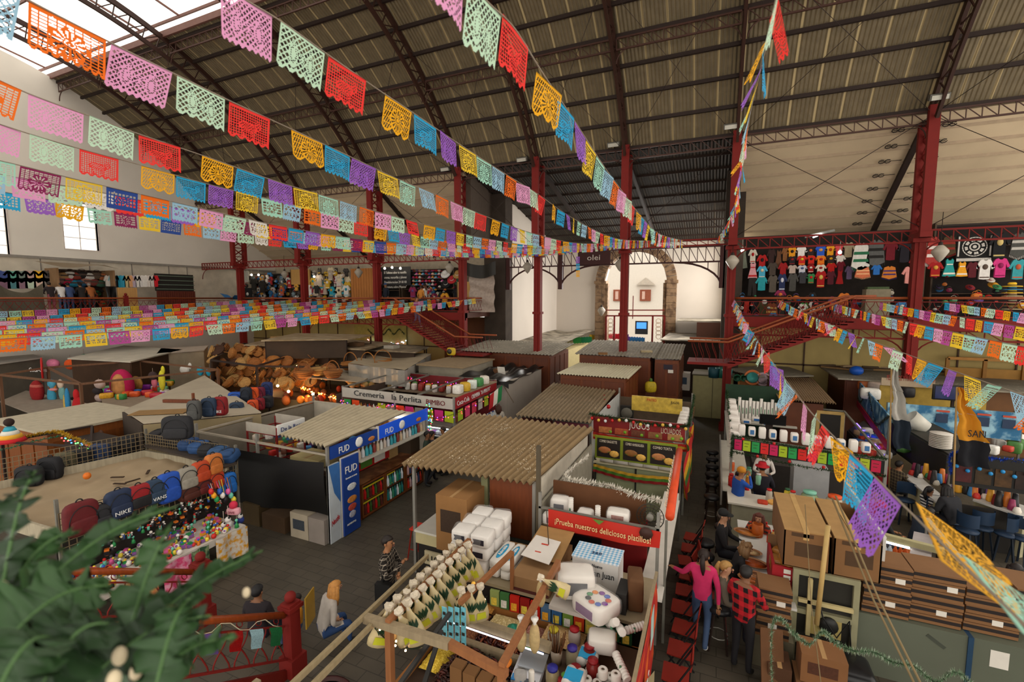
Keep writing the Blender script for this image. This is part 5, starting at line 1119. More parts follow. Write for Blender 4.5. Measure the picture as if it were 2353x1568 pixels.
def kiosk(label,X0,X1,Y0,Y1,Zt,wall,roof,ov=.15,thick=.06,slope=0,cor=False,panels=True,name='wooden_kiosk'):
 t=T(name,label,'kiosk',((X0+X1)/2,(Y0+Y1)/2,0));bx(t,'body',wall,X0,X1,Y0,Y1,0,Zt)
 if cor:P(corr(nb(roof),(X0-ov,Y0-ov,Zt+.06),(X1+ov,Y0-ov,Zt+.06),(X0-ov,Y1+ov,Zt+.06+slope),(X1+ov,Y1+ov,Zt+.06+slope),cor,.02),'roof',t)
 else:bx(t,'roof',roof,X0-ov,X1+ov,Y0-ov,Y1+ov,Zt,Zt+thick)
 if panels:
  n=max(2,int((X1-X0)/.7));
  for k in range(n):
   w=(X1-X0)/n;x=X0+w*k
   for z0,z1 in((.15,Zt*.45),(Zt*.5,Zt*.95)):P(nb(M('5A2A12',.5,.18,2,'wood')).box(x+.06,x+w-.06,Y0-.025,Y0,z0,z1),'panel',t)
  n=max(2,int((Y1-Y0)/.7))
  for k in range(n):
   w=(Y1-Y0)/n;y=Y0+w*k
   for z0,z1 in((.15,Zt*.45),(Zt*.5,Zt*.95)):P(nb(M('6A3216',.5,.18,2,'wood')).box(X1,X1+.025,y+.06,y+w-.06,z0,z1),'panel',t)
 return t
RFG=M('8A8272',.9,.2,6,'fleck',h2='B8AE9C');RFW=M('C2BA9C',.8,.08,2)
kiosk('low wooden kiosk with a clean pale corrugated roof',-5.45,-2.95,17.2,20.3,2.8,WOODB,RFW,.15,cor=24)
kiosk('large wooden kiosk with a broad grey dusty roof pierced by an iron column',-12.1,-7.35,21.3,24.5,3.0,WOODB,RFG,.3,slope=.25,cor=30);kiosk('wooden kiosk with a grey littered roof pierced by the column before the street arch',-5.75,-2.55,21.0,24.4,3.15,WOODB,RFG,.2,slope=.35,cor=22);kiosk('narrow wooden kiosk with a notice, right of the roof pierced by the column',-2.35,-1.35,21.1,24.4,3.1,WOODB,RFG,.08,slope=.35,cor=8)
for k,(p,lb)in enumerate(((Zp(1150,806,2.6),0),(Zp(1388,810,2.65),0))):pass
for px,py,c,sx,sy,lb in((1385,815,'6A4A2A',.4,.25,'small brown carton lying on the roof before the street arch'),(1485,810,'9A8A6A',.5,.3,'flat tan carton on the roof before the street arch'),(1415,793,'A8746A',.8,.3,'faded pink cloth on the roof before the street arch')):
 p=Zp(px,py,3.3);one(nb(M(c,.9,.15)).cbox(p+Z_*.05,sx,sy,.1,.3),'roof_litter',lb,'litter')
t=T('notice','dark printed notice on the narrow wooden kiosk','notice',(-1.9,21.05,2));a,e=Yp(1525,838,21.06),Yp(1545,850,21.06);bx(t,'sheet',M('2A2430'),a.x,e.x,21.05,21.08,e.z,a.z);a,e=Yp(1535,850,21.04),Yp(1547,858,21.04);bx(t,'white_sheet',WHT,a.x,e.x,21.03,21.05,e.z,a.z)
b=M('A09684',.95,.3,1.2,'patch',h2='6A6254')
t=T('transept_stall','stall with a long sagging grey dusty roof against the left transept wall','stall',(-10.3,30,0));c=[Zp(1160,744,3.3),Zp(1308,776,3.2)]
P(nb(b).grid(lambda u,v:V((-11.45+u*3.1,26.2+8.6*v,3.05+.12*math.sin(u*6+v*3)*v+.25*v)),10,10),'roof',t);bx(t,'cream_wall',M('B0A070',.8,.1),-11.4,-8.5,26.5,34.8,0,2.5);bx(t,'dark_lintel',M('2A2420'),-11.4,-8.4,26.4,26.5,2.5,3.0)
t=T('transept_stall','stall with a flat pale roof against the right transept wall','stall',(-1,31,0));bx(t,'roof',b,-2.9,.7,28.5,34.7,3.3,3.36);bx(t,'dark_front',M('2E2018',.8),-2.6,.7,28.7,34.7,0,3.3);bx(t,'upper_roof',b,-2.2,.7,31,34.8,4.35,4.4);bx(t,'upper_board',M('4A2A1C',.7),-1.0,.7,31,31.1,3.4,4.3)
for k in range(26):
 c=['3A9A4A','2A8A5A','C8A030','D8702A','D85A6A','B82030','6A3A8A','2A6AA0'][min(7,k//3)];px=1320+6.2*k;p=Zp(px,778-3*math.sin(pi*k/25)-(6 if 5<k<20 else 0),3.0)
 b2=nb(M(c,.8,.1));
 for j in range(4):b2.grid(lambda u,v:p+V((.2*u-.1,.25*j,-.35*v+.04*math.sin(7*u))),3,2)
 one(b2,'paper_streamer','%s paper streamer row over the street entrance, %s from the left'%(cname(c),ORD[k%24]if k<24 else('twenty-fifth','twenty-sixth')[k-24]),'streamer','streamers over the street entrance')
t=T('cloth_stall','closed stall wrapped in white cloth with a black plastic sheet over the top','stall',(-8.6,18.5,0));bx(t,'cloth_wall',M('A89E92',.9,.08,1),-9.6,-7.65,16.9,21,0,2.35)
P(nb(M('1E1C1A',.35)).grid(lambda u,v:V((-9.8+2.35*u,16.7+4.4*v,2.42+.13*math.sin(u*11+v*5)*math.sin(v*9)+.1*math.cos(u*25))),26,20),'plastic_sheet',t);P(nb(M('1E1C1A',.35)).grid(lambda u,v:V((-9.7+2.2*u,16.7-.05*math.sin(u*17),2.45-(.25+.12*math.sin(u*13))*v)),24,3),'hanging_edge',t)
one(nb(WHT).cbox(Zp(1152,852,2.6),.35,.02,.35,0,.3),'paper_sheet','white paper sheet stuck on the black plastic sheet','paper');carton('brown carton half under the black plastic sheet',-9.1,-8.7,18.6,19.0,2.35,2.6,'5A3A20')
t=T('mexican_flag','green, white and red flag hanging from a stick by the snack stall roof','flag',Zp(1178,920,2.4));a=Zp(1180,925,2.35);top=Zp(1156,885,2.7)
P(nb(M('4A3A2A')).tube([a,top],.015,5),'stick',t)
for i,c in enumerate(('1E6A3A','D0C8BC','A81E22')):P(nb(M(c,.8,.08)).grid(lambda u,v:top+V((-.02-.12*(i+u)-.05*v,-.1*(i+u),-.13*(i+u)-.55*v+.03*math.sin(v*6+i))),4,8),'stripe',t,('green','white','red')[i]+' stripe')
kiosk('flat-roofed grey block kiosk with a brown end wall',-12.3,-10.0,17.4,20.4,2.75,M('8A8272',.9,.15,3),M('8A765A',.9,.15),.08,panels=False,name='block_kiosk')
t=T('tarp_stall','stall under a pale tarp with red-stitched edge and hanging clear plastic','stall',(-15.5,19.5,0));c=[Zp(800,836,2.8),Zp(930,852,2.8),Zp(850,808,2.8),Zp(992,814,2.8)]
P(nb(M('9A8C74',.9,.12,2)).grid(lambda u,v:c[0].lerp(c[1],u).lerp(c[2].lerp(c[3],u),v)+Z_*(-.12*math.sin(pi*u)*math.sin(pi*v)+.03*math.sin(u*9)),16,10),'tarp',t);P(nb(M('8E8A82',.3,.1)).grid(lambda u,v:c[0].lerp(c[1],u)+V((0,-.04*math.sin(u*30),-.7*v)),24,3),'plastic_skirt',t);P(nb(M('8E8A82',.3,.1)).grid(lambda u,v:c[1].lerp(c[3],u)+V((.04*math.sin(u*30),0,-.6*v)),24,3),'plastic_skirt',t);bx(t,'body',M('3A3028',.8),-14.6,-11.8,16.2,19.6,0,2.4)
carton('white appliance carton with a round print beside the cream doors',*(lambda a:(a.x-.35,a.x+.35,a.y,a.y+.6))(Zp(1567,897,1.3)),1.3,2.15,'B8B0A4',dark='3A4A5A');
t=T('work_table','cluttered brown table between the wooden kiosk and the juice stall','table',(-1.6,19.6,0));bx(t,'top',M('7A5A3A',.7),-2.6,-.6,18.6,20.4,1.22,1.3)
for x in(-2.5,-.7):
 for y in(18.7,20.3):bx(t,'leg',M('5A3A22'),x-.04,x+.04,y-.04,y+.04,0,1.22)
for k in range(4):p=Zp((1515,1535,1560,1500)[k],(878,900,905,900)[k],1.3);carton(('open brown carton at the back of the cluttered table','flat white carton on the cluttered table','low brown carton on the cluttered table','small tan carton on the cluttered table')[k],p.x-.35,p.x+.35,19+.3*k,19.28+.3*k,1.3,1.3+(.3,.12,.2,.2)[k],('8A6A40','C8C0B4','6A4A2E','9A7A4A')[k],group='cartons on the cluttered table')
t=T('yellow_bag','yellow printed plastic bag on a stand behind the juice stall menu board','bag',Zp(1495,900,1.7));p=Zp(1495,890,1.95);P(rbox(nb(M('B8A020',.5,.3,14)),p,.5,.3,.5,.2,.6),'bag',t);P(nb(M('4A6A2A',.5)).ball(p+Z_*.3,(.08,.06,.1),7,5),'knot',t);bx(t,'stand',WOODD,p.x-.2,p.x+.2,p.y-.1,p.y+.1,0,p.z-.2)
BLUE,LITB=M('1E3F8C',.4,.1),M('1C48B4',.3,0,emit=.16)
t=T('deli_stall','deli stall with a black tarp side, blue signs and a cream corrugated roof','stall',(-10.4,9.8,0))
c=[Zp(642,1000,2.5),Zp(748,1026,2.42),Zp(788,928,2.5),Zp(934,946,2.42)];P(corr(nb(CORRW),*c,12,.035),'corrugated_roof',t)
for x,y in((-12.9,7.85),(-8.15,7.85),(-8.15,11.9),(-12.9,11.9),(-10.5,7.85)):P(nb(STEEL).box(x-.03,x+.03,y-.03,y+.03,0,2.38),'post',t)
for z in(2.16,1.8):P(nb(M('9A9080',.5)).bar((-12.9,7.85,z),(-8.15,7.85,z),.05),'front_rail',t)
P(nb(M('9A9080',.5)).bar((-12.9,7.85,2.16),(-12.9,11.9,2.16),.08,.04),'side_rail',t);P(nb(M('B0A898',.5)).bar((-12.9,11.9,2.16),(-8.2,11.9,2.16),.06),'rear_rail',t)
bx(t,'rear_wall',M('B8B0A0',.7,.1),-12.9,-8.2,11.88,11.92,.9,2.14);bx(t,'left_wall',M('7A7264',.7),-12.92,-12.88,7.9,11.9,.6,2.1)
P(nb(M('0E0D0D',.5,.1)).grid(lambda u,v:V((-12.3+4.15*u,7.76-.05*math.sin(u*9+v*2)-.06*math.sin(pi*v),2.02-.12*math.sin(pi*u)-(1.35+.12*math.sin(u*6))*v)),40,16),'black_tarp',t)
P(nb(BLUE).box(-8.14,-8.1,7.9,9.55,2.03,2.34),'sign',t);P(nb(LITB).box(-8.14,-8.1,9.6,11.9,2.03,2.38),'sign',t,'lit blue sign');bx(t,'sign_frame',M('C8C4BC'),-8.15,-8.095,9.55,9.6,2.0,2.4)
LW=M('E4E4E0',.6,.03)
for y,s in((8.15,1),(9.85,1)):txt('FUD',(-8.09,y,2.1),Y_,Z_,.16,LW,t,.34)
for y in(8.85,10.6):P(nb(LW).lathe([(.13,0),(.13,.005),(.06,.006),(0,.006)],(-8.1,y,2.19),12,Matrix.Rotation(pi/2,3,'Y')),'round_badge',t)
for y in(9.3,11.4):P(nb(M('B8743A',.6,.3,20)).ball((-8.09,y,2.15),(.012,.13,.06),8,6),'printed_food',t)
t2=T('sign_panel','tall narrow blue sign panel with a printed burger at the deli corner','sign',(-8.05,8.45,0));bx(t2,'panel',BLUE,-8.08,-8.04,8.2,8.75,.02,1.95);bx(t2,'frame',M('C8C4BC'),-8.1,-8.08,8.17,8.78,0,1.98)
txt('FUD',(-8.03,8.27,1.56),Y_,Z_,.18,LW,t2,.4);txt('Encuentra tu antojo',(-8.03,8.28,1.42),Y_,Z_,.045,LW,t2,.38);txt('ALIMENTOS',(-8.03,8.28,.25),Y_,Z_,.045,LW,t2,.3)
for z,c1,w in((1.18,'D0D4D8',.16),(.86,'C8803A',.17),(.66,'B84A3A',.15),(.48,'A8A8B8',.12)):P(nb(M(c1,.5,.35,25)).ball((-8.035,8.48,z),(.01,w,.09),9,6),'printed_food',t2)
t2=T('corner_poster','white corner poster with a blue swoosh and red script beside the blue panel','poster',(-8.12,8.0,0));bx(t2,'panel',M('C0C8CE',.5,.08),-8.16,-8.1,7.82,8.16,0,1.9);P(nb(M('3A6AA8',.5)).prism([(0,1.9),(.34,1.9),(.34,.9),(.15,1.2)],(-8.095,7.82,0),Y_,Z_,.004),'swoosh',t2);txt('Nestle',(-8.09,7.86,.42),Y_+Z_*.4,Z_,.14,M('A8242A'),t2,.26)
def flower():pass
t2=T('drinks_counter','brown wooden drinks counter with three glass doors full of bottles','cabinet',(-8.45,10.3,0))
bx(t2,'carcass',WOODB,-8.75,-8.28,9.0,11.85,0,.98);bx(t2,'worktop',M('5A3018',.5,.2,3,'patch',h2='7A5030'),-8.8,-8.22,8.95,11.9,.98,1.02)
for k,y in enumerate((9.05,9.98,10.91)):
 d_=bx(t2,'glass_door',M('2A2E2A',.1,.2),-8.28,-8.26,y+.04,y+.86,.1,.9)
 P(nb(M('7A4420',.5)).box(-8.27,-8.235,y,y+.05,.05,.95).box(-8.27,-8.235,y+.85,y+.9,.05,.95).box(-8.27,-8.235,y+.05,y+.85,.05,.1).box(-8.27,-8.235,y+.05,y+.85,.9,.95).box(-8.265,-8.24,y+.05,y+.85,.48,.51),'door_frame',t2)
 for j in range(7):
  for z in(.12,.53):
   cc=[['5A2A22','B82020','3A5A2A'],['2A7A7A','D8E0E8','3A8A6A'],['B83020','C8A0A0','3A4A6A']][k][(j+(z>.3))%3]
   P(nb(M(cc,.3,.1)).lathe([(.04,0),(.045,.02),(.045,.17),(.018,.25),(.018,.3)],(-8.255,y+.12+j*.105,z),7),'bottle',d_)
P(nb(M('C8B820',.5)).box(-8.238,-8.23,9.08,9.9,.82,.86).box(-8.238,-8.23,9.08,9.9,.42,.46).box(-8.238,-8.23,10.05,10.4,.85,.88).box(-8.238,-8.23,10.05,10.4,.55,.58),'yellow_edging',t2)
t2=T('bottle_shelf','glass-fronted shelf of bottles hanging under the blue deli signs','shelf',(-8.3,10.4,1.62));bx(t2,'board',M('B8B2A4',.5),-8.5,-8.1,8.9,11.9,1.62,1.65);bx(t2,'back',M('6A5A40',.7),-8.52,-8.5,8.9,11.9,1.62,2.0)
for k in range(20):bottle('bottle standing on the shelf under the deli signs',V((-8.3,9.05+.145*k,1.65)),.05,.3,['C8B8A8','C8CCD0','3A9AA8','3A9AA8','8A3A34','C8B090','D0D0C8'][k%7],['C02020','D8D8D8','2A5AA8'][k%3],'bottles on the deli shelf')
t2=T('menu_holder','red-framed menu and green card hung behind the drinks counter','menu',(-8.6,9.6,1.2));bx(t2,'frame',M('A81E1E',.5),-8.62,-8.58,9.2,10.6,1.16,1.6);bx(t2,'white_sheet',WHT,-8.578,-8.57,9.95,10.4,1.2,1.56);bx(t2,'green_card',M('4A7A2A'),-8.578,-8.57,9.4,9.85,1.2,1.56);bx(t2,'tan_panel',M('A88858'),-8.62,-8.58,10.6,11.0,1.1,1.65)
t2=T('wire_rack','dark red wire snack rack with a white name board inside the deli stall','rack',(-11.2,8.9,0))
for x in(-11.75,-10.6):
 for y in(8.5,9.4):P(nb(M('7A1A1A',.5)).box(x-.02,x+.02,y-.02,y+.02,0,2.35),'upright',t2)
for k in range(5):z=.8+.33*k;P(nb(M('7A1A1A',.5)).box(-11.75,-10.6,8.48,8.51,z,z+.03).box(-11.75,-10.6,9.39,9.42,z,z+.03).box(-11.76,-11.73,8.5,9.4,z,z+.03).box(-10.62,-10.59,8.5,9.4,z,z+.03),'shelf_frame',t2)
bx(t2,'name_board',LW,-10.6,-10.56,8.5,9.4,2.15,2.42);txt('De la Rosa',(-10.55,8.6,2.22),Y_,Z_,.12,M('2A3A70'),t2,.7);bx(t2,'side_board',M('A8A094',.6),-11.75,-10.6,8.47,8.5,2.15,2.4);bx(t2,'back_board',M('A8A094',.6),-11.75,-10.6,9.4,9.43,2.15,2.42)
for k in range(36):
 p=V((rr.uniform(-11.65,-10.7),rr.uniform(8.55,9.3),.95+.33*(k%4)));cc=['B82A24','C8B8A8','D89A30','3A6AA0','7A4A3A','D8D0C8'][k%6]
 o=T('snack_packet','small snack packet piled on the dark red wire rack','packet',p-Z_*.1,0,'packets on the red wire rack');P(rbox(nb(M(cc,.4,.3,30)),p,.2,.14,.16,rr.random()*3),'bag',o)
t2=T('shelf_unit','lit white shelf with bread along the rear of the deli stall','shelf',(-10.3,11.6,0));bx(t2,'board',M('D0C8B8',.5),-11.6,-8.4,11.3,11.85,1.66,1.7);bx(t2,'base',M('4A3A2C',.7),-11.6,-8.4,11.4,11.85,0,1.66)
P(nb(M('F4F0E8',.3,0,emit=3)).bar((-9.9,11.82,2.0),(-8.6,11.82,2.0),.04),'lit_tube',t2)
for k in range(9):one(rbox(nb(M('A8783C',.5,.2,14)),(-10.3+.2*k,11.55+.1*(k%2),1.8+.14*(k%3==1)),.24,.22,.17,k),'bread_bag','bag of golden bread rolls on the lit white shelf of the deli stall','bread','bags of bread')
for k in range(6):one(nb(M('D0D0D4',.3)).lathe([(.05,0),(.05,.4),(0,.42)],(-11.3+.11*k,11.6,1.7),8),'cup_tube','tall clear tube of cups at the left of the lit white shelf','cups','tubes of cups')
for k in range(40):
 p=V((rr.uniform(-12.5,-9.9),rr.uniform(9.8,11.2),1.3));one(rbox(nb(M(SMALLC[k%12],.45,.3,25)),p,rr.uniform(.14,.3),.16,rr.uniform(.15,.3),rr.random()*3),'grocery_packet','small grocery packet on the counter inside the deli stall','packet','packets inside the deli stall')
t2=T('inner_counter','dark counter inside the deli stall','counter',(-11,10.5,0));bx(t2,'top',M('5A4A3A',.6),-12.6,-9.6,9.7,11.25,1.14,1.2);bx(t2,'body',M('2A2420',.7),-12.5,-9.7,9.8,11.2,0,1.14)
carton('cream cake carton behind the tarp near the deli corner',-9.9,-8.9,8.3,9.0,1.55,1.75,'B0A070');bx(bpy.data.objects['deli_stall'],'inner_shelf',M('5A4A3A'),-10.2,-8.3,8.1,9.1,1.5,1.55)
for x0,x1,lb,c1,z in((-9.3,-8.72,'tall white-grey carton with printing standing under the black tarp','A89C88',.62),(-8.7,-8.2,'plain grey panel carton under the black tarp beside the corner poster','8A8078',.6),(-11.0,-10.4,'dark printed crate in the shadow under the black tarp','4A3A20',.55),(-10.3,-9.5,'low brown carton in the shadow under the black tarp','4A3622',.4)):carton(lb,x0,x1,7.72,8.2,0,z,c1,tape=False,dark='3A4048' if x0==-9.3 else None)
def lights(label,pts,n,cols,r=.02,e=2.2,group=None):
 t=T('string_lights',label,'lights',pts[0]);path=spline([V(p)for p in pts],60);P(nb(M('1E2A1A')).tube(path,.008,4),'wire',t)
 q=random.Random(n)
 for c in cols:
  b=nb(M(c,.4,0,emit=e))
  for k in range(n//len(cols)):p=path[q.randrange(len(path))]+V((q.gauss(0,.03),q.gauss(0,.03),q.gauss(-.03,.04)));b.ball(p,r,6,4)
  o=P(b,'bulbs',t);o['kind']='stuff'
 return t
lights('coloured string lights on the far corner post of the deli stall',[(-8.1,11.9,2.5),(-8.05,12.0,2.1),(-8.1,11.95,1.7)],30,['40A0FF','FF4040','40FF60'],.018)
t=T('dairy_stall','dairy stall with a white name board, red side board and fluorescent price cards','stall',(-10,14.8,0))
a,e,g=Yp(815,890,13.0),Yp(1045,938,13.0),Zp(1132,876,2.5);a=V((-12.6,13.0,2.5));e=V((-7.75,12.9,2.5));g=V((-8.0,16.6,2.5));h=V((-12.9,16.6,2.5))
for p in(a,e,g,h,a.lerp(e,.5)):P(nb(STEEL).box(p.x-.03,p.x+.03,p.y-.03,p.y+.03,0,2.55),'post',t)
dn=Z_*-.36;P(nb(M('B8B2A8',.5,.06)).slab(a+dn,e+dn,e,a,.03),'name_board',t);P(nb(M('9A1A20',.5,.08)).slab(e+dn,g+dn,g,e,.03),'side_board',t,'red side board')
for p,q in((h,g),(a,h),(a.lerp(e,.35),h.lerp(g,.35)),(a.lerp(e,.7),h.lerp(g,.7))):P(nb(GALV).bar(p,q,.05),'top_rail',t)
txt('Cremería   la Perlita',a.lerp(e,.12)+Z_*-.25+Y_*-.04,e-a,Z_,.2,M('1E1E24',.6),t,3.0);txt('BIMBO',a.lerp(e,.78)+Z_*-.26+Y_*-.045,e-a,Z_,.17,M('6A1A22',.6),t,.75)
txt('Coca-Cola',e.lerp(g,.04)+Z_*-.27+X_*.04,g-e,Z_,.17,LW,t,.95);txt('CREMERIA  "LA PERLITA"',e.lerp(g,.35)+Z_*-.27+X_*.04,g-e,Z_,.15,LW,t,1.7)
bx(t,'back_wall',M('6A1418',.6,.1),h.x,g.x,16.55,16.6,0,2.5);bx(t,'left_wall',M('4A3A30',.7),-12.95,-12.9,13,16.6,0,2.2);bx(t,'brown_panel',M('4A2A1C',.7,.3,8),-12.6,-12.0,12.96,12.99,1.7,2.14)
for k in range(12):
 c1=['2A9A4A','E8501E',None,None,'B8C82A','8A8478','E8401E','C8287A','8A8478','B0C828','C8287A','A8C020'][k]
 if c1:o=P(nb(M(c1,.6,.03)).slab(a.lerp(e,.02+.083*k)+Z_*-.78+Y_*-.06,a.lerp(e,.09+.083*k)+Z_*-.8+Y_*-.06,a.lerp(e,.09+.083*k)+Z_*-.42+Y_*-.06,a.lerp(e,.02+.083*k)+Z_*-.42+Y_*-.06,.004),'price_card',t,cname(c1)+' price card')
txt('HUEVO',a.lerp(e,.775)+Z_*-.62+Y_*-.075,X_,Z_,.1,M('1E1E1E'),t,.25)
for k,c1 in enumerate(('A8C828','E04A7A','D83A50','D8D4CC','B8C828','D8D0C4')):P(nb(M(c1,.6,.03)).slab(e.lerp(g,.05+.15*k)+Z_*-.8+X_*.05,e.lerp(g,.15+.15*k)+Z_*-.8+X_*.05,e.lerp(g,.15+.15*k)+Z_*-.42+X_*.05,e.lerp(g,.05+.15*k)+Z_*-.42+X_*.05,.004),'price_card',t,cname(c1)+' price card')
lights('string of red and violet lights looped along the dairy name board',[a+V((0,-.1,-.5)),a.lerp(e,.25)+V((0,-.12,-.75)),a.lerp(e,.45)+V((0,-.12,-.4)),a.lerp(e,.7)+V((0,-.12,-.75)),e+V((0,-.1,-.5)),g+V((.1,0,-.5))],60,['FF3040','A040FF','FF6040'],.017)
lights('string of red lights along the rear rail of the dairy stall',[h+Z_*.02,h.lerp(g,.5)+V((0,-1,-.1)),g],36,['FF3040','C040FF'],.017)
t2=T('display_fridge','glass display fridge stocked with dairy goods, lit white inside','fridge',(-9.0,12.9,0));bx(t2,'base',M('2A2826',.5),-10.4,-7.85,12.6,13.2,0,.55);bx(t2,'back',M('C8CCCC',.4),-10.4,-7.85,13.2,13.25,.55,1.55);bx(t2,'white_sill',WHT,-10.4,-7.85,12.5,12.62,.5,.58);bx(t2,'top',STEEL,-10.4,-7.85,12.8,13.25,1.5,1.56)
P(nb(M('F4F8F8',.3,0,emit=3)).bar((-10.3,12.85,1.48),(-7.95,12.85,1.48),.03),'lit_tube',t2)
for z in(.9,1.2):bx(t2,'shelf',M('B8BCBC',.3),-10.35,-7.9,12.75,13.2,z,z+.02)
for k in range(54):
 z=(.6,.93,1.23)[k%3];x=-10.25+.133*(k//3);c1=['D8D8D8','C8C8D0','D8A0B0','B83A4A','D0D8E0','3A5A9A','E0E0E0','8A5AA0'][k*7%8]
 one(nb(M(c1,.4,.2,20)).lathe([(.045,0),(.05,.02),(.05,.12),(.025,.17),(.025,.2),(0,.2)],(x,12.88,z),8)if k%3==0 else rbox(nb(M(c1,.4,.2,20)),(x,12.92,z+.07),.12,.2,.12),'dairy_pack','dairy pack on a shelf of the lit display fridge','packet','packs in the dairy fridge')
for k in range(44):
 p=V((-12.3+.1*k,13.3+.2*(k%2),1.56+(.0 if k%2 else .02)));c1=['8A3A2A','B83028','C8A080','E0D8D0','7A2A34','C88A3A','3A6AA0','9A5A3A'][k*5%8]
 one(nb(M(c1,.35,.15,20)).lathe([(.045,0),(.05,.02),(.05,.18),(.02,.24),(.02,.28),(0,.28)],p,7),'jar','bottle or jar on the ledge behind the dairy price cards','jar','jars in the dairy stall')
bx(t,'ledge',M('6A5A48',.6),-12.5,-7.85,13.25,13.7,1.5,1.55);bx(t,'ledge',M('6A5A48',.6),-12.8,-8.1,15.6,16.5,1.9,1.95)
for k in range(26):p=V((-12.5+.17*k,15.9+.3*(k%2),1.95));one(rbox(nb(M(['D8D0C8','C83A4A','8A3028','E0B040','C8C8C0','5A8A50'][k%6],.45,.2,20)),p+Z_*.14,.2,.2,rr.uniform(.2,.34),k),'grocery_bag','grocery bag on the rear ledge of the dairy stall','packet','bags on the rear dairy ledge')
for k in range(5):p=V((-8.0,13.6+.5*k,2.52));one(rbox(nb(M(['D8D4CC','C8A030','D0D8D0','4A8A50','D8D0C4'][k],.4,.2,12)),p+Z_*.16,.3,.36,.32,k),'plastic_bag','%s plastic bag on the rail over the red dairy board, %s from the front'%(cname(['D8D4CC','C8A030','D0D8D0','4A8A50','D8D0C4'][k]),ORD[k]),'bag','bags on the dairy rail')
bx(t,'plank',M('8A7A60'),-8.25,-7.8,13.2,16.3,2.48,2.52)
t2=T('side_counter','side counter with bottles under the red dairy board','counter',(-7.8,14.8,0));bx(t2,'body',M('A8A49C',.5),-8.0,-7.6,13.4,16.2,0,1.1)
for k in range(12):bottle('clear bottle on the side counter of the dairy stall',V((-7.75,14.3+.15*k,1.1)),.06,.34,'C8D0D4',['3A6AB0','D8D8D8'][k%2],'bottles on the dairy side counter')
one(nb(M('B8281E',.5)).lathe([(.14,0),(.17,.4),(.17,.42),(0,.42)],(-7.75,13.9,1.1),12),'bucket','red bucket on the side counter under the red dairy board','bucket')
t=T('bag_stall','bag stall with a sagging beige tarpaulin top and wire mesh fences','stall',(-11.9,5.4,0))
q0,q1,q2,q3=V((-11.9,3.4,1.62)),V((-10.42,3.9,1.62)),V((-10.55,7.0,1.66)),V((-13.8,7.0,1.7))
P(nb(M('9A866A',.9,.12,2)).grid(lambda u,v:V((-14.6,3.6,1.65)).lerp(V((-10.42,3.9,1.62)),u).lerp(Zp(330,1046,1.68).lerp(Zp(524,1078,1.66),u),v)+Z_*(-.07*math.sin(pi*u)*math.sin(pi*v)+.03*math.sin(u*14+v*6)*math.sin(v*11)+.02*math.sin(u*31+v*17)),44,30),'tarpaulin',t)
BRD=M('A09680',.8,.2,2,'wood')
P(nb(BRD).bar((-15.3,3.5,1.72),(-10.4,3.85,1.66),.05,.26),'edge_board',t);P(nb(BRD).bar(Zp(-40,1126,1.72),Zp(334,1044,1.72),.05,.2),'edge_board',t);P(nb(BRD).bar(Zp(334,1044,1.72),Zp(524,1076,1.72),.05,.2),'edge_board',t)
def mesh_fence(p,q,h,nx,nz,nm='mesh_fence',par=None):
 p,q=V(p),V(q);b=nb(M('7A6A50',.6,metal=.3))
 for i in range(nx+1):a=p.lerp(q,i/nx);b.bar(a,a+Z_*h,.012)
 for j in range(nz+1):b.bar(p+Z_*h*j/nz,q+Z_*h*j/nz,.012)
 return P(b,nm,par)
f0,f1,f2=Zp(-40,1122,1.74),Zp(334,1040,1.74),Zp(526,1070,1.74);mesh_fence(f0,f1,.55,30,5,par=t);mesh_fence(f1,f2,.5,34,6,par=t);mesh_fence((-10.36,3.9,1.3),(-10.36,7.2,1.3),.75,30,7,par=t)
for x,y in((-10.4,3.9),(-10.4,7.2),(-13.9,7.15)):P(nb(GALV).box(x-.025,x+.025,y-.025,y+.025,0,2.3),'post',t)
bx(t,'back_panel',M('2A2420',.8),-10.6,-10.55,3.9,7.1,.2,1.6)
for k,(px,py)in enumerate(((270,1097),(305,1105),(340,1085),(275,1112))):one(nb(M('3A2A1C',.9)).cbox(Zp(px,py,1.66),.28,.05,.02,.5+k),'torn_scrap','torn dark scrap lying on the beige tarpaulin','litter','scraps on the tarpaulin')
one(nb(M('D8701E',.5)).ball(Zp(200,1094,1.74),.08,8,6),'toy_ball','orange and green toy ball lying on the beige tarpaulin','ball')
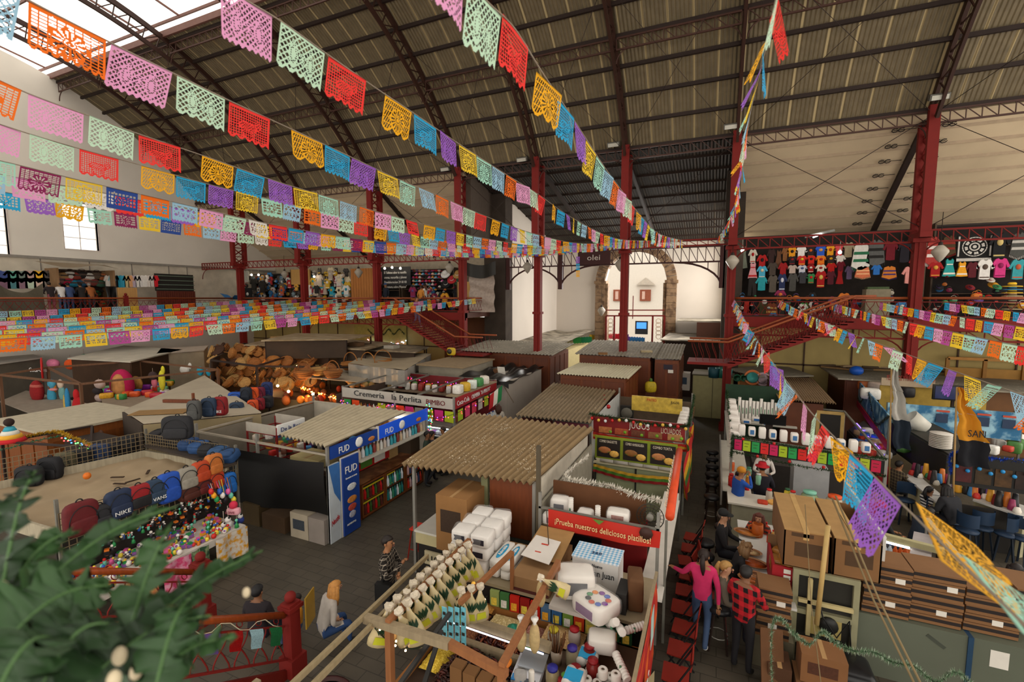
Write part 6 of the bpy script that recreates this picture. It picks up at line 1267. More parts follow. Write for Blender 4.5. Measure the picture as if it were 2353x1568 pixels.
def backpack(label,p,c,w=.36,h=.46,dp=.2,rz=pi/2,c2=None,pocket=None,text=None,group='backpacks on the bag stall',lean=0):
 p=V(p);t=T('backpack',label,'backpack',p,rz,group);m=M(c,.75,.18,10);pm=M(pocket or c,.7,.2,14)
 P(rbox(nb(m),(0,0,h/2),w,dp,h,0,.45,14,10),'body',t,local=True);P(rbox(nb(pm),(0,-dp*.42,h*.3),w*.78,dp*.5,h*.46,0,.4),'front_pocket',t,local=True)
 P(nb(M(c2 or '1A1A1C',.7)).tube([(.05*math.cos(u)-0,.02,h+.05*math.sin(u)-.01)for u in[pi*j/6 for j in range(7)]],.012,5),'top_handle',t,local=True)
 P(nb(M(c2 or '1A1A1C',.6)).tube([(w*.42*math.cos(u),-dp*.5,h*.36+h*.52*math.sin(u))for u in[pi*j/10 for j in range(11)]],.008,4),'zip',t,local=True)
 for s in(-1,1):P(nb(M(c2 or '1A1A1C',.8)).tube([(s*w*.28,dp*.45,h*.9),(s*w*.3,dp*.8,h*.5),(s*w*.3,dp*.5,h*.1)],.02,5),'strap',t,local=True)
 if text:txt(text,p+Matrix.Rotation(rz,3,'Z')@V((-w*.3,-dp*.72,h*.22)),Matrix.Rotation(rz,3,'Z')@X_,Z_,h*.14,LW,t,w*.55)
 if text:
  ob=TEXTS[-1];TEXTS[-1]=(ob[0],V((-w*.3,-dp*.72,h*.2))+p,X_,Z_,*ob[4:])
 t.rotation_euler.x=lean;return t
def bp(label,px,py,wpx,hpx,c,X=-10.2,**k):
 p=Xp(px,py+hpx/2,X);sc=(p-EYE).dot(FW)/F;backpack(label,p,c,max(.24,wpx*sc*1.05),hpx*sc*1.08,**k)
for a_ in(('maroon backpack at the left end of the hanging bags',190,1192,62,72,'5A1418'),('small black backpack beside the maroon one',234,1188,40,50,'26262A'),('navy backpack with white lettering and swoosh',276,1160,52,62,'1E2A44',),('red and black backpack with a chequered trim',322,1142,52,50,'8A1A1E'),('navy backpack with a white chequered band',360,1130,48,52,'26384E'),('royal blue backpack with a diagonal brown zip',390,1122,48,64,'1E48A0'),('grey canvas backpack in the hanging row',431,1100,46,46,'8A8478'),('dark brown leather bag under the grey canvas backpack',436,1132,46,32,'4A2218'),('orange-red leather backpack, upper of its pair',463,1085,38,44,'A83C1A'),('maroon leather bag under the orange-red backpack',468,1118,38,32,'5A1A16'),('tan leather backpack at the right end, upper',492,1068,36,44,'B0642A'),('orange-red leather backpack under the tan one',495,1104,36,36,'B03A1C'),('bright blue backpack hanging on the corner of the bag stall',527,1112,30,46,'1E62B0')):
 kw={}
 if 'lettering' in a_[0]:kw=dict(text='NIKE')
 if 'chequered band' in a_[0]:kw=dict(text='VANS')
 if 'red and black' in a_[0]:kw=dict(pocket='1A1A1C')
 bp(a_[0],*a_[1:],**kw)
for k,(px,py,w,h,c)in enumerate(((70,1100,50,40,'1E1E22'),(118,1082,46,46,'1A1A1E'),(152,1066,42,42,'56523E'),(190,1058,42,42,'1A1A1E'),(232,1046,42,46,'22365A'),(262,1038,34,34,'1C1C20'),(296,1022,44,40,'18181C'))):
 p=Zp(px,py+h*.45,1.74);p+=V((p.x,p.y,0)).normalized()*.45-Z_*.12;backpack('%s backpack behind the rear mesh fence, %s from the left'%(cname(c),ORD[k]),p,c,w*.0105,h*.0115,.22,.5,group='backpacks behind the mesh fence')
t2=T('bag_rail','plank carrying the row of bags behind the mesh fence','shelf',(-14,7.6,1.0));
P(nb(M('3A3028')).bar(Zp(40,1125,1.72)+V((-.4,.3,-.14)),Zp(330,1045,1.72)+V((-.4,.3,-.14)),.4,.04),'board',t2)
for k in range(8):
 c=['1C1C20','242428','1E1E22','24406A','2A4A78','1E1E22','28486E','20406A'][k];p=Zp(352+23*k,1012+7*k,2.0)
 backpack('%s backpack lying on its back by the right mesh fence, %s from the left'%(cname(c),ORD[k]),p,c,.42,.4,.24,.3,group='bags lying behind the mesh',lean=-1.2)
t2=T('bag_rail','plank carrying the bags that lie by the right mesh fence','shelf',(-11,7.9,1.8));P(nb(M('3A3028')).bar(Zp(345,1022,1.93),Zp(530,1070,1.93),.3,.04),'board',t2)
for k,(px,py,w,h,c,lb)in enumerate(((410,985,60,50,'1E1E22','large black backpack at the corner of the pale flat roof'),(448,945,26,42,'4A4A48','grey backpack standing on the pale flat roof'),(482,938,30,40,'24344A','navy backpack standing on the pale flat roof'),(508,935,28,40,'7A1418','dark red backpack with white lettering on the pale flat roof'),(543,915,30,24,'1E4AA0','royal blue backpack, upper left of the row before the baskets'),(545,942,28,30,'2A3A4E','slate backpack, lower left of the row before the baskets'),(567,910,22,34,'1E2430','black and orange backpack before the baskets'),(582,908,22,30,'D8521E','bright orange backpack before the baskets'),(582,934,20,26,'C84A1E','orange backpack beneath the bright orange one'),(598,906,20,28,'6A1830','wine red backpack before the baskets'),(597,930,20,26,'7A1420','dark red backpack beneath the wine red one'),(615,898,22,34,'1E2C5A','navy backpack at the right end of the row before the baskets'),(616,925,22,26,'1E1E24','black lettered backpack at the right end, lower'))):
 p=Zp(px,py+h/2,2.3 if k<4 else 2.0);sc=(p-EYE).dot(FW)/F
 backpack(lb,p,c,max(.3,w*sc*1.1),h*sc*1.1,.22,.5,text='NIKE' if 'lettering' in lb else None,group='backpacks on the pale roof' if k<4 else 'backpacks before the baskets')
t=T('flat_roof_stall','stall with a large pale flat roof behind the deli stall','stall',(-17,10.5,0));q=[Zp(285,945,2.25),Zp(330,975,2.25),Zp(600,950,2.25),Zp(470,865,2.25)]
P(nb(M('A89C88',.85,.12,1)).slab(q[0],q[1],q[2],q[3],.04),'roof',t);P(nb(M('8A7A5A',.8,.1,2)).slab(q[1]+Z_*-1.0,q[2]+Z_*-1.0,q[2]-Z_*.02,q[1]-Z_*.02,.05),'plank_front',t);P(nb(M('3A3028',.8)).slab(q[0]-Z_*2.2,q[1]-Z_*2.2,q[1]-Z_*.02,q[0]-Z_*.02,.05),'dark_side',t)
one(nb(M('8A6A40',.85)).cbox(Zp(370,947,2.32),1.5,.6,.02,.6),'cardboard_sheet','flat sheet of cardboard lying on the pale flat roof','cardboard');one(nb(WOODB).cbox(Zp(415,922,2.35),1.2,.1,.1,.35).cbox(Zp(445,930,2.6),.06,.06,.7),'wooden_prop','brown wooden post and batten on the pale flat roof','post')
t=T('toy_table','long table under the hanging bags covered with a white cloth','table',(-10.2,5.2,0));P(nb(M('C8C0B6',.9,.06)).box(-10.5,-9.35,3.6,6.6,.76,.8),'cloth_top',t)
for x in(-10.4,-9.45):
 for y in(3.7,6.5):P(nb(IRON).bar((x,y,.76),(x,y+.1,0),.03),'leg',t)
P(nb(M('C8C0B6',.9,.06)).grid(lambda u,v:V((-9.34+.02*math.sin(u*20),3.6+3.0*u,.79-.12*v)),20,2),'cloth_edge',t)
for y0,y1,c1,c2,lb in((5.9,6.6,'D8D0C4','D89A20','white towel with a printed orange emblem'),(4.9,5.4,'D84A78','E8A0B8','pink printed towel'),(5.42,5.75,'2A4A30','8A9A70','green patterned cloth'),(4.3,4.8,'D8A060','C83A2A','gaudy printed cloth')):
 one(nb(M(c1,.85,.25,9,'patch',h2=c2)).grid(lambda u,v:V((-9.3+.03*math.sin(u*9),y0+(y1-y0)*u,.79-.6*v)),8,6),'towel',lb+' hanging from the front of the toy table','towel')
TOYC=['C82A24','E8A020','2A8A4A','2A5AB0','E8E0D8','1E1C20','D85A9A','6AC0A8','E8D040','8A5AA0','D8742A','3A3A40']
TM=[]
for k,c in enumerate(TOYC):
 b=nb(M(c,.35,.1));s=k%4;c2=M(TOYC[(k+5)%12],.35)
 if s==0:b.ball((0,0,.035),.035,8,6).mat(c2).ball((0,-.02,.05),.018,6,4)
 elif s==1:b.cbox((0,0,.03),.09,.05,.04).mat(c2).ball((-.03,0,.015),(.015,.03,.015),6,4).ball((.03,0,.015),(.015,.03,.015),6,4).cbox((.005,0,.06),.045,.045,.03)
 elif s==2:b.lathe([(.03,0),(.022,.05),(.008,.06),(.008,.09)],n=8).mat(c2).ball((0,0,.1),.02,7,5)
 else:b.tube([(0,0,0),(0,0,.06)],.02,6).mat(c2).ball((0,0,.075),.02,7,5).tube([(-.04,0,.05),(.04,0,.05)],.009,5)
 TM.append(b.mesh('toy'))
for i in range(210):
 y=rr.uniform(3.65,6.5);x=rr.uniform(-10.45,-9.4);zone=int((y-3.6)/.6)+(2 if x>-9.9 else 0)
 o=bpy.data.objects.new('toy',rr.choice(TM));COL.objects.link(o);o.location=(x,y,.8);o.rotation_euler=(0,0,rr.random()*6);o.scale=[rr.uniform(1.1,1.7)]*3
 tag(o,'small plastic toy spread on the toy table','toy','toys spread on the toy table')
for i in range(80):
 y=rr.uniform(3.95,7.0);o=bpy.data.objects.new('toy',TM[rr.choice([5,11,11,5,3,7,2])]);COL.objects.link(o);o.location=(-10.33,y,rr.uniform(.95,1.35));o.rotation_euler=(0,0,rr.random()*6);o.scale=[rr.uniform(1.1,1.6)]*3
 tag(o,'small dark figure hanging on the mesh under the bags','toy','figures hanging under the bags')
def blob(label,p,r,c,c2=None,name='plush_toy',cat='toy',group='toys on the corner of the bag stall',ears=True):
 p=V(p);t=T(name,label,cat,p-Z_*r,0,group);P(nb(M(c,.9,.1,12)).ball(p,(r,r,r*1.1),9,7),'body',t);P(nb(M(c2 or c,.9,.1)).ball(p+V((.3*r,-.3*r,r*1.4)),r*.75,9,7),'head',t)
 if ears:[P(nb(M('1E1E22',.9)).ball(p+V((.3*r+s*r*.5,-.3*r,r*2.0)),r*.28,7,5),'ear',t)for s in(-1,1)]
 P(nb(M('C8B8A8')).tube([p+Z_*r*2,p+Z_*(r*2+.25)],.006,4),'cord',t);return t
for px,py,r,c,c2,lb in((525,1205,.085,'D8D4D0','D8D4D0','white plush toy with blue trim, lowest of the cluster'),(545,1215,.08,'D8D4D0','2A3A80','plush panda at the bottom of the cluster'),(553,1195,.075,'2A3A80','D8D4D0','blue and white plush toy at the right of the cluster'),(515,1215,.07,'2A4A9A','D8D0CC','blue plush toy at the left of the cluster')):blob(lb,Xp(px,py,-9.6),r,c,c2)
t2=T('heart_cushion','pink plush heart with stitched letters at the corner of the bag stall','toy',Xp(537,1180,-9.6));p=Xp(537,1175,-9.6);P(rbox(nb(M('D89AA4',.9,.1,10)),p,.3,.12,.16,.4,.5),'heart',t2);P(nb(M('C8304A',.9)).ball(p+Z_*.14,.09,8,6),'red_top',t2);txt('LOVE',p+V((-.1,-.12,-.03)),V((.92,.4,0)),Z_,.05,M('8A3A4A'),t2,.2)
for k in range(9):
 p=Xp(485+6.5*k,1130+(k%3)*9,-9.75);o=T('toy_charm','small %s toy dangling at the corner of the bag stall, %s from left'%(cname(TOYC[k]),ORD[k]),'toy',p,0,'charms on strings');P(nb(M(TOYC[k],.5)).ball(p,(.06,.05,.07),8,6),'charm',o);P(nb(M(TOYC[(k+3)%12])).tube([p+Z_*.05,V((-10.0,p.y+.1,1.75))],.008,4),'string',o)
t=T('wood_cabinets','honey-brown wooden cabinets at the left edge under gold tinsel','cabinet',(-18,6.2,0));HON=M('8A4E20',.5,.15,2,'wood')
a,e=Zp(0,985,2.0),Zp(78,965,2.0);bx(t,'body',HON,-20.5,-17.2,6.4,9.0,0,1.95);bx(t,'top',M('B0A690',.8,.12),-20.6,-17.1,6.3,9.1,1.95,2.02)
for k in range(4):bx(t,'door',M('7A4218',.5,.15,2,'wood'),-20.3+.8*k,-19.6+.8*k,6.37,6.4,.3,1.7)
for k in range(3):bx(t,'door',M('7A4218',.5,.15,2,'wood'),-17.2,-17.17,6.5+.8*k,7.2+.8*k,.3,1.7)
t=T('tinsel_stall','low open stall of dark frames edged with gold tinsel','stall',(-15.8,6.2,0));
for x,y in((-17.2,5.5),(-14.5,6.2),(-16.9,7.3)):P(nb(IRON).box(x-.03,x+.03,y-.03,y+.03,0,2.0),'post',t)
for a,e in(((-17.2,5.5),(-14.5,6.2)),((-17.2,5.5),(-16.9,7.3)),((-14.5,6.2),(-16.9,7.3))):P(nb(IRON).bar((*a,2.0),(*e,2.0),.05),'rail',t)
bx(t,'dark_cabinet',M('2A1E18',.7),-16.8,-15.2,6.6,7.4,0,1.8)
b=nb(M('B8901E',.3,.2));tinsel(b,[Zp(-20,1020,2.05),Zp(60,1003,2.05),Zp(130,992,2.05),Zp(160,1003,2.05),Zp(215,1026,2.05)],.09,90,.014);one(b,'gold_tinsel','gold tinsel garland along the stall at the left edge','garland')
b=nb(M('3A7A5A',.3,.3));tinsel(b,[Zp(-20,1040,1.95),Zp(40,1025,1.95),Zp(90,1012,1.95),Zp(140,1002,1.95)],.07,70,.012);one(b,'green_tinsel','green and red tinsel strand under the gold one at the left edge','garland')
lights('coloured string lights beside the gold tinsel',[Zp(145,1005,1.98),Zp(185,1022,1.95),Zp(210,1032,1.98)],24,['FF4040','4080FF','60FF60'],.02)
t2=T('doll','dark-haired doll in a rainbow skirt standing on the left cabinets','doll',Zp(25,1015,2.0));p=Zp(25,1015,2.0)
for i,c in enumerate(('B81E24','D8A030','D8D4C8','3A9AB0')):P(nb(M(c,.8)).lathe([(.32-.06*i,.1*i),(.27-.06*i,.1*i+.1)],p,12),'skirt_tier',t2)
P(nb(M('2A1A14',.8)).ball(p+Z_*.52,.11,9,7),'head',t2)
t=T('pinata_stall','pinata stall made of rough wooden poles with toys along its counter','stall',(-22.5,11,0));PW=M('6A4A34',.8,.2,2,'wood')
pp=[Zp(0,862,2.6),Zp(185,883,2.4),Zp(320,830,2.7),Zp(500,850,2.5),Zp(110,845,2.7)]
for i,j in((0,1),(1,3),(0,4),(4,2),(2,3),(1,4)):P(nb(PW).bar(pp[i],pp[j],.08),'pole',t)
for p in pp:P(nb(PW).bar(p,V((p.x,p.y,0)),.09),'post',t)
q=[Zp(240,950,1.25),Zp(420,925,1.25),Zp(470,895,1.25),Zp(230,905,1.25)];P(nb(M('8A7A68',.8)).slab(*q,.05),'counter',t);P(nb(M('3A2A24',.8)).slab(q[0]-Z_*1.2,q[1]-Z_*1.2,q[1],q[0],.05),'counter_front',t);P(nb(M('8A7E70',.8,.15)).slab(*[Zp(*a,1.2)for a in((0,925),(90,960),(200,930),(60,900))],.05),'side_counter',t)
def pin(label,px,py,z,parts,cat='pinata',name='pinata'):
 p=Zp(px,py,z);s=(p-EYE).dot(FW)/F;t=T(name,label,cat,p,0,'pinatas');
 for nm,c,dx,dy,rx,ry in parts:P(nb(M(c,.9,.15,18)).ball(p+RT*dx*s-Z_*dy*s,(rx*s,rx*s*.5,ry*s),10,8),nm,t)
 P(nb(M('8A7A68')).tube([p,p+Z_*.5],.01,4),'cord',t)
pin('large red flame-shaped pinata hanging in front',180,928,1.5,[('body','A8141A',0,10,19,28),('top','B0161C',-3,-20,10,14),('skirt','A01218',2,30,22,14)])
pin('blue and yellow pinata strip hanging beside the red one',156,925,1.5,[('body','2A7AA8',0,0,9,34),('edge','B89A4A',-8,8,4,26)])
pin('teal animal pinata with a tan muzzle',118,900,1.6,[('body','3A8AA8',0,12,14,24),('head','4A9AB8',2,-18,13,11),('muzzle','A86A2A',8,-8,7,12)])
pin('round red pinata with a pink band',85,900,1.6,[('body','8A1A1C',0,0,22,26),('band','B05A50',0,-12,20,9),('nose','D87A20',-4,-4,4,4)])
pin('pink-headed pinata doll with outstretched arm',140,895,1.7,[('head','D0BCA8',0,-12,10,11),('body','6A9A98',2,10,11,18),('arm','D88A8A',-18,0,14,4)])
pin('pinata doll with striped yellow hair and lilac shirt, seen from behind',299,835,2.3,[('hair','D89A2A',0,-12,13,10),('body','C8B4C0',0,4,12,12),('leg','D8929A',-6,20,5,12),('leg','D8929A',8,20,5,12)])
pin('tall red block-shaped pinata at the rear pole',213,845,2.3,[('body','B01A20',0,0,13,15)]);pin('black and orange hat pinata',162,838,2.4,[('brim','D8541E',0,0,19,12),('body','1C1618',0,-2,15,10)]);pin('pink ring-shaped pinata behind the poles',122,836,2.4,[('body','D87A9A',0,0,20,11)]);pin('blue letter-shaped pinata on the rear pole',250,840,2.3,[('body','2A6A94',0,4,20,9),('arm','2A78A8',18,-10,8,10)]);pin('yellow star-shaped pinata before the counter',372,875,2.0,[('body','C8C030',0,0,10,24),('tip','C8C030',4,-24,6,10)]);pin('turquoise letter pinatas hanging before the baskets',488,853,2.2,[('letter','2AA0C0',-28,0,10,11),('letter','2AA0C0',-8,2,9,10),('letter','2A98B8',12,0,10,12),('letter','2AA0C0',-18,24,6,10)]);pin('white horse-shaped pinata at the rear',425,850,2.2,[('body','D8D4CC',0,0,15,11),('head','D8D4CC',12,-8,6,8)]);pin('brown hedgehog-like pinata with a pink belly',352,870,2.0,[('body','3A2A2A',0,-6,14,10),('belly','C86A7A',2,10,9,12)]);pin('pale pink unicorn pinata at the rear',343,838,2.3,[('body','D89AB0',0,4,9,14),('head','B8A8D0',2,-12,8,8)]);pin('silver number pinata shaped like a two',228,895,1.7,[('top','B8A098',2,-12,17,11),('bar','2A2224',-4,4,16,8),('foot','B8A098',0,20,16,9)]);pin('green-topped pinata with a red bow',193,824,2.6,[('top','2A7A5A',0,-4,10,6),('bow','B8242A',0,6,11,6)])
t2=T('framed_pinata','crimson arched pinata frame with a plain tan panel','pinata',Zp(280,900,1.6));p=Zp(281,888,1.7);s=(p-EYE).dot(FW)/F;P(nb(M('A8144A',.9,.15,20)).ball(p,(32*s,20*s,40*s),14,10),'frame',t2);P(nb(M('B8804A',.8,.25,6)).ball(p+RT*4*s-FW*12*s,(20*s,14*s,30*s),12,9),'panel',t2)
t2=T('round_pinata','round tan patterned pinata beside the crimson arched one','pinata',Zp(315,900,1.6));p=Zp(313,882,1.7);P(nb(M('A87A3A',.8,.4,9)).ball(p,(22*s,8*s,18*s),12,9),'disc',t2)
for k in range(70):
 p=Zp(rr.uniform(240,490),rr.uniform(880,918),1.3);c=['8A2A9A','C83A24','3A8A4A','D8A02A','D8D0CC','2A6AB0','D85A2A','B01A30','6AA070'][k%9];one(rbox(nb(M(c,.3,.25,20)),p+Z_*.12,rr.uniform(.25,.5),.25,.25,rr.random()),'party_bag','small shiny party bag on the pinata stall counter','bag','party bags on the pinata counter')
for k in range(28):
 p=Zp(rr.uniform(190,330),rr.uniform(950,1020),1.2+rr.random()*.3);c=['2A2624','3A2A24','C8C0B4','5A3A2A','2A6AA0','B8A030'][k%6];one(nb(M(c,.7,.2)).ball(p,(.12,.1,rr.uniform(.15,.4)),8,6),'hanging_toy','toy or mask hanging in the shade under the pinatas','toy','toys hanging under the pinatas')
one(nb(M('C01E1E',.4,.05)).lathe([(0,0),(.55,0),(.55,.05),(0,.05)],Zp(99,850,2.6),20,Matrix.Rotation(-.4,3,'Z')@Matrix.Rotation(pi/2,3,'X')),'round_sign','round red sign with white script at the far left stalls','sign');txt('Coca-Cola',Zp(99,850,2.6)+V((-.45,-.3,-.08)),RT,Z_,.2,LW,bpy.data.objects['round_sign'],.8)
t=T('basket_stall','basket stall of dark poles glowing with warm bulbs','stall',(-19,16,0))
bb=[Zp(485,828,2.9),Zp(590,842,2.8),Zp(720,800,3.0),Zp(560,790,3.1),Zp(830,845,2.5)]
for i,j in((0,1),(1,2),(2,3),(3,0),(1,4)):P(nb(IRON).bar(bb[i],bb[j],.08),'pole',t)
for p in bb:P(nb(IRON).bar(p,V((p.x,p.y,0)),.08),'post',t)
P(nb(M('2A1A10',.8)).slab(bb[0]-Z_*2.4,bb[3]-Z_*2.4,bb[3],bb[0],.05),'back_panel',t);q=[Zp(690,868,2.2),Zp(830,880,2.2),Zp(900,840,2.2),Zp(770,838,2.2)];P(nb(M('9A8C78',.9,.1)).slab(*q,.04),'cloth_top',t);q=[Zp(510,905,1.1),Zp(800,930,1.1),Zp(820,890,1.1),Zp(560,870,1.1)];P(nb(M('3A2214',.8)).slab(*q,.05),'counter',t)
BM=[]
for k,c in enumerate(('7A4A22','9A642E','3E2414','8A5628','A8804A')):
 b=nb(M(c,.8,.25,14));n=12
 b.lathe([(.0,0),(.17,0),(.22,.1),(.26,.2),(.27,.22),(.25,.22),(.2,.1),(.0,.03)],n=n)
 for j in range(3):b.lathe([(.2+.03*j,.06*j+.03),(.225+.03*j,.06*j+.05),(.2+.03*j,.06*j+.07)],n=n)
 if k%2:b.tube([(.25*math.cos(u),0,.2+.3*math.sin(u))for u in[pi*j/8 for j in range(9)]],.014,5)
 BM.append(b.mesh('basket'))
def basket(p,k,label,group,rot,sc):
 o=bpy.data.objects.new('basket',BM[k]);COL.objects.link(o);o.location=p;o.rotation_euler=rot;o.scale=(sc,sc,sc);tag(o,label,'basket',group)
for k in range(96):
 px=498+(k%24)*10+rr.uniform(-5,5);row=k//24;py=(808,832,858,880)[row]+rr.uniform(-6,6);basket(Zp(px,py,(3.0,2.6,2.1,1.7)[row]),rr.randrange(5),'brown wicker basket in the %s row of the basket stall'%('top','second','third','lowest')[row],'wicker baskets, %s row'%('top','second','third','lowest')[row],(rr.uniform(.6,1.5),0,rr.uniform(-.8,.8)),rr.uniform(.7,1.25))
for k,(px,py,r,lb)in enumerate(((701,858,(1.2,0,.4),'large round basket lying on its side at the left of the cloth top'),(734,862,(0,0,0),'green-tinted basket on the cloth top'),(760,858,(1.1,0,.3),'stacked round baskets at the middle of the cloth top'),(700,868,(0,0,0),'shallow basket under the large round one'),(766,868,(0,0,0),'shallow basket under the stacked ones'),(806,850,(0,0,0),'open wire basket with a tall handle on the pale tarp'),(846,850,(0,0,0),'dark wicker basket with a tall handle on the pale tarp'),(880,843,(0,0,.5),'low handled wire basket at the right on the pale tarp'))):basket(Zp(px,py,2.35),(0,4,0,3,3,1,1,1)[k],lb,'baskets on the cloth top',r,1.5 if k<5 else 1.7)
for k in range(24):p=Zp(800+rr.uniform(0,100),868+rr.uniform(0,24),2.0);one(nb(M(['A88A54','8A6A3A','B89A68','6A7A4A'][k%4],.8,.2)).ball(p,(.16,.14,.13),8,6),'gourd','pale gourd or small basket in the pile at the edge of the basket stall','gourd','gourds at the basket stall')
for k in range(26):p=Zp(rr.uniform(640,800),rr.uniform(885,925),1.3);one(nb(M(['8A4A1C','B8641E','5A2E14','C87A2A','8A2A18'][k%5],.7,.25,12)).ball(p,(rr.uniform(.12,.25),.15,rr.uniform(.12,.25)),8,6),'wicker_goods','small wicker or clay piece glowing on the basket stall counter','craft','crafts on the basket counter')
b=nb(M('B8A888',.7));p=Zp(640,850,2.1)
for k in range(8):a=2*pi*k/8;b.add([p+V((.1*math.cos(a-.4),-.05,.1*math.sin(a-.4))),p+V((.1*math.cos(a+.4),-.05,.1*math.sin(a+.4))),p+V((.38*math.cos(a),0,.38*math.sin(a))),p+V((0,-.14,0)),p+V((0,.1,0))],[(0,2,3),(1,3,2),(0,4,2),(1,2,4)])
one(b,'star_ornament','pale eight-pointed straw star hanging at the basket stall','ornament')
lights('warm string lights over the lit basket counter',[Zp(690,890,1.5),Zp(740,905,1.5),Zp(790,915,1.5),Zp(820,900,1.6)],70,['FF7A20','FF4020','FFC060'],.028,6)
WB=M('FFC070',.4,0,emit=14)
for k,(px,py)in enumerate(((628,863),(638,887),(663,822),(690,828),(683,842),(719,906),(737,870),(663,900))):
 p=Zp(px,py,1.9 if k!=5 else 1.5);o=T('light_bulb','lit warm bulb of the basket stall, %s of eight'%ORD[k],'bulb',p,0,'warm bulbs of the basket stall');P(nb(WB).ball(p,.06,8,6),'glass',o);P(nb(IRON).tube([p+Z_*.05,p+Z_*.3],.012,4),'cord',o)
 if k in(0,3,5,7):
  l=bpy.data.lights.new('bulb_glow','POINT');l.energy=32;l.color=(1,.55,.2);l.shadow_soft_size=.08;lo=bpy.data.objects.new('bulb_glow',l);COL.objects.link(lo);lo.location=p-FW*.15+Z_*-.1
for i,(lb,pts,z,bc)in enumerate((('white-roofed stall at the far left edge',((-30,842),(100,824),(60,812),(-30,815)),2.65,'6A6458'),('stall with a long pale pitched roof behind the pinatas',((155,826),(300,834),(420,806),(285,796)),2.75,'4A3424'),('stall with red-dotted awning behind the turquoise letters',((360,815),(470,806),(480,796),(370,803)),2.75,'A89880'),('brown flat-roofed stall behind the baskets',((560,795),(760,800),(800,782),(640,775)),3.3,'4A3424'),('dusty low roof crowded with scraps behind the baskets',((740,800),(840,806),(900,790),(800,782)),3.2,'3A2C20'),('flat grey-brown roof beside the left staircase',((820,806),(955,812),(985,800),(880,790)),3.0,'3A2C20'),('long tan roof before the yellow wall',((600,785),(800,782),(860,772),(680,768)),3.7,'3A2C20'))):
 q=[Zp(x,y,z)for x,y in pts];t=T('back_stall',lb,'stall',(q[0]+q[2])/2*1.0-Z_*z);rm=M(('B8B2A8','C0B8A8','B8A898','7A6248','7E6A50','7A6C58','8A7658')[i],.9,.15,1.5,'patch' if i>2 else None,h2='9A8A70' if i>2 else None)
 P(nb(rm).slab(*q,.06),'roof',t);cc=sum(q,V())/4;w=[cc+(p-cc)*.93 for p in q];b=nb(M(bc,.8,.15,2))
 for k in range(4 if i<3 else 1):a,e=w[k],w[(k+1)%4];b.slab(V((a.x,a.y,0 if i<3 else z-.9)),V((e.x,e.y,0 if i<3 else z-.9)),e,a,.03)
 if i>2:[P(nb(IRON).bar(p,V((p.x,p.y,0)),.06),'post',t)for p in w]
 P(b,'walls',t)
t=T('grey_tarp','dark grey tarpaulin stretched behind the baskets','tarpaulin',Zp(760,815,2.3));q=[Zp(705,812,2.4),Zp(770,830,2.2),Zp(870,812,2.5),Zp(740,803,2.6)];P(nb(M('4A4844',.6,.1)).grid(lambda u,v:q[0].lerp(q[1],u).lerp(q[3].lerp(q[2],u),v)+Z_*(-.15*math.sin(pi*u)),10,6),'sheet',t);P(nb(M('3E3C38',.6)).grid(lambda u,v:q[1].lerp(q[2],u)-Z_*.4*v*math.sin(pi*u),10,3),'hanging_edge',t)
for k in range(6):
 p=Zp((640,655,700,760,820,900)[k],(792,796,790,792,795,800)[k],3.3);carton(('tan','small brown','open tan','flat tan','torn brown','small grey')[k]+' carton on the roofs behind the baskets, %s from the left'%ORD[k],p.x-.3,p.x+.3,p.y-.25,p.y+.25,3.29,3.29+(.45,.3,.35,.1,.2,.15)[k],('8A6A40','6A4A2C','9A7848','9A8058','5A4028','8A8478')[k],group='cartons on the rear roofs')
t=T('yellow_mirror','yellow rounded sign holding a dark lens beside the left staircase','sign',Zp(1037,812,1.2));p=Yp(1037,808,20);P(rbox(nb(M('B89A1E',.5)),p,.5,.1,.4,0,.5),'panel',t);P(nb(M('2A2824',.3)).ball(p+V((-.08,-.06,0)),(.14,.04,.14),10,6),'lens',t);P(nb(IRON).bar(p,V((p.x,p.y,0)),.05),'pole',t)
t=T('christmas_display','yellow wall display of hanging green tinsel and sparkling lights beside the left stairs','display',(-18,25.9,0));a,e=Yp(815,745,25.9),Yp(935,800,25.9);bx(t,'panel',M('A89A50',.7,.15),a.x,e.x,25.85,25.9,.3,a.z);b=nb(GRN);tinsel(b,[Yp(845+12*k,757+(k%2)*12,25.8)for k in range(8)],.12,40,.02);P(b,'tinsel',t)
lights('white and blue lights sparkling at the foot of the yellow wall display',[Yp(845,780,25.7),Yp(880,790,25.7),Yp(935,785,25.7)],30,['C0E0FF','80C0FF','FF8080'],.035,5)
t=T('juice_counter','food stall with coloured price cards, evergreen garlands and a white counter','stall',(2,14.5,0))
a,e=V((.55,13.5,2.08)),V((3.75,12.95,2.08));g,h=V((3.9,17.5,2.2)),V((.5,18,2.2))
for p in(a,e,g,h):P(nb(STEEL).box(p.x-.03,p.x+.03,p.y-.03,p.y+.03,0,2.2),'post',t)
for p,q in((a,e),(e,g),(g,h),(h,a)):P(nb(GALV).bar(p,q,.05),'top_rail',t)
P(nb(M('1A1C18',.7)).slab(a-Z_*.34,e-Z_*.34,e,a,.02),'card_board',t);P(nb(M('18301E',.8,.2)).slab(V((.45,18,.9)),V((2.4,18.1,.9)),V((2.4,18.1,2.75)),V((.45,18,2.75)),.02),'green_cloth',t)
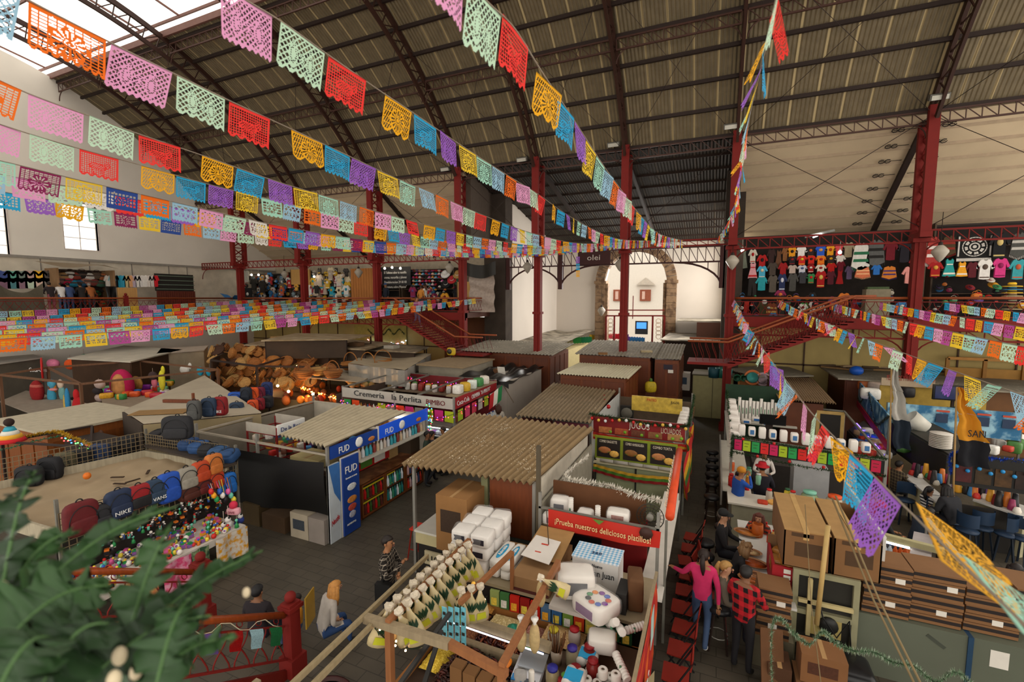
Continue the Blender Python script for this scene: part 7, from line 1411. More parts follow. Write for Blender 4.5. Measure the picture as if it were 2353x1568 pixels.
for k in range(15):
 c=['C81E5A','A8C028','2A9A50','D82A2A','C8205A','A8C028','2A9A50','D82A24','C81E5A','A0B828','1E9A4A','D02020','C81E4A','A8B828','B81840'][k];f,f2=.02+.064*k,.075+.064*k
 P(nb(M(c,.5,.05)).slab(a.lerp(e,f)+V((0,-.03,-.32)),a.lerp(e,f2)+V((0,-.03,-.32)),a.lerp(e,f2)+V((0,-.03,-.04)),a.lerp(e,f)+V((0,-.03,-.04)),.004).mat(M('3A3020')).bar(a.lerp(e,f+.01)+V((0,-.036,-.12)),a.lerp(e,f2-.012)+V((0,-.036,-.12)),.004,.012).bar(a.lerp(e,f+.01)+V((0,-.036,-.2)),a.lerp(e,f2-.02)+V((0,-.036,-.2)),.004,.012),'price_card',t,cname(c)+' price card')
b=nb(GRN);tinsel(b,[a+V((0,-.05,.05)),a.lerp(e,.5)+V((0,-.08,0)),e+V((0,-.05,.05))],.08,80,.011);tinsel(b,[a+V((0,-.06,-.38)),a.lerp(e,.5)+V((0,-.1,-.46)),e+V((0,-.06,-.36))],.07,80,.011);tinsel(b,[h+Z_*.3,h.lerp(a,.5)+Z_*.1,a,a-Z_*.6],.09,60,.013);one(b,'evergreen_garland','evergreen garlands framing the coloured price cards and left edge','garland')
for k in range(8):one(nb(M('B01818',.25)).ball(a.lerp(e,.08+.11*k)+V((0,-.12,.02-.4*(k%2))),.04,7,5),'bauble','red bauble on the evergreen garland by the price cards','bauble','baubles by the price cards')
P(nb(M('B8B4A8',.5)).box(.5,2.6,17.2,17.9,1.55,1.6).box(.45,.85,13.6,17.9,1.75,1.8),'storage_shelf',t)
for k in range(16):cups('upright foam cup stack at the back of the price-card stall',(.9+.11*k,17.5,1.6),(.9+.11*k,17.5,2.3+.1*(k%3==0)),.05,'foam cups at the back of the price-card stall')
for k in range(10):foam('white foam pack along the left edge of the price-card stall, %s from the front'%ORD[k],(.65,13.8+.42*k,2.0+.1*(k%2)),.3,.38,.4,0,'foam packs on the left shelf of the price-card stall',wrap=False)
for k in range(12):foam('white foam or napkin pack along the front rail of the price-card stall',a.lerp(e,.06+.075*k)+V((.05,.25,.16)),.17,.2,.3-.06*(k%2),0,'packs on the front rail of the price-card stall','3A6A9A' if k%2 else None,wrap=False)
for k in range(4):foam('blue-printed napkin pack on the back shelf of the price-card stall',(1.1+.3*k,17.0,1.7+.1*(k%2)),.3,.2,.14,0,'napkins at the back','2A6AB0',wrap=False)
t2=T('television','black flat television inside the price-card stall','television',(1.7,16.2,1.5));q,w=Yp(1746,952,16.2),Yp(1806,980,16.2);bx(t2,'screen',M('121214',.2,0),q.x,w.x,16.2,16.26,w.z,q.z);bx(t2,'stand',IRON,1.6,1.8,16.26,16.4,1.0,1.9)
P(nb(M('C8C2B4',.4,.05)).slab((.45,11.75,.93),(3.3,11.75,.93),(3.3,12.5,.93),(.45,12.5,.93),.04).slab((.35,12.5,.93),(1.0,12.5,.93),(1.0,17,.93),(.35,17,.93),.04),'white_counter',t);bx(t,'counter_base',M('A8A48A',.6),.55,3.2,12.0,12.4,0,.92);bx(t,'counter_base',M('8A867A',.6),.5,.9,12.5,17,0,.92);bx(t,'steel_side',STEEL,.3,.34,12.4,17,.6,1.15);bx(t,'cold_box',M('A8A8A8',.4,.08),2.1,2.9,14.0,14.6,0,1.3);bx(t,'rear_counter',M('3A3430',.7),1.2,3.6,15.2,16.0,0,.9)
src=None
for k,y in enumerate((12.55,13.5,14.2,14.9,15.6,16.3)):
 lb='black round stool in the aisle by the price-card stall, %s from the front'%ORD[k]
 if not src:
  src=T('stool',lb,'stool',(.1,y,0),0,'black stools');P(nb(M('1A1A1C',.4)).lathe([(0,.66),(.18,.67),(.19,.72),(.16,.75),(0,.76)],n=14),'seat',src,local=True);P(nb(STEEL).tube([(.15*math.cos(u),.15*math.sin(u),.25)for u in[.524*j for j in range(13)]],.01,4),'ring',src,local=True)
  for j in range(4):u=pi/4+pi/2*j;P(nb(IRON).bar((.1*math.cos(u),.1*math.sin(u),.67),(.2*math.cos(u),.2*math.sin(u),0),.025),'leg',src,local=True)
 else:inst(src,lb,(.1,y,0))
s2=inst(src,'red-topped stool with a torn seat behind the man in the buffalo check',(.25,7.95,0));s2.children[0].data=s2.children[0].data.copy();s2.children[0].data.materials[0]=M('A01420',.45)
for k,(x,y)in enumerate(((.35,11.2),(1.15,11.15),(1.15,10.75),(.0,10.3),(.0,9.75),(.05,8.95))):inst(s2,('wooden-red stool under the woman in the red coat','stool under the man in the red hat','stool under the red-haired woman','stool under the bearded man','stool under the curly-haired woman','stool under the blond ponytailed woman')[k],(x,y,-.12))
def jar(label,p,r,h,c,cap,group=None):
 t=T('jar',label,'jar',p,0,group);P(nb(M(c,.2,.1)).lathe([(r*.8,0),(r,.03),(r,h*.75),(r*.7,h*.88),(r*.7,h*.9)],p,14),'glass',t);P(nb(M(cap,.45)).lathe([(r*.78,h*.88),(r*.8,h),(0,h*1.02)],p,14),'lid',t)
jar('large jar of pale green drink with a mint lid on the white counter',(2.15,12.1,.97),.17,.42,'8AA07A','7AB8A0');jar('large jar of cream drink with an orange lid on the white counter',(2.62,12.05,.97),.17,.42,'B0A088','D8501E')
for k,(x,y,c,cp_)in enumerate(((1.35,12.2,'B8B0A0','C81E1E'),(1.85,12.3,'C8C0A8','C81E1E'),(.55,12.9,'B8281E','B01818'),(.95,12.9,'C8802A','D8A030'),(1.0,13.6,'7AB090','4A8A6A'),(1.2,13.2,'8AC0A0','D8D8D8'),(.6,14.0,'D8602A','D8D4CC'),(1.75,12.4,'C8B83A','2A5A3A'))):jar('%s-topped drink container on the white counter, %s of eight'%(cname(cp_),ORD[k]),(x,y,.97),.07,.3,c,cp_,'containers on the white counter')
for k in range(9):one(rbox(nb(M(['B8381E','D8A050','C8B090','A82A1E'][k%4],.6,.3,14)),(1.2+.2*k,12.0+.1*(k%3),1.0),.22,.16,.08,k),'food_tray','tray of cut fruit or snacks on the white counter','food','trays on the white counter')
t=T('diner_counter','narrow white counter where the seated diners eat','counter',(.95,9.4,0));bx(t,'worktop',M('C8C6C0',.35,.04),.62,1.35,8.0,10.9,.92,.96);bx(t,'base',M('8A8468',.6),.85,1.3,8.05,10.85,0,.92)
for k,(px,py,c,r,lb)in enumerate(((1716,1228,'B8702A',.2,'oval dish of yellow food before the bearded man'),(1722,1272,'C8A878',.17,'plate of tortillas before the curly-haired woman'),(1728,1298,'A84A14',.22,'oval dish of red stew before the blond woman'),(1738,1330,'8A5A34',.2,'round brown dish under the stew'),(1732,1338,'B05A1A',.2,'oval dish of orange stew at the near end'))):
 p=Zp(px,py,.97);t2=T('dish',lb,'dish',p,0,'dishes on the diners counter');m2=Matrix.Rotation(-.2,3,'Z')@Matrix.Diagonal((1.3,.8,1));P(nb(M('9A6A44',.5)).lathe([(r*.6,0),(r,.05),(r*.92,.05),(r*.8,.03)],p,16,m2),'bowl',t2);P(nb(M(c,.4,.3,20)).lathe([(r*.88,.036),(0,.045)],p,16,m2),'food',t2)
p=Zp(1740,1232,.96);t2=T('clay_mug','tall orange clay mug on the diners counter','mug',p);P(nb(M('B85A1A',.5)).lathe([(.1,0),(.11,.1),(.1,.26),(.085,.26),(.085,.05),(0,.05)],p,14),'body',t2);P(nb(M('B85A1A',.5)).tube([p+V((-.1-.06*math.sin(u),0,.15+.07*math.cos(u)))for u in[pi*j/6 for j in range(7)]],.014,5),'handle',t2)
for k,c in enumerate(('B8281E','C8D0C8','D8D4CC','C83A20','D8A050','D8D0C8','B83020')):bottle('%s condiment bottle by the clay mug, %s of seven'%(cname(c),ORD[k]),(1.15+.09*(k%3),9.6+.16*k,.96),.04,.2,c,'C82020','condiments by the clay mug')
one(rbox(nb(M('B8A888',.5,.3,20)),(1.45,10.1,1.05),.4,.4,.16),'food_bag','clear bag of tortillas and tomatoes behind the clay mug','food')
t2=T('red_carton','red and navy carton full of bread in clear bags','box',(1.25,8.75,.97));m=M('9A1620',.6,.08)
P(nb(m).box(1.02,1.42,8.3,8.34,.97,1.45).box(1.02,1.06,8.34,9.1,.97,1.45).mat(M('7A5A3C',.8)).box(1.38,1.42,8.34,9.1,.97,1.5).box(1.02,1.42,9.06,9.1,.97,1.6).box(1.02,1.42,8.3,9.1,.965,.98).mat(M('1E2A4A',.6)).box(1.015,1.425,8.29,8.3,.97,1.12),'walls',t2)
for k in range(3):P(nb(WHT).box(1.18,1.28,8.285,8.29,1.15+.1*k,1.22+.1*k),'printed_label',t2)
for k,(x,y)in enumerate(((1.16,8.6),(1.24,8.85),(1.3,8.5))):one(rbox(nb(M('8A5A24',.25,.2,8)),(x,y,1.32+.05*k),.3,.3,.26,k),'bread_bag','golden bag in the red carton, %s'%('left','top','near')[k],'bread','bags in the red carton')
def pizza(x0,x1,y0,y1,z,n,where):
 for k in range(n):
  t=T('pizza_box','flat pizza box, %s from the bottom, %s'%(ORD[k],where),'box',((x0+x1)/2,y0,z+.13*k),0,'stacked pizza boxes');d=.012*((k*7)%3-1)
  bx(t,'body',M('7A5636',.85,.08,4),x0+d,x1+d,y0+d,y1,z+.13*k+.003,z+.13*k+.127);P(nb(M('241C1A',.8,.1)).box(x0+d,x1+d,y0+d-.003,y0+d,z+.13*k+.05,z+.13*k+.1),'dark_band',t)
  if k%3==1:P(nb(WHT).box(x1+d-.2-.1*(k%2),x1+d-.08-.1*(k%2),y0+d-.006,y0+d-.003,z+.13*k+.02,z+.13*k+.1),'white_label',t)
pizza(.78,1.24,7.8,8.25,.52,6,'stack at the end of the diners counter');bx(t,'box_shelf',M('6A6450'),.75,1.3,7.8,8.3,.0,.515)
pizza(2.26,2.84,8.35,8.9,.98,6,'left stack on the steel cabinets');pizza(2.86,3.46,8.4,8.95,.98,6,'middle stack on the steel cabinets');pizza(3.5,4.1,8.45,9.0,.98,5,'right stack on the steel cabinets');pizza(4.15,4.75,8.7,9.3,.98,5,'last stack at the right edge')
t=T('steel_cabinet','grey-green steel cabinets under the pizza boxes with a blue joint strip','cabinet',(3.5,8.6,0));SG=M('5A5E50',.45,.08,1.5)
for x0,x1 in((2.2,3.5),(3.56,4.9)):bx(t,'door_panel',SG,x0,x1,8.3,9.3,0,.97)
bx(t,'joint_strip',M('1E3A54',.5),3.5,3.56,8.28,9.3,0,.97);bx(t,'notice',WHT,3.75,3.95,8.295,8.3,.6,.85);P(nb(M('3E4238')).cbox((3.15,8.297,.78),.26,.004,.05,0,0,.6),'tape_strip',t)
t=T('fridge','back of a tall fridge with open grey frame, carrying two large cartons','fridge',(1.75,8.4,0));FR=M('8A8668',.6,.1)
bx(t,'body',M('24221C',.7),1.34,2.14,8.25,8.9,.05,1.5)
for x in(1.3,2.1):bx(t,'frame',FR,x,x+.08,8.18,8.25,0,1.52)
for z in(.3,.8,1.44):bx(t,'frame',FR,1.38,2.1,8.18,8.25,z,z+.08)
bx(t,'rear_panel',M('A8965A',.6,.1),1.55,1.98,8.19,8.24,.5,.8);P(nb(M('1E1E1C',.5)).lathe([(0,-.03),(.13,-.03),(.13,.02),(.03,.03),(0,.03)],(1.8,8.15,.72),14,Matrix.Rotation(pi/2,3,'X')),'motor',t);P(nb(M('B8A878',.6)).box(1.5,1.56,8.12,8.18,.5,1.42).box(1.38,2.1,8.12,8.17,1.02,1.08),'wood_brace',t)
P(nb(M('141414',.6)).tube([(1.6,8.1,1.3),(1.7,8.05,.9),(1.9,8.08,.6),(2.05,8.1,.9),(2.1,8.12,.4)],.012,5),'cable',t)
one(nb(M('B89A60',.6,.1)).tube([(1.62,8.02,.78),(1.7,8.1,2.35)],.035,8),'wooden_pole','pale wooden pole tied upright before the large cartons','pole')
for k,(x0,x1)in enumerate(((1.15,1.78),(1.82,2.42))):
 m=M('7A5634',.85,.08,3);t=T('cardboard_box',('large closed carton on the fridge, left of the pole','large open empty carton on the fridge, beside the white sign')[k],'box',((x0+x1)/2,8.9,1.53));y0,y1=8.22,9.75
 P(nb(m).box(x0,x1,y0,y0+.02,1.53,2.12).box(x0,x1,y1-.02,y1,1.53,2.12).box(x0,x0+.02,y0,y1,1.53,2.12).box(x1-.02,x1,y0,y1,1.53,2.12).box(x0,x1,y0,y1,1.525,1.54),'walls',t);P(nb(M('A07C4C',.85)).box(x0,x1 if k==0 else x0+.25,y0,y1,2.12,2.14),'top_flap',t);P(nb(M('4A3420',.8,.15)).box(x0+.15,x1-.1,y0-.004,y0,1.72,1.95).box(x0+.1,x0+.4,y0-.004,y0,2.04,2.1),'print',t)
 P(nb(M('B8945E',.5)).box(x0+.26,x0+.34,y0-.002,y1,2.12,2.145).box(x0+.26,x0+.34,y0-.004,y0,2.0,2.12),'tape',t)
t=T('snack_sign','white sign board with red lettering beside the large cartons','sign',(2.5,9.7,.97));bx(t,'board',M('C8C4BC',.5,.05),2.5,2.54,8.5,10.9,1.5,2.15);txt("MACHOS NACHO'S",(2.495,10.75,1.85),-Y_,Z_,.2,M('B83A1E',.6),t,2.1);
for z in(1.62,1.72):bx(t,'small_print',M('8A4A3A'),2.494,2.5,8.7,10.4,z,z+.03)
P(nb(STEEL).bar((2.52,8.5,0),(2.52,8.5,1.5),.04),'post',t);P(nb(STEEL).bar((2.52,10.9,0),(2.52,10.9,1.5),.04),'post',t)
t=T('lit_serving_shelf','dark serving counter with a cream beam and lit tube above it','counter',(3.1,9.8,0));bx(t,'worktop',M('2A2826',.4),2.56,4.1,9.2,10.4,.9,.95);bx(t,'base',M('3A382E',.7),2.6,4.05,9.3,10.35,0,.9);p,q=Zp(1998,1224,1.5),Zp(2170,1268,1.5);P(nb(M('A8A078',.6)).bar(p,q,.1),'beam',t);P(nb(M('F8F8F8',.3,0,emit=4)).bar(p+V((0,-.05,-.08)),p.lerp(q,.55)+V((0,-.05,-.08)),.03),'lit_tube',t);r=Zp(2130,1195,1.5);P(nb(M('B0AC98',.5)).bar(r,Zp(2238,1325,1.5),.08),'side_beam',t)
for z in(p,q,r):P(nb(STEEL).bar(z,V((z.x,z.y,.95)),.03),'post',t)
P(nb(WHT).slab(*[Zp(*v,.96)for v in((2060,1285),(2150,1305),(2140,1285),(2075,1272))],.01),'printed_mat',t);P(nb(M('A8A0A0',.6)).slab(*[Zp(*v,1.4)for v in((2090,1275),(2140,1285),(2145,1232),(2100,1222))],.006),'hanging_sheet',t)
for k in range(7):bottle('%s bottle in the row on the dark serving counter, %s of seven'%(('white and blue','orange')[k>3],ORD[k]),Zp(2008+12*k,1272+2*k,.95),.04,.24,'C8D0D8' if k<4 else 'D8602A','2A5AB0' if k<4 else 'D8501E','bottles on the serving counter')
p=Zp(2096,1282,.95);one(nb(M('A85A24',.5)).lathe([(.08,0),(.16,.08),(.15,.08),(.07,.02),(0,.02)],p,14),'clay_bowl','round clay bowl on the dark serving counter','bowl')
carton('printed carton on the floor under the tinsel, upper of the pair',1.3,1.85,7.2,7.6,.4,.82,'7A5230',dark='4A2A1A');carton('printed carton on the floor under the tinsel, lower of the pair',1.25,1.75,7.1,7.6,0,.39,'6E4A2A',dark='3A2418');one(nb(M('5A3A20',.85)).slab((.82,7.0,0),(1.12,7.1,0),(1.1,7.55,.85),(.8,7.5,.85),.02),'cardboard_sheet','folded cardboard sheet leaning by the aisle','cardboard');carton('small dark carton beside the folded cardboard sheet',.9,1.2,7.2,7.6,0,.5,'4A2E1A');one(rbox(nb(M('141416',.3)),(2.0,7.6,.3),.5,.6,.6),'trash_bag','black plastic bag beside the grey-green steel cabinets','bag')
b=nb(M('5E7A5A',.5,.3,30)).mat(M('A8B8A0',.4));b.cur=0;pts=[Yp(*v,6.7)for v in((1775,1600),(1772,1500),(1776,1432),(1795,1425),(1830,1462),(1862,1480),(1890,1452),(1920,1478),(1960,1496),(2010,1500),(2050,1522),(2100,1532),(2150,1568),(2195,1545),(2240,1580))];tinsel(b,pts,.06,210,.006);b.cur=1;tinsel(b,pts,.066,90,.005,9);one(b,'tinsel_garland','long silvery green tinsel garland sagging across the lower right corner','garland')
for k,(p,q)in enumerate((((1912,1145),(2115,1600)),((1920,1140),(2130,1600)),((1850,1160),(1890,1600)))):one(nb(M('7A6848',.8)).tube([Yp(*p,8.2),Yp((p[0]+q[0])/2-6,(p[1]+q[1])/2+8,7.2),Yp(*q,6.3)],.014 if k<2 else .006,5),'rope',('outer twine rope','inner twine rope','thin cord')[k]+' running down from the pale wooden pole','rope')
t=T('taco_counter','long white lunch counter of the seafood stall seen end-on','counter',(5.4,12.5,0));P(nb(M('BCBAB4',.4)).slab(*[Zp(*v,1.0)for v in((2078,1098),(2160,1165),(2185,1160),(2098,1085))],.04),'worktop',t);P(nb(M('BCBAB4',.4)).slab(*[Zp(*v,1.0)for v in((2235,1152),(2360,1195),(2360,1168),(2255,1135))],.04),'worktop',t);q=[Zp(*v,.98)for v in((2100,1105),(2160,1155))];P(nb(M('A8A080',.6)).slab(V((*q[0].xy,0)),V((*q[1].xy,0)),q[1],q[0],.1),'base',t);q=[Zp(*v,.98)for v in((2245,1145),(2360,1185))];P(nb(M('A8A080',.6)).slab(V((*q[0].xy,0)),V((*q[1].xy,0)),q[1],q[0],.1),'base',t)
for k in range(40):p=Zp(2095+6.2*k,1088+2.2*k+rr.uniform(-6,8),1.04);one(nb(M(SMALLC[k*5%12],.4,.2)).lathe([(.07,0),(.08,.04),(.05,.12+.12*(k%3)),(0,.13+.12*(k%3))],p,8),'condiment','small condiment pot or dish on the seafood counter','condiment','condiments on the seafood counter')
t=T('blue_tinsel_stall','black-panelled stall front edged with bright blue tinsel','stall',(6,13.6,0));q=[Zp(2188,1040,2.2),Zp(2380,1062,2.2)];P(nb(M('1C1A18',.6,.1)).slab(q[0]-Z_*.75,q[1]-Z_*.75,q[1],q[0],.05),'upper_panel',t);P(nb(M('26221E',.5)).slab(q[0]-Z_*2.2,q[1]-Z_*2.2,q[1]-Z_*1.2,q[0]-Z_*1.2,.05),'lower_panel',t)
for k in range(4):f=.05+.24*k;P(nb(M(['4A1A1A','3A2A16','4A3218','2A1A14'][k],.5,.4,9)).slab(q[0].lerp(q[1],f)+V((0,-.06,-.65)),q[0].lerp(q[1],f+.2)+V((0,-.06,-.65)),q[0].lerp(q[1],f+.2)+V((0,-.06,-.25)),q[0].lerp(q[1],f)+V((0,-.06,-.25)),.01),'menu_panel',t)
P(nb(STEEL).bar(q[0],V((*q[0].xy,0)),.06),'post',t)
b=nb(M('1E48B0',.4,.2));tinsel(b,[q[0]-Z_*.5+Y_*-.05,q[0]+Y_*-.05,q[0].lerp(q[1],.5)+V((0,-.06,-.02)),q[1]],.08,110,.012);one(b,'blue_tinsel','bright blue tinsel along the top of the black-panelled stall','garland')
for k in range(7):p=q[0].lerp(q[1],.04+.14*k)+V((0,-.12,-.28-.08*(k%2)));one(nb(M('2A8AC8',.3)).ball(p,.045,7,5),'bauble','blue bauble under the blue tinsel, %s from the left'%ORD[k],'bauble','blue baubles')
src=None
for k,(px,py)in enumerate(((2150,1195),(2185,1210),(2222,1232),(2255,1225),(2310,1240),(2350,1250),(2080,1160))):
 p=Zp(px,py,.5);p.z=0;lb='dark blue chair at the seafood counter, %s of seven'%ORD[k]
 if not src:
  src=T('chair',lb,'chair',p,.3,'dark blue chairs');m=M('1C3048',.5);P(nb(m).lathe([(0,.6),(.19,.6),(.2,.64),(0,.65)],n=12),'seat',src,local=True);P(nb(m).grid(lambda u,v:V((.2*math.cos(pi*u),-.18*math.sin(pi*u)*-1,.75+.3*v)),8,2),'backrest',src,local=True)
  for j in range(4):u=pi/4+pi/2*j;P(nb(M('16202C',.4)).bar((.13*math.cos(u),.13*math.sin(u),.6),(.22*math.cos(u),.22*math.sin(u),0),.03),'leg',src,local=True)
 else:inst(src,lb,p,.3+k)
t=T('seafood_stall','seafood stall with blue sea-print menu posters on its walls','stall',(6,19,0));SEA=M('2A6A94',.5,.3,3,'patch',h2='8AB0C0')
a,e,g=Zp(1960,862,2.45),Zp(2045,958,2.3),Zp(2350,975,2.3);d1=V((e.x,e.y+.8,2.3));r0,r1=Zp(2040,925,2.35),Zp(2350,950,2.35)
P(nb(SEA).slab(e-Z_*.75,a-Z_*.75,a,e,.04),'side_poster',t);P(nb(SEA).slab(r0-Z_*.85,r1-Z_*.85,r1,r0,.04),'rear_poster',t)
for p in(a,e,r0,r1):P(nb(GALV).bar(p,V((*p.xy,0)),.05),'post',t)
for f in(.38,.68,.86):P(nb(M('B84A34')).slab(r0.lerp(r1,f)+V((0,-.07,-.16)),r0.lerp(r1,f+.1)+V((0,-.07,-.16)),r0.lerp(r1,f+.1)+V((0,-.07,-.1)),r0.lerp(r1,f)+V((0,-.07,-.1)),.004).mat(M('2A3A54')).slab(r0.lerp(r1,f)+V((0,-.07,-.5)),r0.lerp(r1,f+.09)+V((0,-.07,-.5)),r0.lerp(r1,f+.09)+V((0,-.07,-.22)),r0.lerp(r1,f)+V((0,-.07,-.22)),.004),'menu_text',t)
P(nb(M('A81E3A',.5)).slab(e+V((-.03,0,-1.0)),a+V((-.03,0,-1.0)),a+V((-.03,0,-.78)),e+V((-.03,0,-.78)),.03),'red_strip',t);P(nb(M('6A3A1C',.6)).slab(V((a.x,a.y,0)),V((a.x+1,a.y-.2,0)),a+V((1,-.2,-1)),a-Z_*1.0,.05),'brown_base',t)
b=nb(M('3E4A3C',.7,.3,20));tinsel(b,[a,a.lerp(e,.3)-Z_*.7,a.lerp(e,.5),a.lerp(e,.75)-Z_*.7,e,e.lerp(r0,.5)+V((.4,0,-.8)),r0.lerp(r1,.14),r0.lerp(r1,.3)-Z_*.75,r0.lerp(r1,.5),r0.lerp(r1,.72)-Z_*.85,r0.lerp(r1,.95)],.09,60,.014);one(b,'frosted_garland','frosted green garland zigzagging over the seafood posters','garland')
t2=T('television','large television showing a dark scene above the seafood posters','television',Zp(2195,930,2.4));p,q=Yp(2146,884,20.5),Yp(2243,925,20.5);bx(t2,'casing',M('121214',.3),p.x,q.x,20.5,20.6,q.z,p.z);bx(t2,'screen',M('262A44',.2,.5,2,emit=.25),p.x+.05,q.x-.05,20.48,20.5,q.z+.05,p.z-.05);P(nb(IRON).bar(((p.x+q.x)/2,20.6,q.z),((p.x+q.x)/2,20.6,0),.08),'pole',t2)
t2=T('seafood_sign','long beige sign with red capitals over the seafood stall','sign',Zp(2080,890,2.5));p,q=Yp(2026,868,21.5),Yp(2148,893,21.5);bx(t2,'board',M('A8947A',.7,.1),p.x,q.x,21.5,21.55,q.z,p.z);txt('PESCADOS Y MARISCOS DEL MAR',(p.x+.15,21.48,q.z+.22),X_,Z_,.2,M('8A2A20'),t2,(q.x-p.x)*.9);bx(t2,'yellow_wall',M('A88A3A',.7,.15),p.x,q.x+1.5,21.6,21.65,0,q.z-.02)
for lb,px,py0,py1,z,cols,wd in(('white and dark banner flag on a pole at the seafood stall',2053,832,1030,2.9,('B0ACA4','B0ACA4','1E2834'),.34),('golden and black football flag on a pole at the seafood stall',2203,890,1070,2.9,('C8861E','C8861E','16161C'),.5)):
 yy=15.2 if px<2100 else 13.6;t2=T('pole_flag',lb,'flag',Yp(px,py1,yy));p,q=Yp(px-4,py0,yy),Yp(px,py1,yy);P(nb(M('9A7A4A',.6)).tube([p,V((q.x,yy,0))],.02,6),'pole',t2)
 for i,c in enumerate(cols):P(nb(M(c,.85,.1)).grid(lambda u,v:p.lerp(q,(i+v)/3)+V((wd*u*(.15+.85*min(1,(i+v)/2))+.03*math.sin(v*7),-.08*math.sin(u*8),0)),8,4),'cloth',t2)
 if px>2100:txt('SAN',p.lerp(q,.6)+V((.12,-.13,0)),X_,Z_,.16,M('16161C'),t2,.3)
def cyl(nm,lb,p,r,h,c,cat,grp=None,m2=None):return one(nb(M(c,.5,.08)).lathe([(r*.85,0),(r,h),(r*.9,h),(r*.78,.04),(0,.04)],p,14,m2),nm,lb,cat,grp)
t2=T('equipment_shelf','dark sloping shelf of the seafood stall carrying buckets and plates','shelf',Zp(2130,1030,1.8));q=[Zp(*v,1.75)for v in((2052,972),(2180,1048),(2250,1030),(2110,960))];P(nb(M('2E2C24',.6)).slab(*q,.05),'board',t2);P(nb(M('2A2820',.7)).slab(V((*q[0].xy,.9)),V((*q[1].xy,.9)),q[1],q[0],.04),'front',t2)
cyl('bucket','large white bucket tipped over on the dark sloping shelf',Zp(2125,985,1.85),.26,.5,'C8C4B8','bucket',None,Matrix.Rotation(-.9,3,'Y'));cyl('tub','small white tub beside the tipped bucket',Zp(2092,985,1.8),.14,.3,'D0CCC4','tub')
for k in range(9):p=Zp(2160,1035-4*k,1.8);one(nb(WHT).lathe([(0,0),(.16,.01),(.24,.04),(.24,.05),(0,.02)],V((p.x*0+Zp(2160,1030,1.8).x,Zp(2160,1030,1.8).y,1.8+.045*k)),14),'foam_plate','white foam plate in the stack on the dark sloping shelf','plate','stack of foam plates')
for k in range(6):cups('foam cup stack at the top of the dark sloping shelf',Zp(2058+4*k,975,1.8),Zp(2058+4*k,975,1.8)+V((-.1,.1,.45)),.05,'cups on the sloping shelf')
t2=T('framed_portrait','framed sepia portrait of a bearded man on the seafood stall','picture',Zp(2242,1025,2.0));p,q=Yp(2226,988,14.5),Yp(2259,1024,14.5);bx(t2,'frame',M('4A2E1A',.5),p.x,q.x,14.5,14.55,q.z,p.z);bx(t2,'sheet',M('A8906A',.7,.1),p.x+.05,q.x-.05,14.48,14.5,q.z+.05,p.z-.05);cc=V(((p.x+q.x)/2,14.475,(p.z+q.z)/2));P(nb(M('3A2E24')).ball(cc,(.13,.01,.17),10,8).mat(M('9A825E')).ball(cc+V((0,-.01,.02)),(.08,.01,.1),10,8),'printed_face',t2)
for k in range(40):p=Zp(rr.uniform(2060,2340),rr.uniform(985,1040),1.3);one(rbox(nb(M(['D8D4CC','B83A2A','C8A050','3A6A8A','E0DCD4','4A7A3A','2A2624'][k%7],.5,.2,14)),p,rr.uniform(.2,.45),.25,rr.uniform(.15,.35),k),'kitchen_item','kitchen goods crowded inside the seafood stall','kitchenware','goods inside the seafood stall')
for k in range(22):p=Zp(rr.uniform(1960,2040),rr.uniform(985,1045),1.1);one(rbox(nb(M(['D8D4CC','3A6AB0','C8A888','B83A2A'][k%4],.5,.2,14)),p,.3,.25,.2,k),'napkin_pack','napkin or snack pack on the sloping counter right of the price cards','packet','packs on the sloping counter')
t2=T('sloping_counter','dark counter with a violet light strip right of the price-card stall','counter',Zp(2010,1020,1.0));q=[Zp(*v,1.0)for v in((1950,990),(2020,1060),(2060,1045),(1985,970))];P(nb(M('3A3634',.4)).slab(*q,.05),'top',t2);P(nb(M('6A50FF',.3,0,emit=3)).bar(q[0].lerp(q[3],.5)+Z_*.1,q[1].lerp(q[2],.3)+Z_*.1,.03),'light_strip',t2);P(nb(M('2A2826')).slab(V((*q[0].xy,0)),V((*q[1].xy,0)),q[1],q[0],.05),'base',t2)
t=T('locker','pale yellow double-doored locker at the corner of the aisle','cabinet',(0,24,0))
for k in range(2):bx(t,'door',M('A8A070',.6,.08),-.85+.9*k,.02+.9*k,23.9,23.95,.03,2.05)
bx(t,'body',M('6A6448',.7),-.88,.28,23.95,25.8,0,2.1);bx(t,'body',M('6A6448',.7),.28,.95,23.95,24.85,0,2.1);bx(t,'top',M('8A8272',.8),-.9,1.0,23.9,24.85,2.1,2.14)
for k,(px,py,r,c,lb)in enumerate(((1640,868,.26,'1E4A54','dark teal bucket, left one'),(1656,868,.24,'1E6A5A','green bucket, middle one'),(1670,872,.22,'1E8A8A','turquoise bucket tipped at the right'))):cyl('bucket',lb+' on the pale yellow locker',Zp(px,py,2.15),r,.45,c,'bucket','buckets on the locker')
for k,(px,py,c,c2,lb)in enumerate(((1729,868,'C8703A','4AA8A0','nest of coloured bowls hanging by the wooden shutter'),(1753,872,'B098A0','C8B0B8','pale pink bowl hanging by the wooden shutter'),(1694,869,'2A6A4A','1E4A34','small green pot hanging left of the bowls'),(1710,869,'2A6A4A','1E4A34','second small green pot hanging left of the bowls'))):
 r=(.34,.3,.16,.16)[k];t2=T('bowl',lb,'bowl',Yp(px,py,22.4));rx=Matrix.Rotation(pi/2-.2,3,'X');P(nb(M(c,.5)).lathe([(r*.6,-.12),(r,.05),(r*.92,.05),(r*.5,-.08),(0,-.08)],Yp(px,py,22.4),16,rx),'outer',t2);P(nb(M(c2,.5)).lathe([(r*.7,.06),(r*.62,.06),(r*.4,-.04),(0,-.04)],Yp(px,py,22.4),16,rx),'inner',t2)
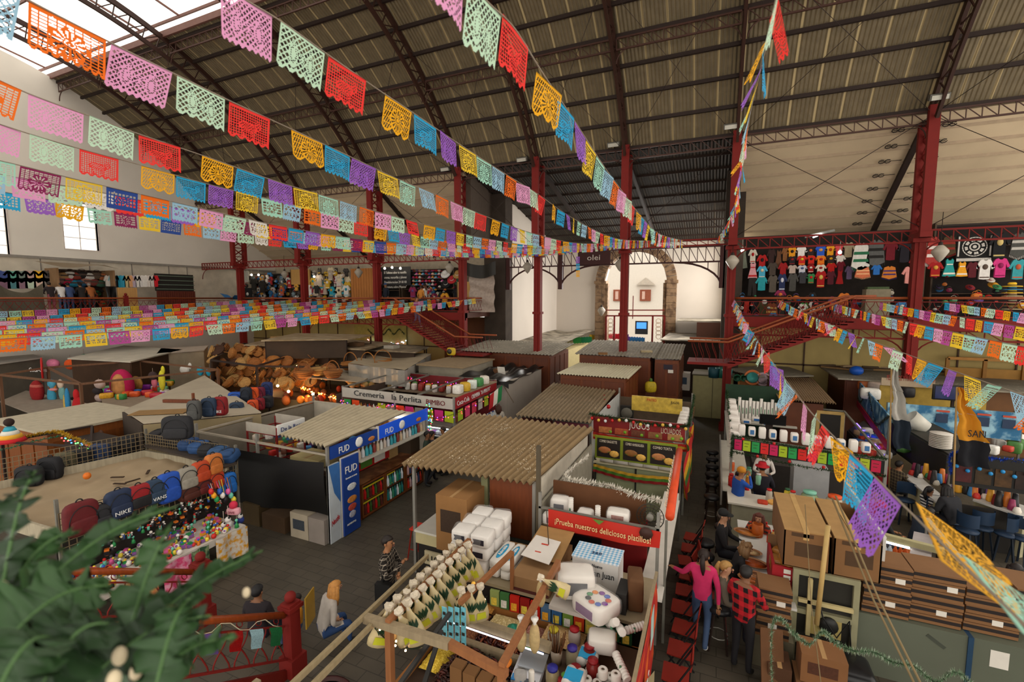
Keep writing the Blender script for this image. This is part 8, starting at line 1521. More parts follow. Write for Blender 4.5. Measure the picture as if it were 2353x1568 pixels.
q=[Zp(*v,2.4)for v in((1672,850),(1745,868),(1870,866),(1790,838))];t=T('shutter_stall','stall with an orange-brown panelled shutter and flat dusty roof','stall',(2.2,22.8,0));P(nb(RFG).slab(q[0],q[1],q[2],q[3],.05),'roof',t);bx(t,'shutter',M('8A5420',.6,.15,2,'wood'),1.05,3.0,22.5,22.55,.5,2.3);[bx(t,'stile',M('A86A2A',.6),x,x+.08,22.46,22.5,.5,2.3)for x in(1.05,1.95,2.9)];bx(t,'body',M('5A3A20'),1.2,3.9,22.55,24.8,0,2.35)
t=T('small_corrugated_stall','brown stall with a small tan corrugated roof behind the foam cups','stall',(3,19.5,0));q=[Zp(1790,918,2.5),Zp(1922,928,2.5),Zp(1762,864,2.5),Zp(1868,870,2.5)];P(corr(nb(M('8A7254',.9,.12,14,'fleck',h2='B8A484')),*q,22,.025),'corrugated_roof',t);bx(t,'body',M('5A2E18',.6,.1),q[0].x+.1,q[1].x-.3,q[0].y+.2,q[2].y-.2,0,2.4);bx(t,'doorway',M('1E1A16'),q[0].x+1.2,q[0].x+1.75,q[0].y+.17,q[0].y+.2,0,2.1);bx(t,'door_frame',M('A88A50'),q[0].x+1.1,q[0].x+1.85,q[0].y+.18,q[0].y+.195,0,2.2)
kiosk('red-brown kiosk with barred openings under the long littered roof',5.0,7.6,22.65,25.6,2.5,M('5A2A14',.6,.15,2,'wood'),RFG,.3);kiosk('long low kiosk with dusty roof along the yellow wall',7.9,13,22.5,25.5,2.4,M('6A4420',.6,.1),RFG,.3,panels=False)
t=T('timber_frame','orange-brown wooden frame standing on the roofs at the right edge','frame',(10.5,25.4,2.5));p,q=Yp(2178,823,25.5),Yp(2352,858,25.5)
for x in(p.x,(p.x+q.x)/2,q.x):bx(t,'upright',M('9A6A2A',.6),x-.06,x+.06,25.45,25.55,2.4,p.z)
bx(t,'panel',M('A87A34',.6,.1),p.x,q.x,25.55,25.6,2.4,p.z-.4);bx(t,'top_rail',M('B8803A',.6),p.x,q.x,25.45,25.55,p.z-.06,p.z+.06)
for k in range(9):p=Zp(1900+25*k,842+(k*7)%12,2.6);one(nb(M(['5A4A38','8A6A44','A89070','4A4238'][k%4],.9,.15)).cbox(p+Z_*.05,rr.uniform(.6,1.4),.15,.06,rr.uniform(-.6,.6)),'plank','loose board lying on the littered roof, %s from the left'%ORD[k],'board','boards on the roof')
one(nb(M('1E5AC0',.4)).ball(Zp(1968,852,2.75),(.26,.26,.2),12,8),'blue_basin','bright blue round basin on the littered roof','basin')
for k,(px,py,c)in enumerate(((1990,885,'B8602A'),(1985,872,'A8B8B0'),(2015,890,'D0B8A8'),(2000,905,'D8D4CC'),(2070,880,'C88A9A'),(2080,900,'1E1C1E'))):one(rbox(nb(M(c,.5,.15,10)),Zp(px,py,2.3),.6,.4,.4,k),'bundle','%s bundle on top of the seafood stall'%cname(c),'bundle','bundles on the seafood stall')
t2=T('fire_extinguisher','white-labelled extinguisher on the brown post by the seafood stall','extinguisher',Zp(1966,930,1.0));p=Zp(1966,945,1.0);P(nb(M('C0B8B4',.4)).lathe([(.1,0),(.1,.4),(.04,.5),(0,.5)],p,12),'body',t2);P(nb(IRON).cbox(p+Z_*.53,.12,.04,.06),'valve',t2)
OLDW,REDW=M('8A7A60',.8,.15,2,'wood'),M('8A5834',.6,.15,2,'wood')
t=T('spice_stall','open spice and chile stall framed with rough wooden beams in the foreground','stall',(-2.2,5.3,0))
bx(t,'bin_counter',M('3A2A1E',.8),-3.5,-1.75,4.35,6.15,0,.84);bx(t,'right_counter',M('4A3626',.7),-1.75,-.72,4.3,6.15,0,.98);bx(t,'rear_shelf',M('8A7C62',.7,.12),-4.1,-.74,6.2,7.35,1.25,1.3);bx(t,'shelf_base',M('2A201A',.8),-4.05,-.78,6.5,7.3,0,1.25)
for nm,p,q,w,m in(('front_beam',(-3.8,4.16,1.88),(-2.62,4.2,1.88),.09,OLDW),('front_beam',(-2.66,4.22,1.88),(-1.86,4.1,1.86),.08,REDW),('side_beam',(-3.45,4.15,1.93),(-3.47,6.2,1.93),.07,REDW),('cross_beam',(-2.72,6.2,1.9),(-2.86,4.85,1.9),.06,REDW),('cross_beam',(-1.99,6.25,1.9),(-1.93,4.12,1.92),.07,REDW),('corner_post',(-3.45,4.18,1.9),(-3.45,4.18,0),.08,REDW),('corner_post',(-1.93,4.12,1.9),(-1.93,4.12,0),.07,REDW),('corner_post',(-3.47,6.2,1.9),(-3.47,6.2,1.3),.07,REDW),('corner_post',(-2.72,6.2,1.9),(-2.72,6.2,1.3),.05,REDW),('corner_post',(-1.99,6.25,1.9),(-1.99,6.25,1.3),.05,REDW),('lamp_beam',(-3.45,5.33,1.3),(-1.78,5.3,1.3),.1,OLDW)):P(nb(m).bar(p,q,w),nm,t)
P(nb(M('F4F6FF',.3,0,emit=1.3)).bar((-3.3,5.25,1.25),(-1.85,5.22,1.25),.014),'lit_tube',t)
bx(t,'divider',OLDW,-3.5,-1.75,5.28,5.36,.84,1.0);bx(t,'tray_edge',M('8A5A2A',.6),-3.55,-.72,6.12,6.17,.84,.98);bx(t,'tray_edge',M('8A5A2A',.6),-3.55,-3.5,4.3,6.15,.7,.95)
for k in range(5):carton('brown printed carton standing under the front beam, %s from the left'%ORD[k],-2.62+.17*k,-2.47+.17*k,4.2,4.34,.85,1.62-.02*k,'6A4826',group='cartons under the front beam',tape=False,dark='4A3018')
def heap(label,x0,x1,y0,y1,z,c,c2,hgt=.1,name='heap',sc=60):
 b=nb(M(c,.8,.2,sc,'speck',h2=c2));b.grid(lambda u,v:V((x0+(x1-x0)*u,y0+(y1-y0)*v,z+hgt*math.sin(pi*min(.97,max(.03,u)))*math.sin(pi*min(.97,max(.03,v)))+.012*math.sin(u*40+v*23)*math.sin(v*47))),24,18);o=one(b,name,label,'dried goods');o['kind']='stuff'
heap('heap of cream beans along the rear bin of the spice stall',-2.95,-2.4,5.72,6.1,.9,'B09C68','D0BE90');heap('heap of pinkish beans beside the cream beans',-2.38,-2.1,5.75,6.08,.9,'9A6454','B8847A');heap('heap of tan beans right of the pinkish beans',-2.08,-1.5,5.7,6.1,1.0,'B08C5C','C8A878');heap('heap of yellow dried corn at the left of the bins',-3.45,-3.1,4.75,5.2,.88,'B89A2A','D8BC4A');heap('heap of brown seeds behind the yellow corn',-3.45,-3.0,5.4,6.05,.88,'6A3E28','8A5A3A');heap('heap of amber nuts at the back left of the bins',-3.45,-2.98,6.0,6.15,.95,'9A6A2A','B8863A');heap('heap of green seeds in the low front bin at the left corner',-3.9,-3.55,3.4,4.1,.72,'8A8A3A','A8A85A');bx(t,'low_bin',M('4A3424'),-3.95,-3.5,3.3,4.15,0,.7);
def chiles(label,x0,x1,y0,y1,z,n,cols):
 b=B();q=random.Random(n)
 for c in cols:b.mat(M(c,.35,.2,20))
 for i in range(n):
  b.cur=q.randrange(len(cols));p=V((q.uniform(x0,x1),q.uniform(y0,y1),z+q.random()*.08));a=q.random()*6.28;d=V((math.cos(a),math.sin(a),q.uniform(-.3,.4)))*.055;b.tube([p-d,p+V((0,0,.015)),p+d],[.012,.017,.004],5)
 b.cur=0;b.box(x0,x1,y0,y1,z-.03,z+.01);o=one(b,'dried_chiles',label,'chiles');o['kind']='stuff'
chiles('pile of dark red dried chiles behind the lit beam',-2.95,-2.2,5.4,5.72,.92,260,['3A100C','4A1610','2A0C0A','7A3A1A']);chiles('pile of blackish dried chiles in the middle front bin',-2.75,-1.85,4.5,5.2,.9,420,['1E0E0C','3A1210','5A1A12','26120E']);chiles('pile of dark dried chiles beside the yellow corn',-3.1,-2.78,4.5,5.25,.9,240,['2A1410','4A2018','3A1A12']);chiles('tray of red chiles at the low left corner',-3.5,-3.15,3.55,4.05,.72,160,['4A1610','3A100C','5A1C14']);one(nb(M('C8401A',.5)).lathe([(.2,0),(.26,.12),(.25,.12),(.19,.02),(0,.02)],(-3.32,3.8,.62),16),'basin','orange basin holding chiles at the low left corner','basin');bx(t,'low_table',M('3A2A1E'),-3.5,-3.1,3.5,4.1,0,.62)
def husk_bag(label,p,rz,sc,group,src=[None],rot=None):
 if src[0]is None:
  o=T('husk_bag',label,'bag',(0,0,0),0,group);sq=Matrix.Diagonal((1,.5,1))
  P(nb(M('BCAA80',.45,.15,12)).lathe([(.02,0),(.03,-.05),(.085,-.17),(.115,-.3),(.11,-.37),(.03,-.385),(0,-.385)],(0,0,0),12,sq),'bag',o,local=True);P(nb(M('C4B8A4',.4,.2,30)).lathe([(.05,.07),(.035,.03),(.014,0),(.02,-.03)],(0,0,0),6).lathe([(.03,.09),(.04,.03),(.012,0)],(.02,.01,-.01),5),'knot',o,local=True)
  b=nb(M('B8B82A',.45));b.prism([(-.06,-.33),(.06,-.33),(.05,-.25),(-.055,-.25)],(0,-.055,0),X_,Z_,.004);P(b,'printed_band',o,local=True);b=nb(M('1E3A24',.5))
  for a in(-.5,-.15,.2,.55):b.prism([(0,-.24),(.022+a*.05,-.17),(a*.08,-.1),(-.02+a*.05,-.17)],(a*.04,-.047,0),X_,Z_,.004)
  P(b,'printed_leaves',o,local=True);src[0]=o;o.location=p;o.rotation_euler=rot or(0,0,rz);o.scale=[sc]*3
 else:o=inst(src[0],label,p,rz,group,sc,rot)
 return o
for k in range(22):
 s=k%2;y=4.28+(k//2)*.165;husk_bag('husk bag on the %s side of the side beam, %s from the near end'%(('aisle','inner')[s],ORD[k//2]),(-3.46+(-.09,.1)[s]+rr.uniform(-.02,.02),y,1.96),(.3,.9)[s]+rr.uniform(-.4,.4),rr.uniform(1.05,1.3),'husk bags on the side beam',rot=(rr.uniform(-.15,.15),(.28,-.3)[s],rr.uniform(.2,1.2)))
for k in range(3):husk_bag('bag of corn husks on the short cross beam, %s from the left'%ORD[k],(-2.92+.1*k,4.98+.08*k,1.93),.4*k,1.1,'husk bags on the cross beam')
husk_bag('single bag of corn husks tipped over the right cross beam',(-2.0,5.6,2.0),.2,1.0,None,rot=(0,-1.3,0))
for k,(x,y,z)in enumerate(((-2.07,5.72,1.7),(-2.02,4.88,1.68),(-1.86,4.92,1.68))):
 o=T('husk_bundle','tied bundle of bare corn husks on the right cross beam, '+('behind','left of the near pair','right of the near pair')[k],'bundle',(x,y,z),0,'husk bundles');P(nb(M('B0986A',.7,.15,25)).ball((x,y,z),(.07,.06,.2),10,8),'husks',o);P(nb(M('D8D4CC',.4)).lathe([(.05,.26),(.02,.2),(.03,.16)],(x,y,z),8),'knot',o)
t2=T('sachet_strip','hanging strip of pale blue printed sachets in front of the chiles','sachets',(-2.95,4.75,1.3));[P(nb(M('6AB0C0',.4,.25,20)).box(-3.05+.075*i,-2.98+.075*i,4.72+.03*i,4.73+.03*i,1.3,1.88).mat(M('2A2018')).box(-3.035+.075*i,-2.995+.075*i,4.715+.03*i,4.72+.03*i,1.36,1.4).box(-3.035+.075*i,-2.995+.075*i,4.715+.03*i,4.72+.03*i,1.5,1.54).box(-3.035+.075*i,-2.995+.075*i,4.715+.03*i,4.72+.03*i,1.64,1.68).box(-3.035+.075*i,-2.995+.075*i,4.715+.03*i,4.72+.03*i,1.78,1.82),'sachet_row',t2)for i in range(4)]
carton('tall brown carton with a dark print standing on the counter',-4.72,-4.05,7.15,8.0,1.01,2.1,'8A6238',dark='3A2A1E')
carton('low brown carton lid beside the white napkin packs',-3.3,-2.75,6.9,7.3,1.3,1.42,'8A6840')
k=0
for z in range(3):
 for iy in range(3):
  for ix in range(2):
   x,y=-3.78+.36*ix+.02*z,6.5+.35*iy;lb='white napkin pack, %s layer, %s from the front, %s side'%(('bottom','middle','top')[z],ORD[iy],('left','right')[ix])
   o=T('napkin_pack',lb,'pack',(x,y,1.3+.22*z),0,'stack of napkin packs');P(rbox(nb(M('DAD4CE',.55,.04)),(x,y,1.41+.22*z),.34,.34,.215,.04*z,.28),'pack',o)
   if iy==0:P(nb(M('2A6A9A' if z==0 else '2A2630',.5,.35,40)).cbox((x,y-.172,1.41+.22*z),.2,.006,.09),'printed_label',o)
   if z==2:P(rbox(nb(M('F2F2F0',.12,0,5,'glass',alpha=.12)),(x,y,1.43+.22*z),.38,.37,.25,.3,.4),'plastic_wrap',o)
for k in range(4):
 x,z=-3.11+.2*(k%2),1.3+.14*(k//2);o=T('napkin_pack','long napkin pack beside the open carton, %s %s, with blue ovals on top'%(('lower','upper')[k//2],('left','right')[k%2]),'pack',(x,6.65,z),0,'blue-oval napkin packs');P(rbox(nb(M('D8D4CC',.5,.05)),(x,6.7,z+.07),.18,.7,.135,-.03,.25),'pack',o)
 if k>1:P(nb(M('2A94C0',.4,.2,12)).ball((x,6.7,z+.14),(.055,.24,.008),12,6),'blue_oval',o);txt('Adorable',(x+.03,6.54,z+.152),Y_,-X_,.055,LW,o,.3)
t2=T('cardboard_box','open brown carton with a white lid sheet in the middle of the rear shelf','box',(-2.4,6.8,1.3));m=M('8A6844',.85,.1,4)
bx(t2,'body',m,-2.75,-2.12,6.22,7.45,1.3,1.52);P(nb(M('9A7648',.85)).slab((-2.75,6.75,1.6),(-2.12,6.72,1.56),(-2.1,7.5,1.72),(-2.72,7.5,1.72),.012),'flap',t2);P(nb(M('CFC8C0',.7,.05)).slab((-2.74,6.6,1.64),(-2.24,6.55,1.62),(-2.22,7.1,1.72),(-2.68,7.15,1.72),.01),'white_sheet',t2);P(nb(M('B83A2A')).cbox((-2.45,6.95,1.71),.12,.03,.006).cbox((-2.5,6.75,1.675),.1,.02,.006),'red_print',t2);bx(t2,'dark_edge',M('4A1E18'),-2.74,-2.13,6.205,6.22,1.3,1.34)
carton('white carton under the foam bag at the shelf edge',-2.05,-1.35,6.0,6.55,1.3,1.36,'B8B0A8',tape=False)
t2=T('gingham_carton','white carton with a blue gingham lid and serif lettering on the rear shelf','box',(-1.55,6.95,1.3));bx(t2,'body',M('C8C4C0',.6,.05),-1.92,-1.2,6.75,7.2,1.3,1.74);bx(t2,'gingham_lid',M('D8DCE0',.6,0,16,'gingham',h2='5AA0C8'),-1.93,-1.19,6.74,7.21,1.74,1.76);txt('Nuevo',(-1.6,6.745,1.64),X_,Z_,.05,M('20242A'),t2,.16);txt('San Juan',(-1.62,6.745,1.5),X_,Z_,.1,M('20242A'),t2,.36);txt('360',(-1.65,6.9,1.765),X_,Y_,.07,M('2A4A6A'),t2,.16)
foam('large foam block bundle, upper left, in clear plastic over the shelf edge',(-1.75,6.35,1.6),.55,.42,.38,.35,None,'2A2A34');foam('large foam tray bundle with a colourful print slumped in clear plastic',(-1.38,6.1,1.5),.55,.5,.25,-.5,None,'6A3A6A')
b=nb(M('2A2A44',.5));c_=V((-1.34,6.05,1.632))
for k in range(9):b.mat(M(['C84A2A','3A5AB0','7A3A90','D8802A','4A8A5A','2A2A30'][k%6],.5)).ball(c_+V((.14*math.cos(k*.7),.13*math.sin(k*.7),0)),(.045,.045,.006),8,4)
o=P(b,'printed_flowers',[v for v in bpy.data.objects if v.name.startswith('foam_pack')and 'slumped' in v.get('label','')][0])
for k in range(13):
 x=-3.0+.17*k;c=['8A9A5A','3A6A3A','B82018','8A1414','B81E14','4A6A8A','2A5A8A','6A8A3A','B8381E','A8A050','1E4A2A','2A5A34','1E4428'][k];o=T('food_packet','hanging food packet under the rear shelf edge, %s from the left'%ORD[k],'packet',(x,6.18,.95),0,'packets under the shelf edge');P(nb(M(c,.35,.15,8)).cbox((x,6.17,1.08),.15,.05,.3,.1),'packet',o);P(nb(M(['D8C04A','D8D4CC','E0A030'][k%3],.4,.3,30)).cbox((x-.005,6.142,1.06),.09,.006,.12,.1),'printed_label',o)
one(rbox(nb(M('5A3A20',.8)),(-.92,6.6,1.55),.22,.4,.5,.2,.2),'brown_box','dark brown upright box at the right end of the rear shelf','box');carton('small dark case of utensils beside the gingham carton',-1.15,-1.0,6.3,6.7,1.3,1.6,'2A2826',tape=False)
for k,(x,y,c,cp_)in enumerate(((-1.88,5.72,'A8A090','C8B82A'),(-1.62,5.85,'B0A098','A01420'),(-1.55,5.5,'8A8068','3A2A8A'),(-1.35,5.62,'7A2A20','8A1018'),(-1.25,5.4,'7A2420','8A1018'),(-1.68,5.08,'9A8A68','2A2A8A'),(-1.5,4.95,'7A1E1A','8A1018'),(-1.42,5.2,'A08A70','8A1018'))):jar('spice jar with a %s lid on the right counter, %s of eight'%(cname(cp_),ORD[k]),(x,y,.98),.085,.26,c,cp_,'spice jars on the right counter')
t2=T('weighing_scale','white electronic scale with a steel tray beside the spice jars','scale',(-2.0,5.1,.98));P(nb(M('C8C8CC',.4)).cbox((-2.02,5.15,1.02),.36,.42,.08,.1),'body',t2);P(nb(M('A8ACB0',.25,.05,metal=.5)).cbox((-2.0,5.25,1.09),.34,.3,.015,.1),'tray',t2);P(nb(M('2A7AB8',.4)).cbox((-2.1,4.945,1.06),.14,.1,.01,.1),'display',t2);P(nb(M('4A5058',.5,.4,40)).cbox((-1.93,4.93,1.06),.13,.1,.01,.1),'keypad',t2);bx(t,'scale_stand',M('3A2A20'),-2.2,-1.8,4.9,5.4,.84,.98)
one(nb(WHT).lathe([(.035,0),(.035,.42),(.03,.43),(.0,.43)],(-1.82,4.72,1.0),12).lathe([(.08,0),(.08,.14),(.03,.15)],(-1.8,4.7,.98),14),'film_roll','upright white plastic film roll by the scale','roll');one(nb(M('D8781A',.4)).cbox((-2.28,4.95,1.06),.02,.2,.02,.3,.2).ball((-2.3,5.1,1.06),(.05,.1,.02),10,6),'scoop','orange plastic scoop lying on the black chiles','scoop')
for k,(x,y,c)in enumerate(((-2.52,5.78,'1E8A70'),(-2.42,5.62,'3A8A3A'),(-2.12,5.5,'3A9A4A'),(-2.02,5.46,'2A5AB0'))):one(nb(M(c,.4)).lathe([(.085,0),(.09,.04),(.03,.05),(.025,.08),(0,.08)],(x,y,.98),14),'lid',('teal','dark green','bright green','blue')[k]+' plastic lid lying on the chiles and beans','lid','lids on the bins')
t2=T('cinnamon_jar','jar crowded with long cinnamon sticks on the right counter','jar',(-1.75,5.45,.98));P(nb(M('9A8A78',.25)).lathe([(.07,0),(.08,.2),(.075,.2),(.06,.02),(0,.02)],(-1.75,5.45,.98),12),'glass',t2);b=nb(M('5A3416',.8))
for k in range(22):a=k*2.4;b.tube([V((-1.75+.03*math.cos(a),5.45+.03*math.sin(a),1.02)),V((-1.75+.12*math.cos(a),5.45+.1*math.sin(a),1.36+.08*math.sin(k)))],.007,5)
P(b,'cinnamon_sticks',t2)['kind']='stuff'
one(rbox(nb(M('A8A4A0',.3,.2,14)),(-2.08,5.0,1.0),.2,.26,.16,.4,.6),'plastic_bag','crumpled clear plastic bag on the chiles beside the scale','bag');one(nb(M('4A7A2A',.5)).ball((-1.48,4.98,1.28),(.06,.05,.03),8,5),'green_scoop','green plastic scoop lying on a red lid','scoop')
RM=None
for k in range(22):
 x,y,z=-1.28+.13*(k%4),4.75+.16*((k//4)%5),1.0+(.13 if k>=20 else 0);lb='standing toilet roll, %s row from the front, %s from the left'%(ORD[(k//4)%5],ORD[k%4])
 if k>=20:x,y=-1.1+.16*(k-20),5.3;lb='toilet roll on top of the others, %s one'%('left','right')[k-20]
 if RM is None:RM=T('toilet_roll',lb,'roll',(x,y,z),0,'toilet rolls');P(nb(M('D4CEC6',.85,.04)).lathe([(.02,.0),(.058,0),(.062,.01),(.062,.105),(.055,.115),(.022,.115),(.02,.09)],n=16),'paper',RM,local=True);P(nb(M('6A5A48',.9)).lathe([(.02,.0),(.02,.112),(.017,.112),(.017,0)],n=12),'core',RM,local=True)
 else:inst(RM,lb,(x,y,z),k)
for k,(x,y,z)in enumerate(((-1.32,5.55,1.05),(-1.35,5.0,1.18),(-1.3,4.65,1.18))):
 o=T('roll_pack','wrapped toilet roll pack with a blue label, %s'%('at the back under the foam pack','middle one','nearest')[k],'pack',(x,y,z-.06),0,'toilet roll packs');[P(nb(M('D8D4CE',.5,.04)).tube([(x-.1+.13*i,y-.1,z+.06),(x-.1+.13*i,y+.14,z+.06)],.065,14),'roll',o)for i in(0,1)];P(nb(M('2A94C4',.35,.1)).cbox((x-.04,y-.0,z+.122),.2,.18,.02),'blue_label',o)
foam('clear-bagged foam plates above the toilet roll packs',(-1.22,5.78,1.22),.36,.3,.2,.2,None)
for k,(p,q)in enumerate((((-1.2,6.1,1.25),(-1.05,5.85,1.5)),((-1.05,6.1,1.25),(-.95,5.75,1.45)),((-.95,6.0,1.3),(-.72,6.15,1.35)),((-1.0,5.55,1.3),(-.8,5.3,1.2)))):cups('foam cup stack in clear plastic at the right counter, %s of four'%ORD[k],p,q,.055,'cup stacks on the right counter')
t2=T('side_banner','red and orange banner hanging along the aisle side of the spice stall','banner',(-.62,5.4,.7));P(nb(M('A81E1E',.6,.2,3,'patch',h2='C8541E')).grid(lambda u,v:V((-.63+.02*math.sin(v*6+u*4),4.3+2.4*u,.55+1.2*v)),12,8),'cloth',t2);P(nb(M('A8C0B8',.5)).slab((-.61,5.9,1.2),(-.61,6.2,1.2),(-.61,6.2,1.65),(-.61,5.9,1.65),.005),'pale_patch',t2);txt('deliciosos',(-.6,4.5,1.0),Y_,Z_,.16,LW,t2,1.2);P(nb(OLDW).bar((-.64,4.25,1.76),(-.64,6.75,1.78),.04),'top_stick',t2);P(nb(M('8A7A5A',.8)).grid(lambda u,v:V((-.58+.05*math.sin(u*14),4.4+1.3*u,.3+.8*v)),10,5),'beige_cloth',t2)
for k,(p,q,lb)in enumerate((((-3.78,3.0,1.9),(-3.86,5.6,1.9),'upper'),((-3.62,2.9,1.85),(-3.72,5.4,1.85),'lower'))):one(nb(M('8A7A5C',.8,.15,2,'wood')).bar(p,q,.045,.06),'wooden_pole','%s long pale wooden pole reaching out toward the stair railing'%lb,'pole','pale poles of the spice stall')
for k,(p,q)in enumerate((((-2.95,4.75,1.8),(-3.0,3.4,1.55)),((-2.92,4.5,1.75),(-2.75,3.5,1.2)))):one(nb(M('2A2826',.5)).bar(p,q,.05,.04),'iron_bar','%s dark iron bar slanting before the front beam'%('long','short')[k],'bar')
one(nb(M('2A2826',.5)).box(-3.52,-3.46,3.42,3.48,0,1.25),'iron_post','short black iron post at the low left corner of the spice stall','post');one(nb(M('4A3A2A')).tube([Yp(1256,1175,7.4),Yp(1268,1370,6.4),Yp(1292,1600,5.2)],.008,4),'cord','brown cord hanging in front of the cartons and cups','cord')
lights('few warm lights around the husk bags',[(-3.6,4.1,1.85),(-3.5,4.3,1.55),(-3.2,4.6,1.4),(-3.0,5.9,1.3)],16,['FFC890'],.014,8)
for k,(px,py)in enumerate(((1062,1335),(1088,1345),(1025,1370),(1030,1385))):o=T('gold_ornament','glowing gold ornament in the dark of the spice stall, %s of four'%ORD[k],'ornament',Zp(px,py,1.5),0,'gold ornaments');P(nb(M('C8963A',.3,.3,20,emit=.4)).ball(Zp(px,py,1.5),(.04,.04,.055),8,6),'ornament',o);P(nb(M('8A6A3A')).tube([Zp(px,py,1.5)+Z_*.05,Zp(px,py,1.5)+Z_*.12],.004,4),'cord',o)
src=None;CW,CI=M('7A1E12',.5,.12,3),M('161618',.5)
for k in range(9):
 y=6.55+.52*k;lb='red folding chair along the bar counter, %s from the near end'%ORD[k]
 if not src:
  src=T('folding_chair',lb,'chair',(-.32,y,0),0,'red folding chairs');P(nb(CW).cbox((0,0,.45),.36,.36,.02),'seat',src,local=True);P(nb(CW).cbox((.21,0,.76),.02,.36,.16,0,0,.15),'backrest',src,local=True)
  for s in(-1,1):P(nb(CI).bar((-.17,s*.17,.45),(.2,s*.17,0),.02),'leg',src,local=True);P(nb(CI).bar((.24,s*.17,.84),(-.2,s*.17,0),.02),'leg',src,local=True)
  P(nb(CI).bar((.15,-.17,.06),(.15,.17,.06),.015),'stretcher',src,local=True)
 else:inst(src,lb,(-.32+.03*(k%3),y,0),rr.uniform(-.15,.15))
for k in range(4):inst(src,'red folding chair turned edge-on behind the pink-topped woman, %s from the near end'%ORD[k],(.02,7.1+.62*k+.3,0),2.6+.1*k)if k>1 else 0
def stair_rail(X,Y0,px,label,n):
 q=Xp(*px,X);top=V((X,Y0-.12,1.02));d=(q-top);t=T('stair_railing',label,'railing',(X,Y0,0));q=top+d*1.25;dz=Z_*-.72
 P(nb(M('8A3E18',.4,.18,3,'wood')).tube([top,q],.05,10),'handrail',t);P(nb(RED).bar(top+dz*.25,q+dz*.25,.025).bar(top+dz,q+dz,.03),'rail_bar',t);P(nb(M('5E140C',.5)).bar(top+dz*1.45,q+dz*1.45,.06,.26),'stringer',t)
 b=nb(RED)
 for i in range(n):
  o=top.lerp(q,(i+.5)/n);e=(q-top)/n*.5
  for s in(1,-1):b.tube([o+e*s*.8*math.cos(u*pi)+dz*(.25+.75*u)for u in(0,.15,.35,.5,.65,.85,1)],.011,5,False)
  b.tube([o+dz*.12+e.normalized()*.05*math.cos(u)+Z_*.05*math.sin(u)for u in[.7*j for j in range(10)]],.008,4,False)
 P(b,'lattice',t)
 b=nb(RED).box(X-.09,X+.09,Y0-.09,Y0+.09,.25,1.08);P(b,'newel_post',t);P(nb(RED).box(X-.14,X+.14,Y0-.14,Y0+.14,0,.3),'newel_foot',t);P(nb(RED).box(X-.13,X+.13,Y0-.13,Y0+.13,1.06,1.12).box(X-.1,X+.1,Y0-.1,Y0+.1,1.12,1.16),'newel_cap',t);P(nb(RED).ball((X,Y0,1.24),.085,12,9),'newel_ball',t)
 return top,q
A_,B_=stair_rail(-5.8,4.75,(280,1440),'near red stair railing with brown handrail and ball-topped newel',9);stair_rail(-8.19,4.91,(60,1312),'far red stair railing with ball-topped newel before the toy table',8)
t=T('sequin_garland','string of shimmering sequined pennants along the near stair railing','bunting',A_)
P(nb(M('C8BCA0')).tube([A_.lerp(B_,f)+V((.05,0,-.1-.08*math.sin(f*30)))for f in[.04+.05*j for j in range(14)]],.006,4),'cord',t)
for k,c in enumerate(('1E5A34','8AA8B0','8A1414','5A3A7A','2A6A4A','A88AA0')):
 o=A_.lerp(B_,.08+.12*k)+V((.06,0,-.16));d=(B_-A_).normalized();P(nb(M(c,.3,.4,70)).grid(lambda u,v:o+d*.24*(u-.5)*(1-.25*v)+V((.02*math.sin(v*5),0,-.3*v)),6,8),'pennant',t,cname(c)+' sequined pennant')
one(nb(M('8A6A1A',.6)).cbox((-5.62,4.95,.98),.02,.3,.5,.4),'yellow_board','yellow board fixed behind the near newel post','board')
one(nb(M('3A1410',.5)).lathe([(.42,0),(.42,.06),(.38,.06),(.38,0)],(-4.95,4.5,.02),24),'metal_ring','dark red round metal ring base on the floor beside the pale poles','base')
bx(bpy.data.objects['spice_stall'],'side_plank',OLDW,-4.35,-4.28,3.0,3.1,0,1.75)
t=T('plant','out-of-focus dark green plant with lobed fronds and pale buds at the lower left corner','plant',Dp(150,1900,1.1))
G=[M('24401E',.5,.25,9),M('2E4C26',.5,.25,9),M('1C3418',.5,.25,9)]
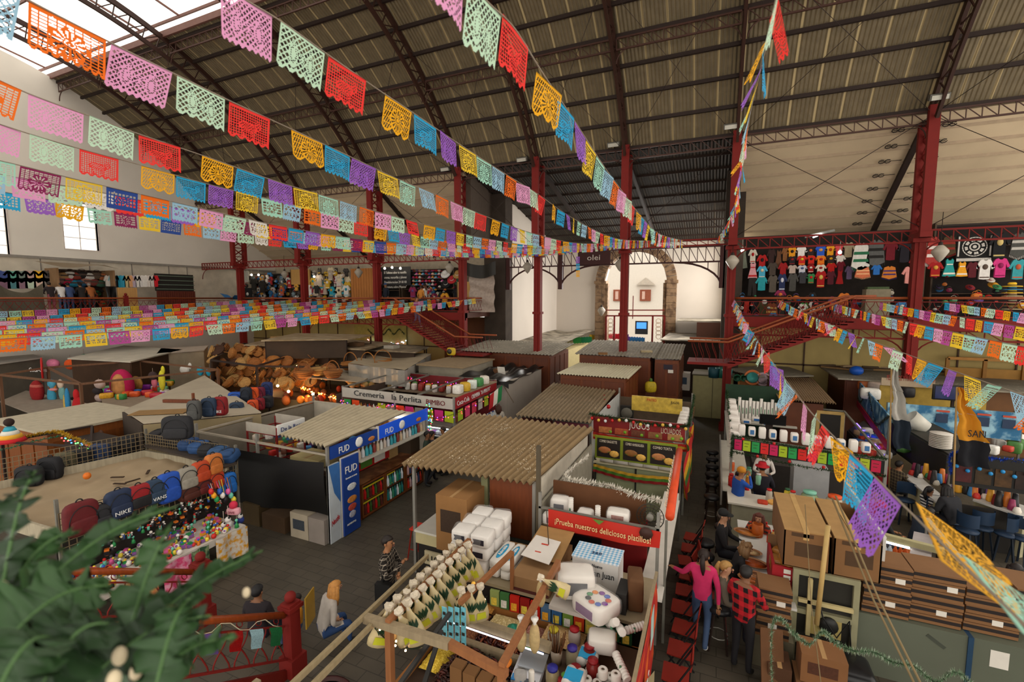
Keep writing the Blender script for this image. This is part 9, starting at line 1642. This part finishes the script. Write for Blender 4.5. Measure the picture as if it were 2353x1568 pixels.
for k,(x0,y0,x1,y1,d0,d1,w)in enumerate(((150,1640,600,1268,.95,1.15,48),(250,1640,385,1215,.9,1.0,60),(-10,1400,75,1085,.9,1.0,40),(-40,1480,400,1168,.85,1.15,36),(-60,1560,250,1350,.8,.95,95),(120,1660,480,1420,.8,.95,75),(330,1700,430,1380,.8,.9,60),(-30,1440,175,1225,.9,1.0,44),(60,1640,250,1440,.75,.85,90),(-40,1650,130,1480,.7,.8,80),(260,1680,540,1470,.85,.95,46),(-60,1330,40,1150,1.0,1.05,40))):
 b=nb(G[k%3]);n=22;a,e=Dp(x0,y0,d0),Dp(x1,y1,d1);ax=(e-a);sd=ax.cross(FW).normalized();prev=None;b.smooth=True
 L_,R_,C_=[],[],[]
 for i in range(n*2+1):
  f=i/(n*2);c=a+ax*f+UP*.05*math.sin(pi*f);ww=w*.0009*math.sin(pi*min(1,.12+.88*f)**.8)**.8*(1-.0*f)*(1.0 if i%4<2 else .55);sh=ax*.035*(i%4<2);dp=FW*.02*math.cos(i*1.1+k)
  L_.append(c+sd*ww+sh+dp);R_.append(c-sd*ww+sh-dp);C_.append(c+FW*.006)
 m_=len(C_);b.add(L_+C_+R_,[(i,i+1,m_+i+1,m_+i)for i in range(m_-1)]+[(m_+i,m_+i+1,2*m_+i+1,2*m_+i)for i in range(m_-1)]);P(b,'frond',t);P(nb(M('4A6A3A',.5)).tube(C_[::4],.003,5),'stem',t)
for px,py,d,r in((402,1425,.95,.009),(275,1508,.85,.012),(312,1545,.85,.01),(566,1362,1.05,.008),(5,1352,.9,.01),(262,1562,.8,.011)):P(nb(M('C8B89A',.6)).ball(Dp(px,py,d),(r,r,r*1.5),10,8),'bud',t)
finish_texts()
cd=bpy.data.cameras.new('camera');cam=bpy.data.objects.new('camera',cd);COL.objects.link(cam)
cd.sensor_width=36;cd.sensor_fit='HORIZONTAL';cd.lens=F/W*36;cd.clip_start=.05;cd.clip_end=300
cam.matrix_world=Matrix(((RT.x,UP.x,-FW.x,EYE.x),(RT.y,UP.y,-FW.y,EYE.y),(RT.z,UP.z,-FW.z,EYE.z),(0,0,0,1)))
cd.dof.use_dof=True;cd.dof.focus_distance=10;cd.dof.aperture_fstop=1.8
SC.camera=cam
def daylight(nm,loc,rot,sx,sy,e,c=(1,.96,.9),sp=2.2):
 l=bpy.data.lights.new(nm,'AREA');l.shape='RECTANGLE';l.size=sx;l.size_y=sy;l.energy=e;l.color=c;l.spread=sp
 o=bpy.data.objects.new(nm,l);COL.objects.link(o);o.location=loc;o.rotation_euler=rot
daylight('fill_light_transept',(1.5,30.7,8.2),(0,pi/2-.35,0),5,6.5,420)  # added fill lamp brightening the transept walls, outside the invented opening
daylight('daylight_gable_window',(-34.9,13.7,9.6),(0,-pi/2,0),2.2,1.4,250)
daylight('daylight_street',(-5.45,36.5,6),(-pi/2+.3,0,0),4,5,220)
w=bpy.data.worlds.new('sky');SC.world=w;w.use_nodes=True
bg=w.node_tree.nodes['Background'];bg.inputs[0].default_value=(1,.94,.845,1);bg.inputs[1].default_value=1.0
SC.view_settings.view_transform='Standard';SC.view_settings.look='None';SC.view_settings.exposure=EXPO;SC.view_settings.gamma=1
SC.view_settings.use_curve_mapping=False
dup={k:v for k,v in LABELS.items()if len(v)>1}
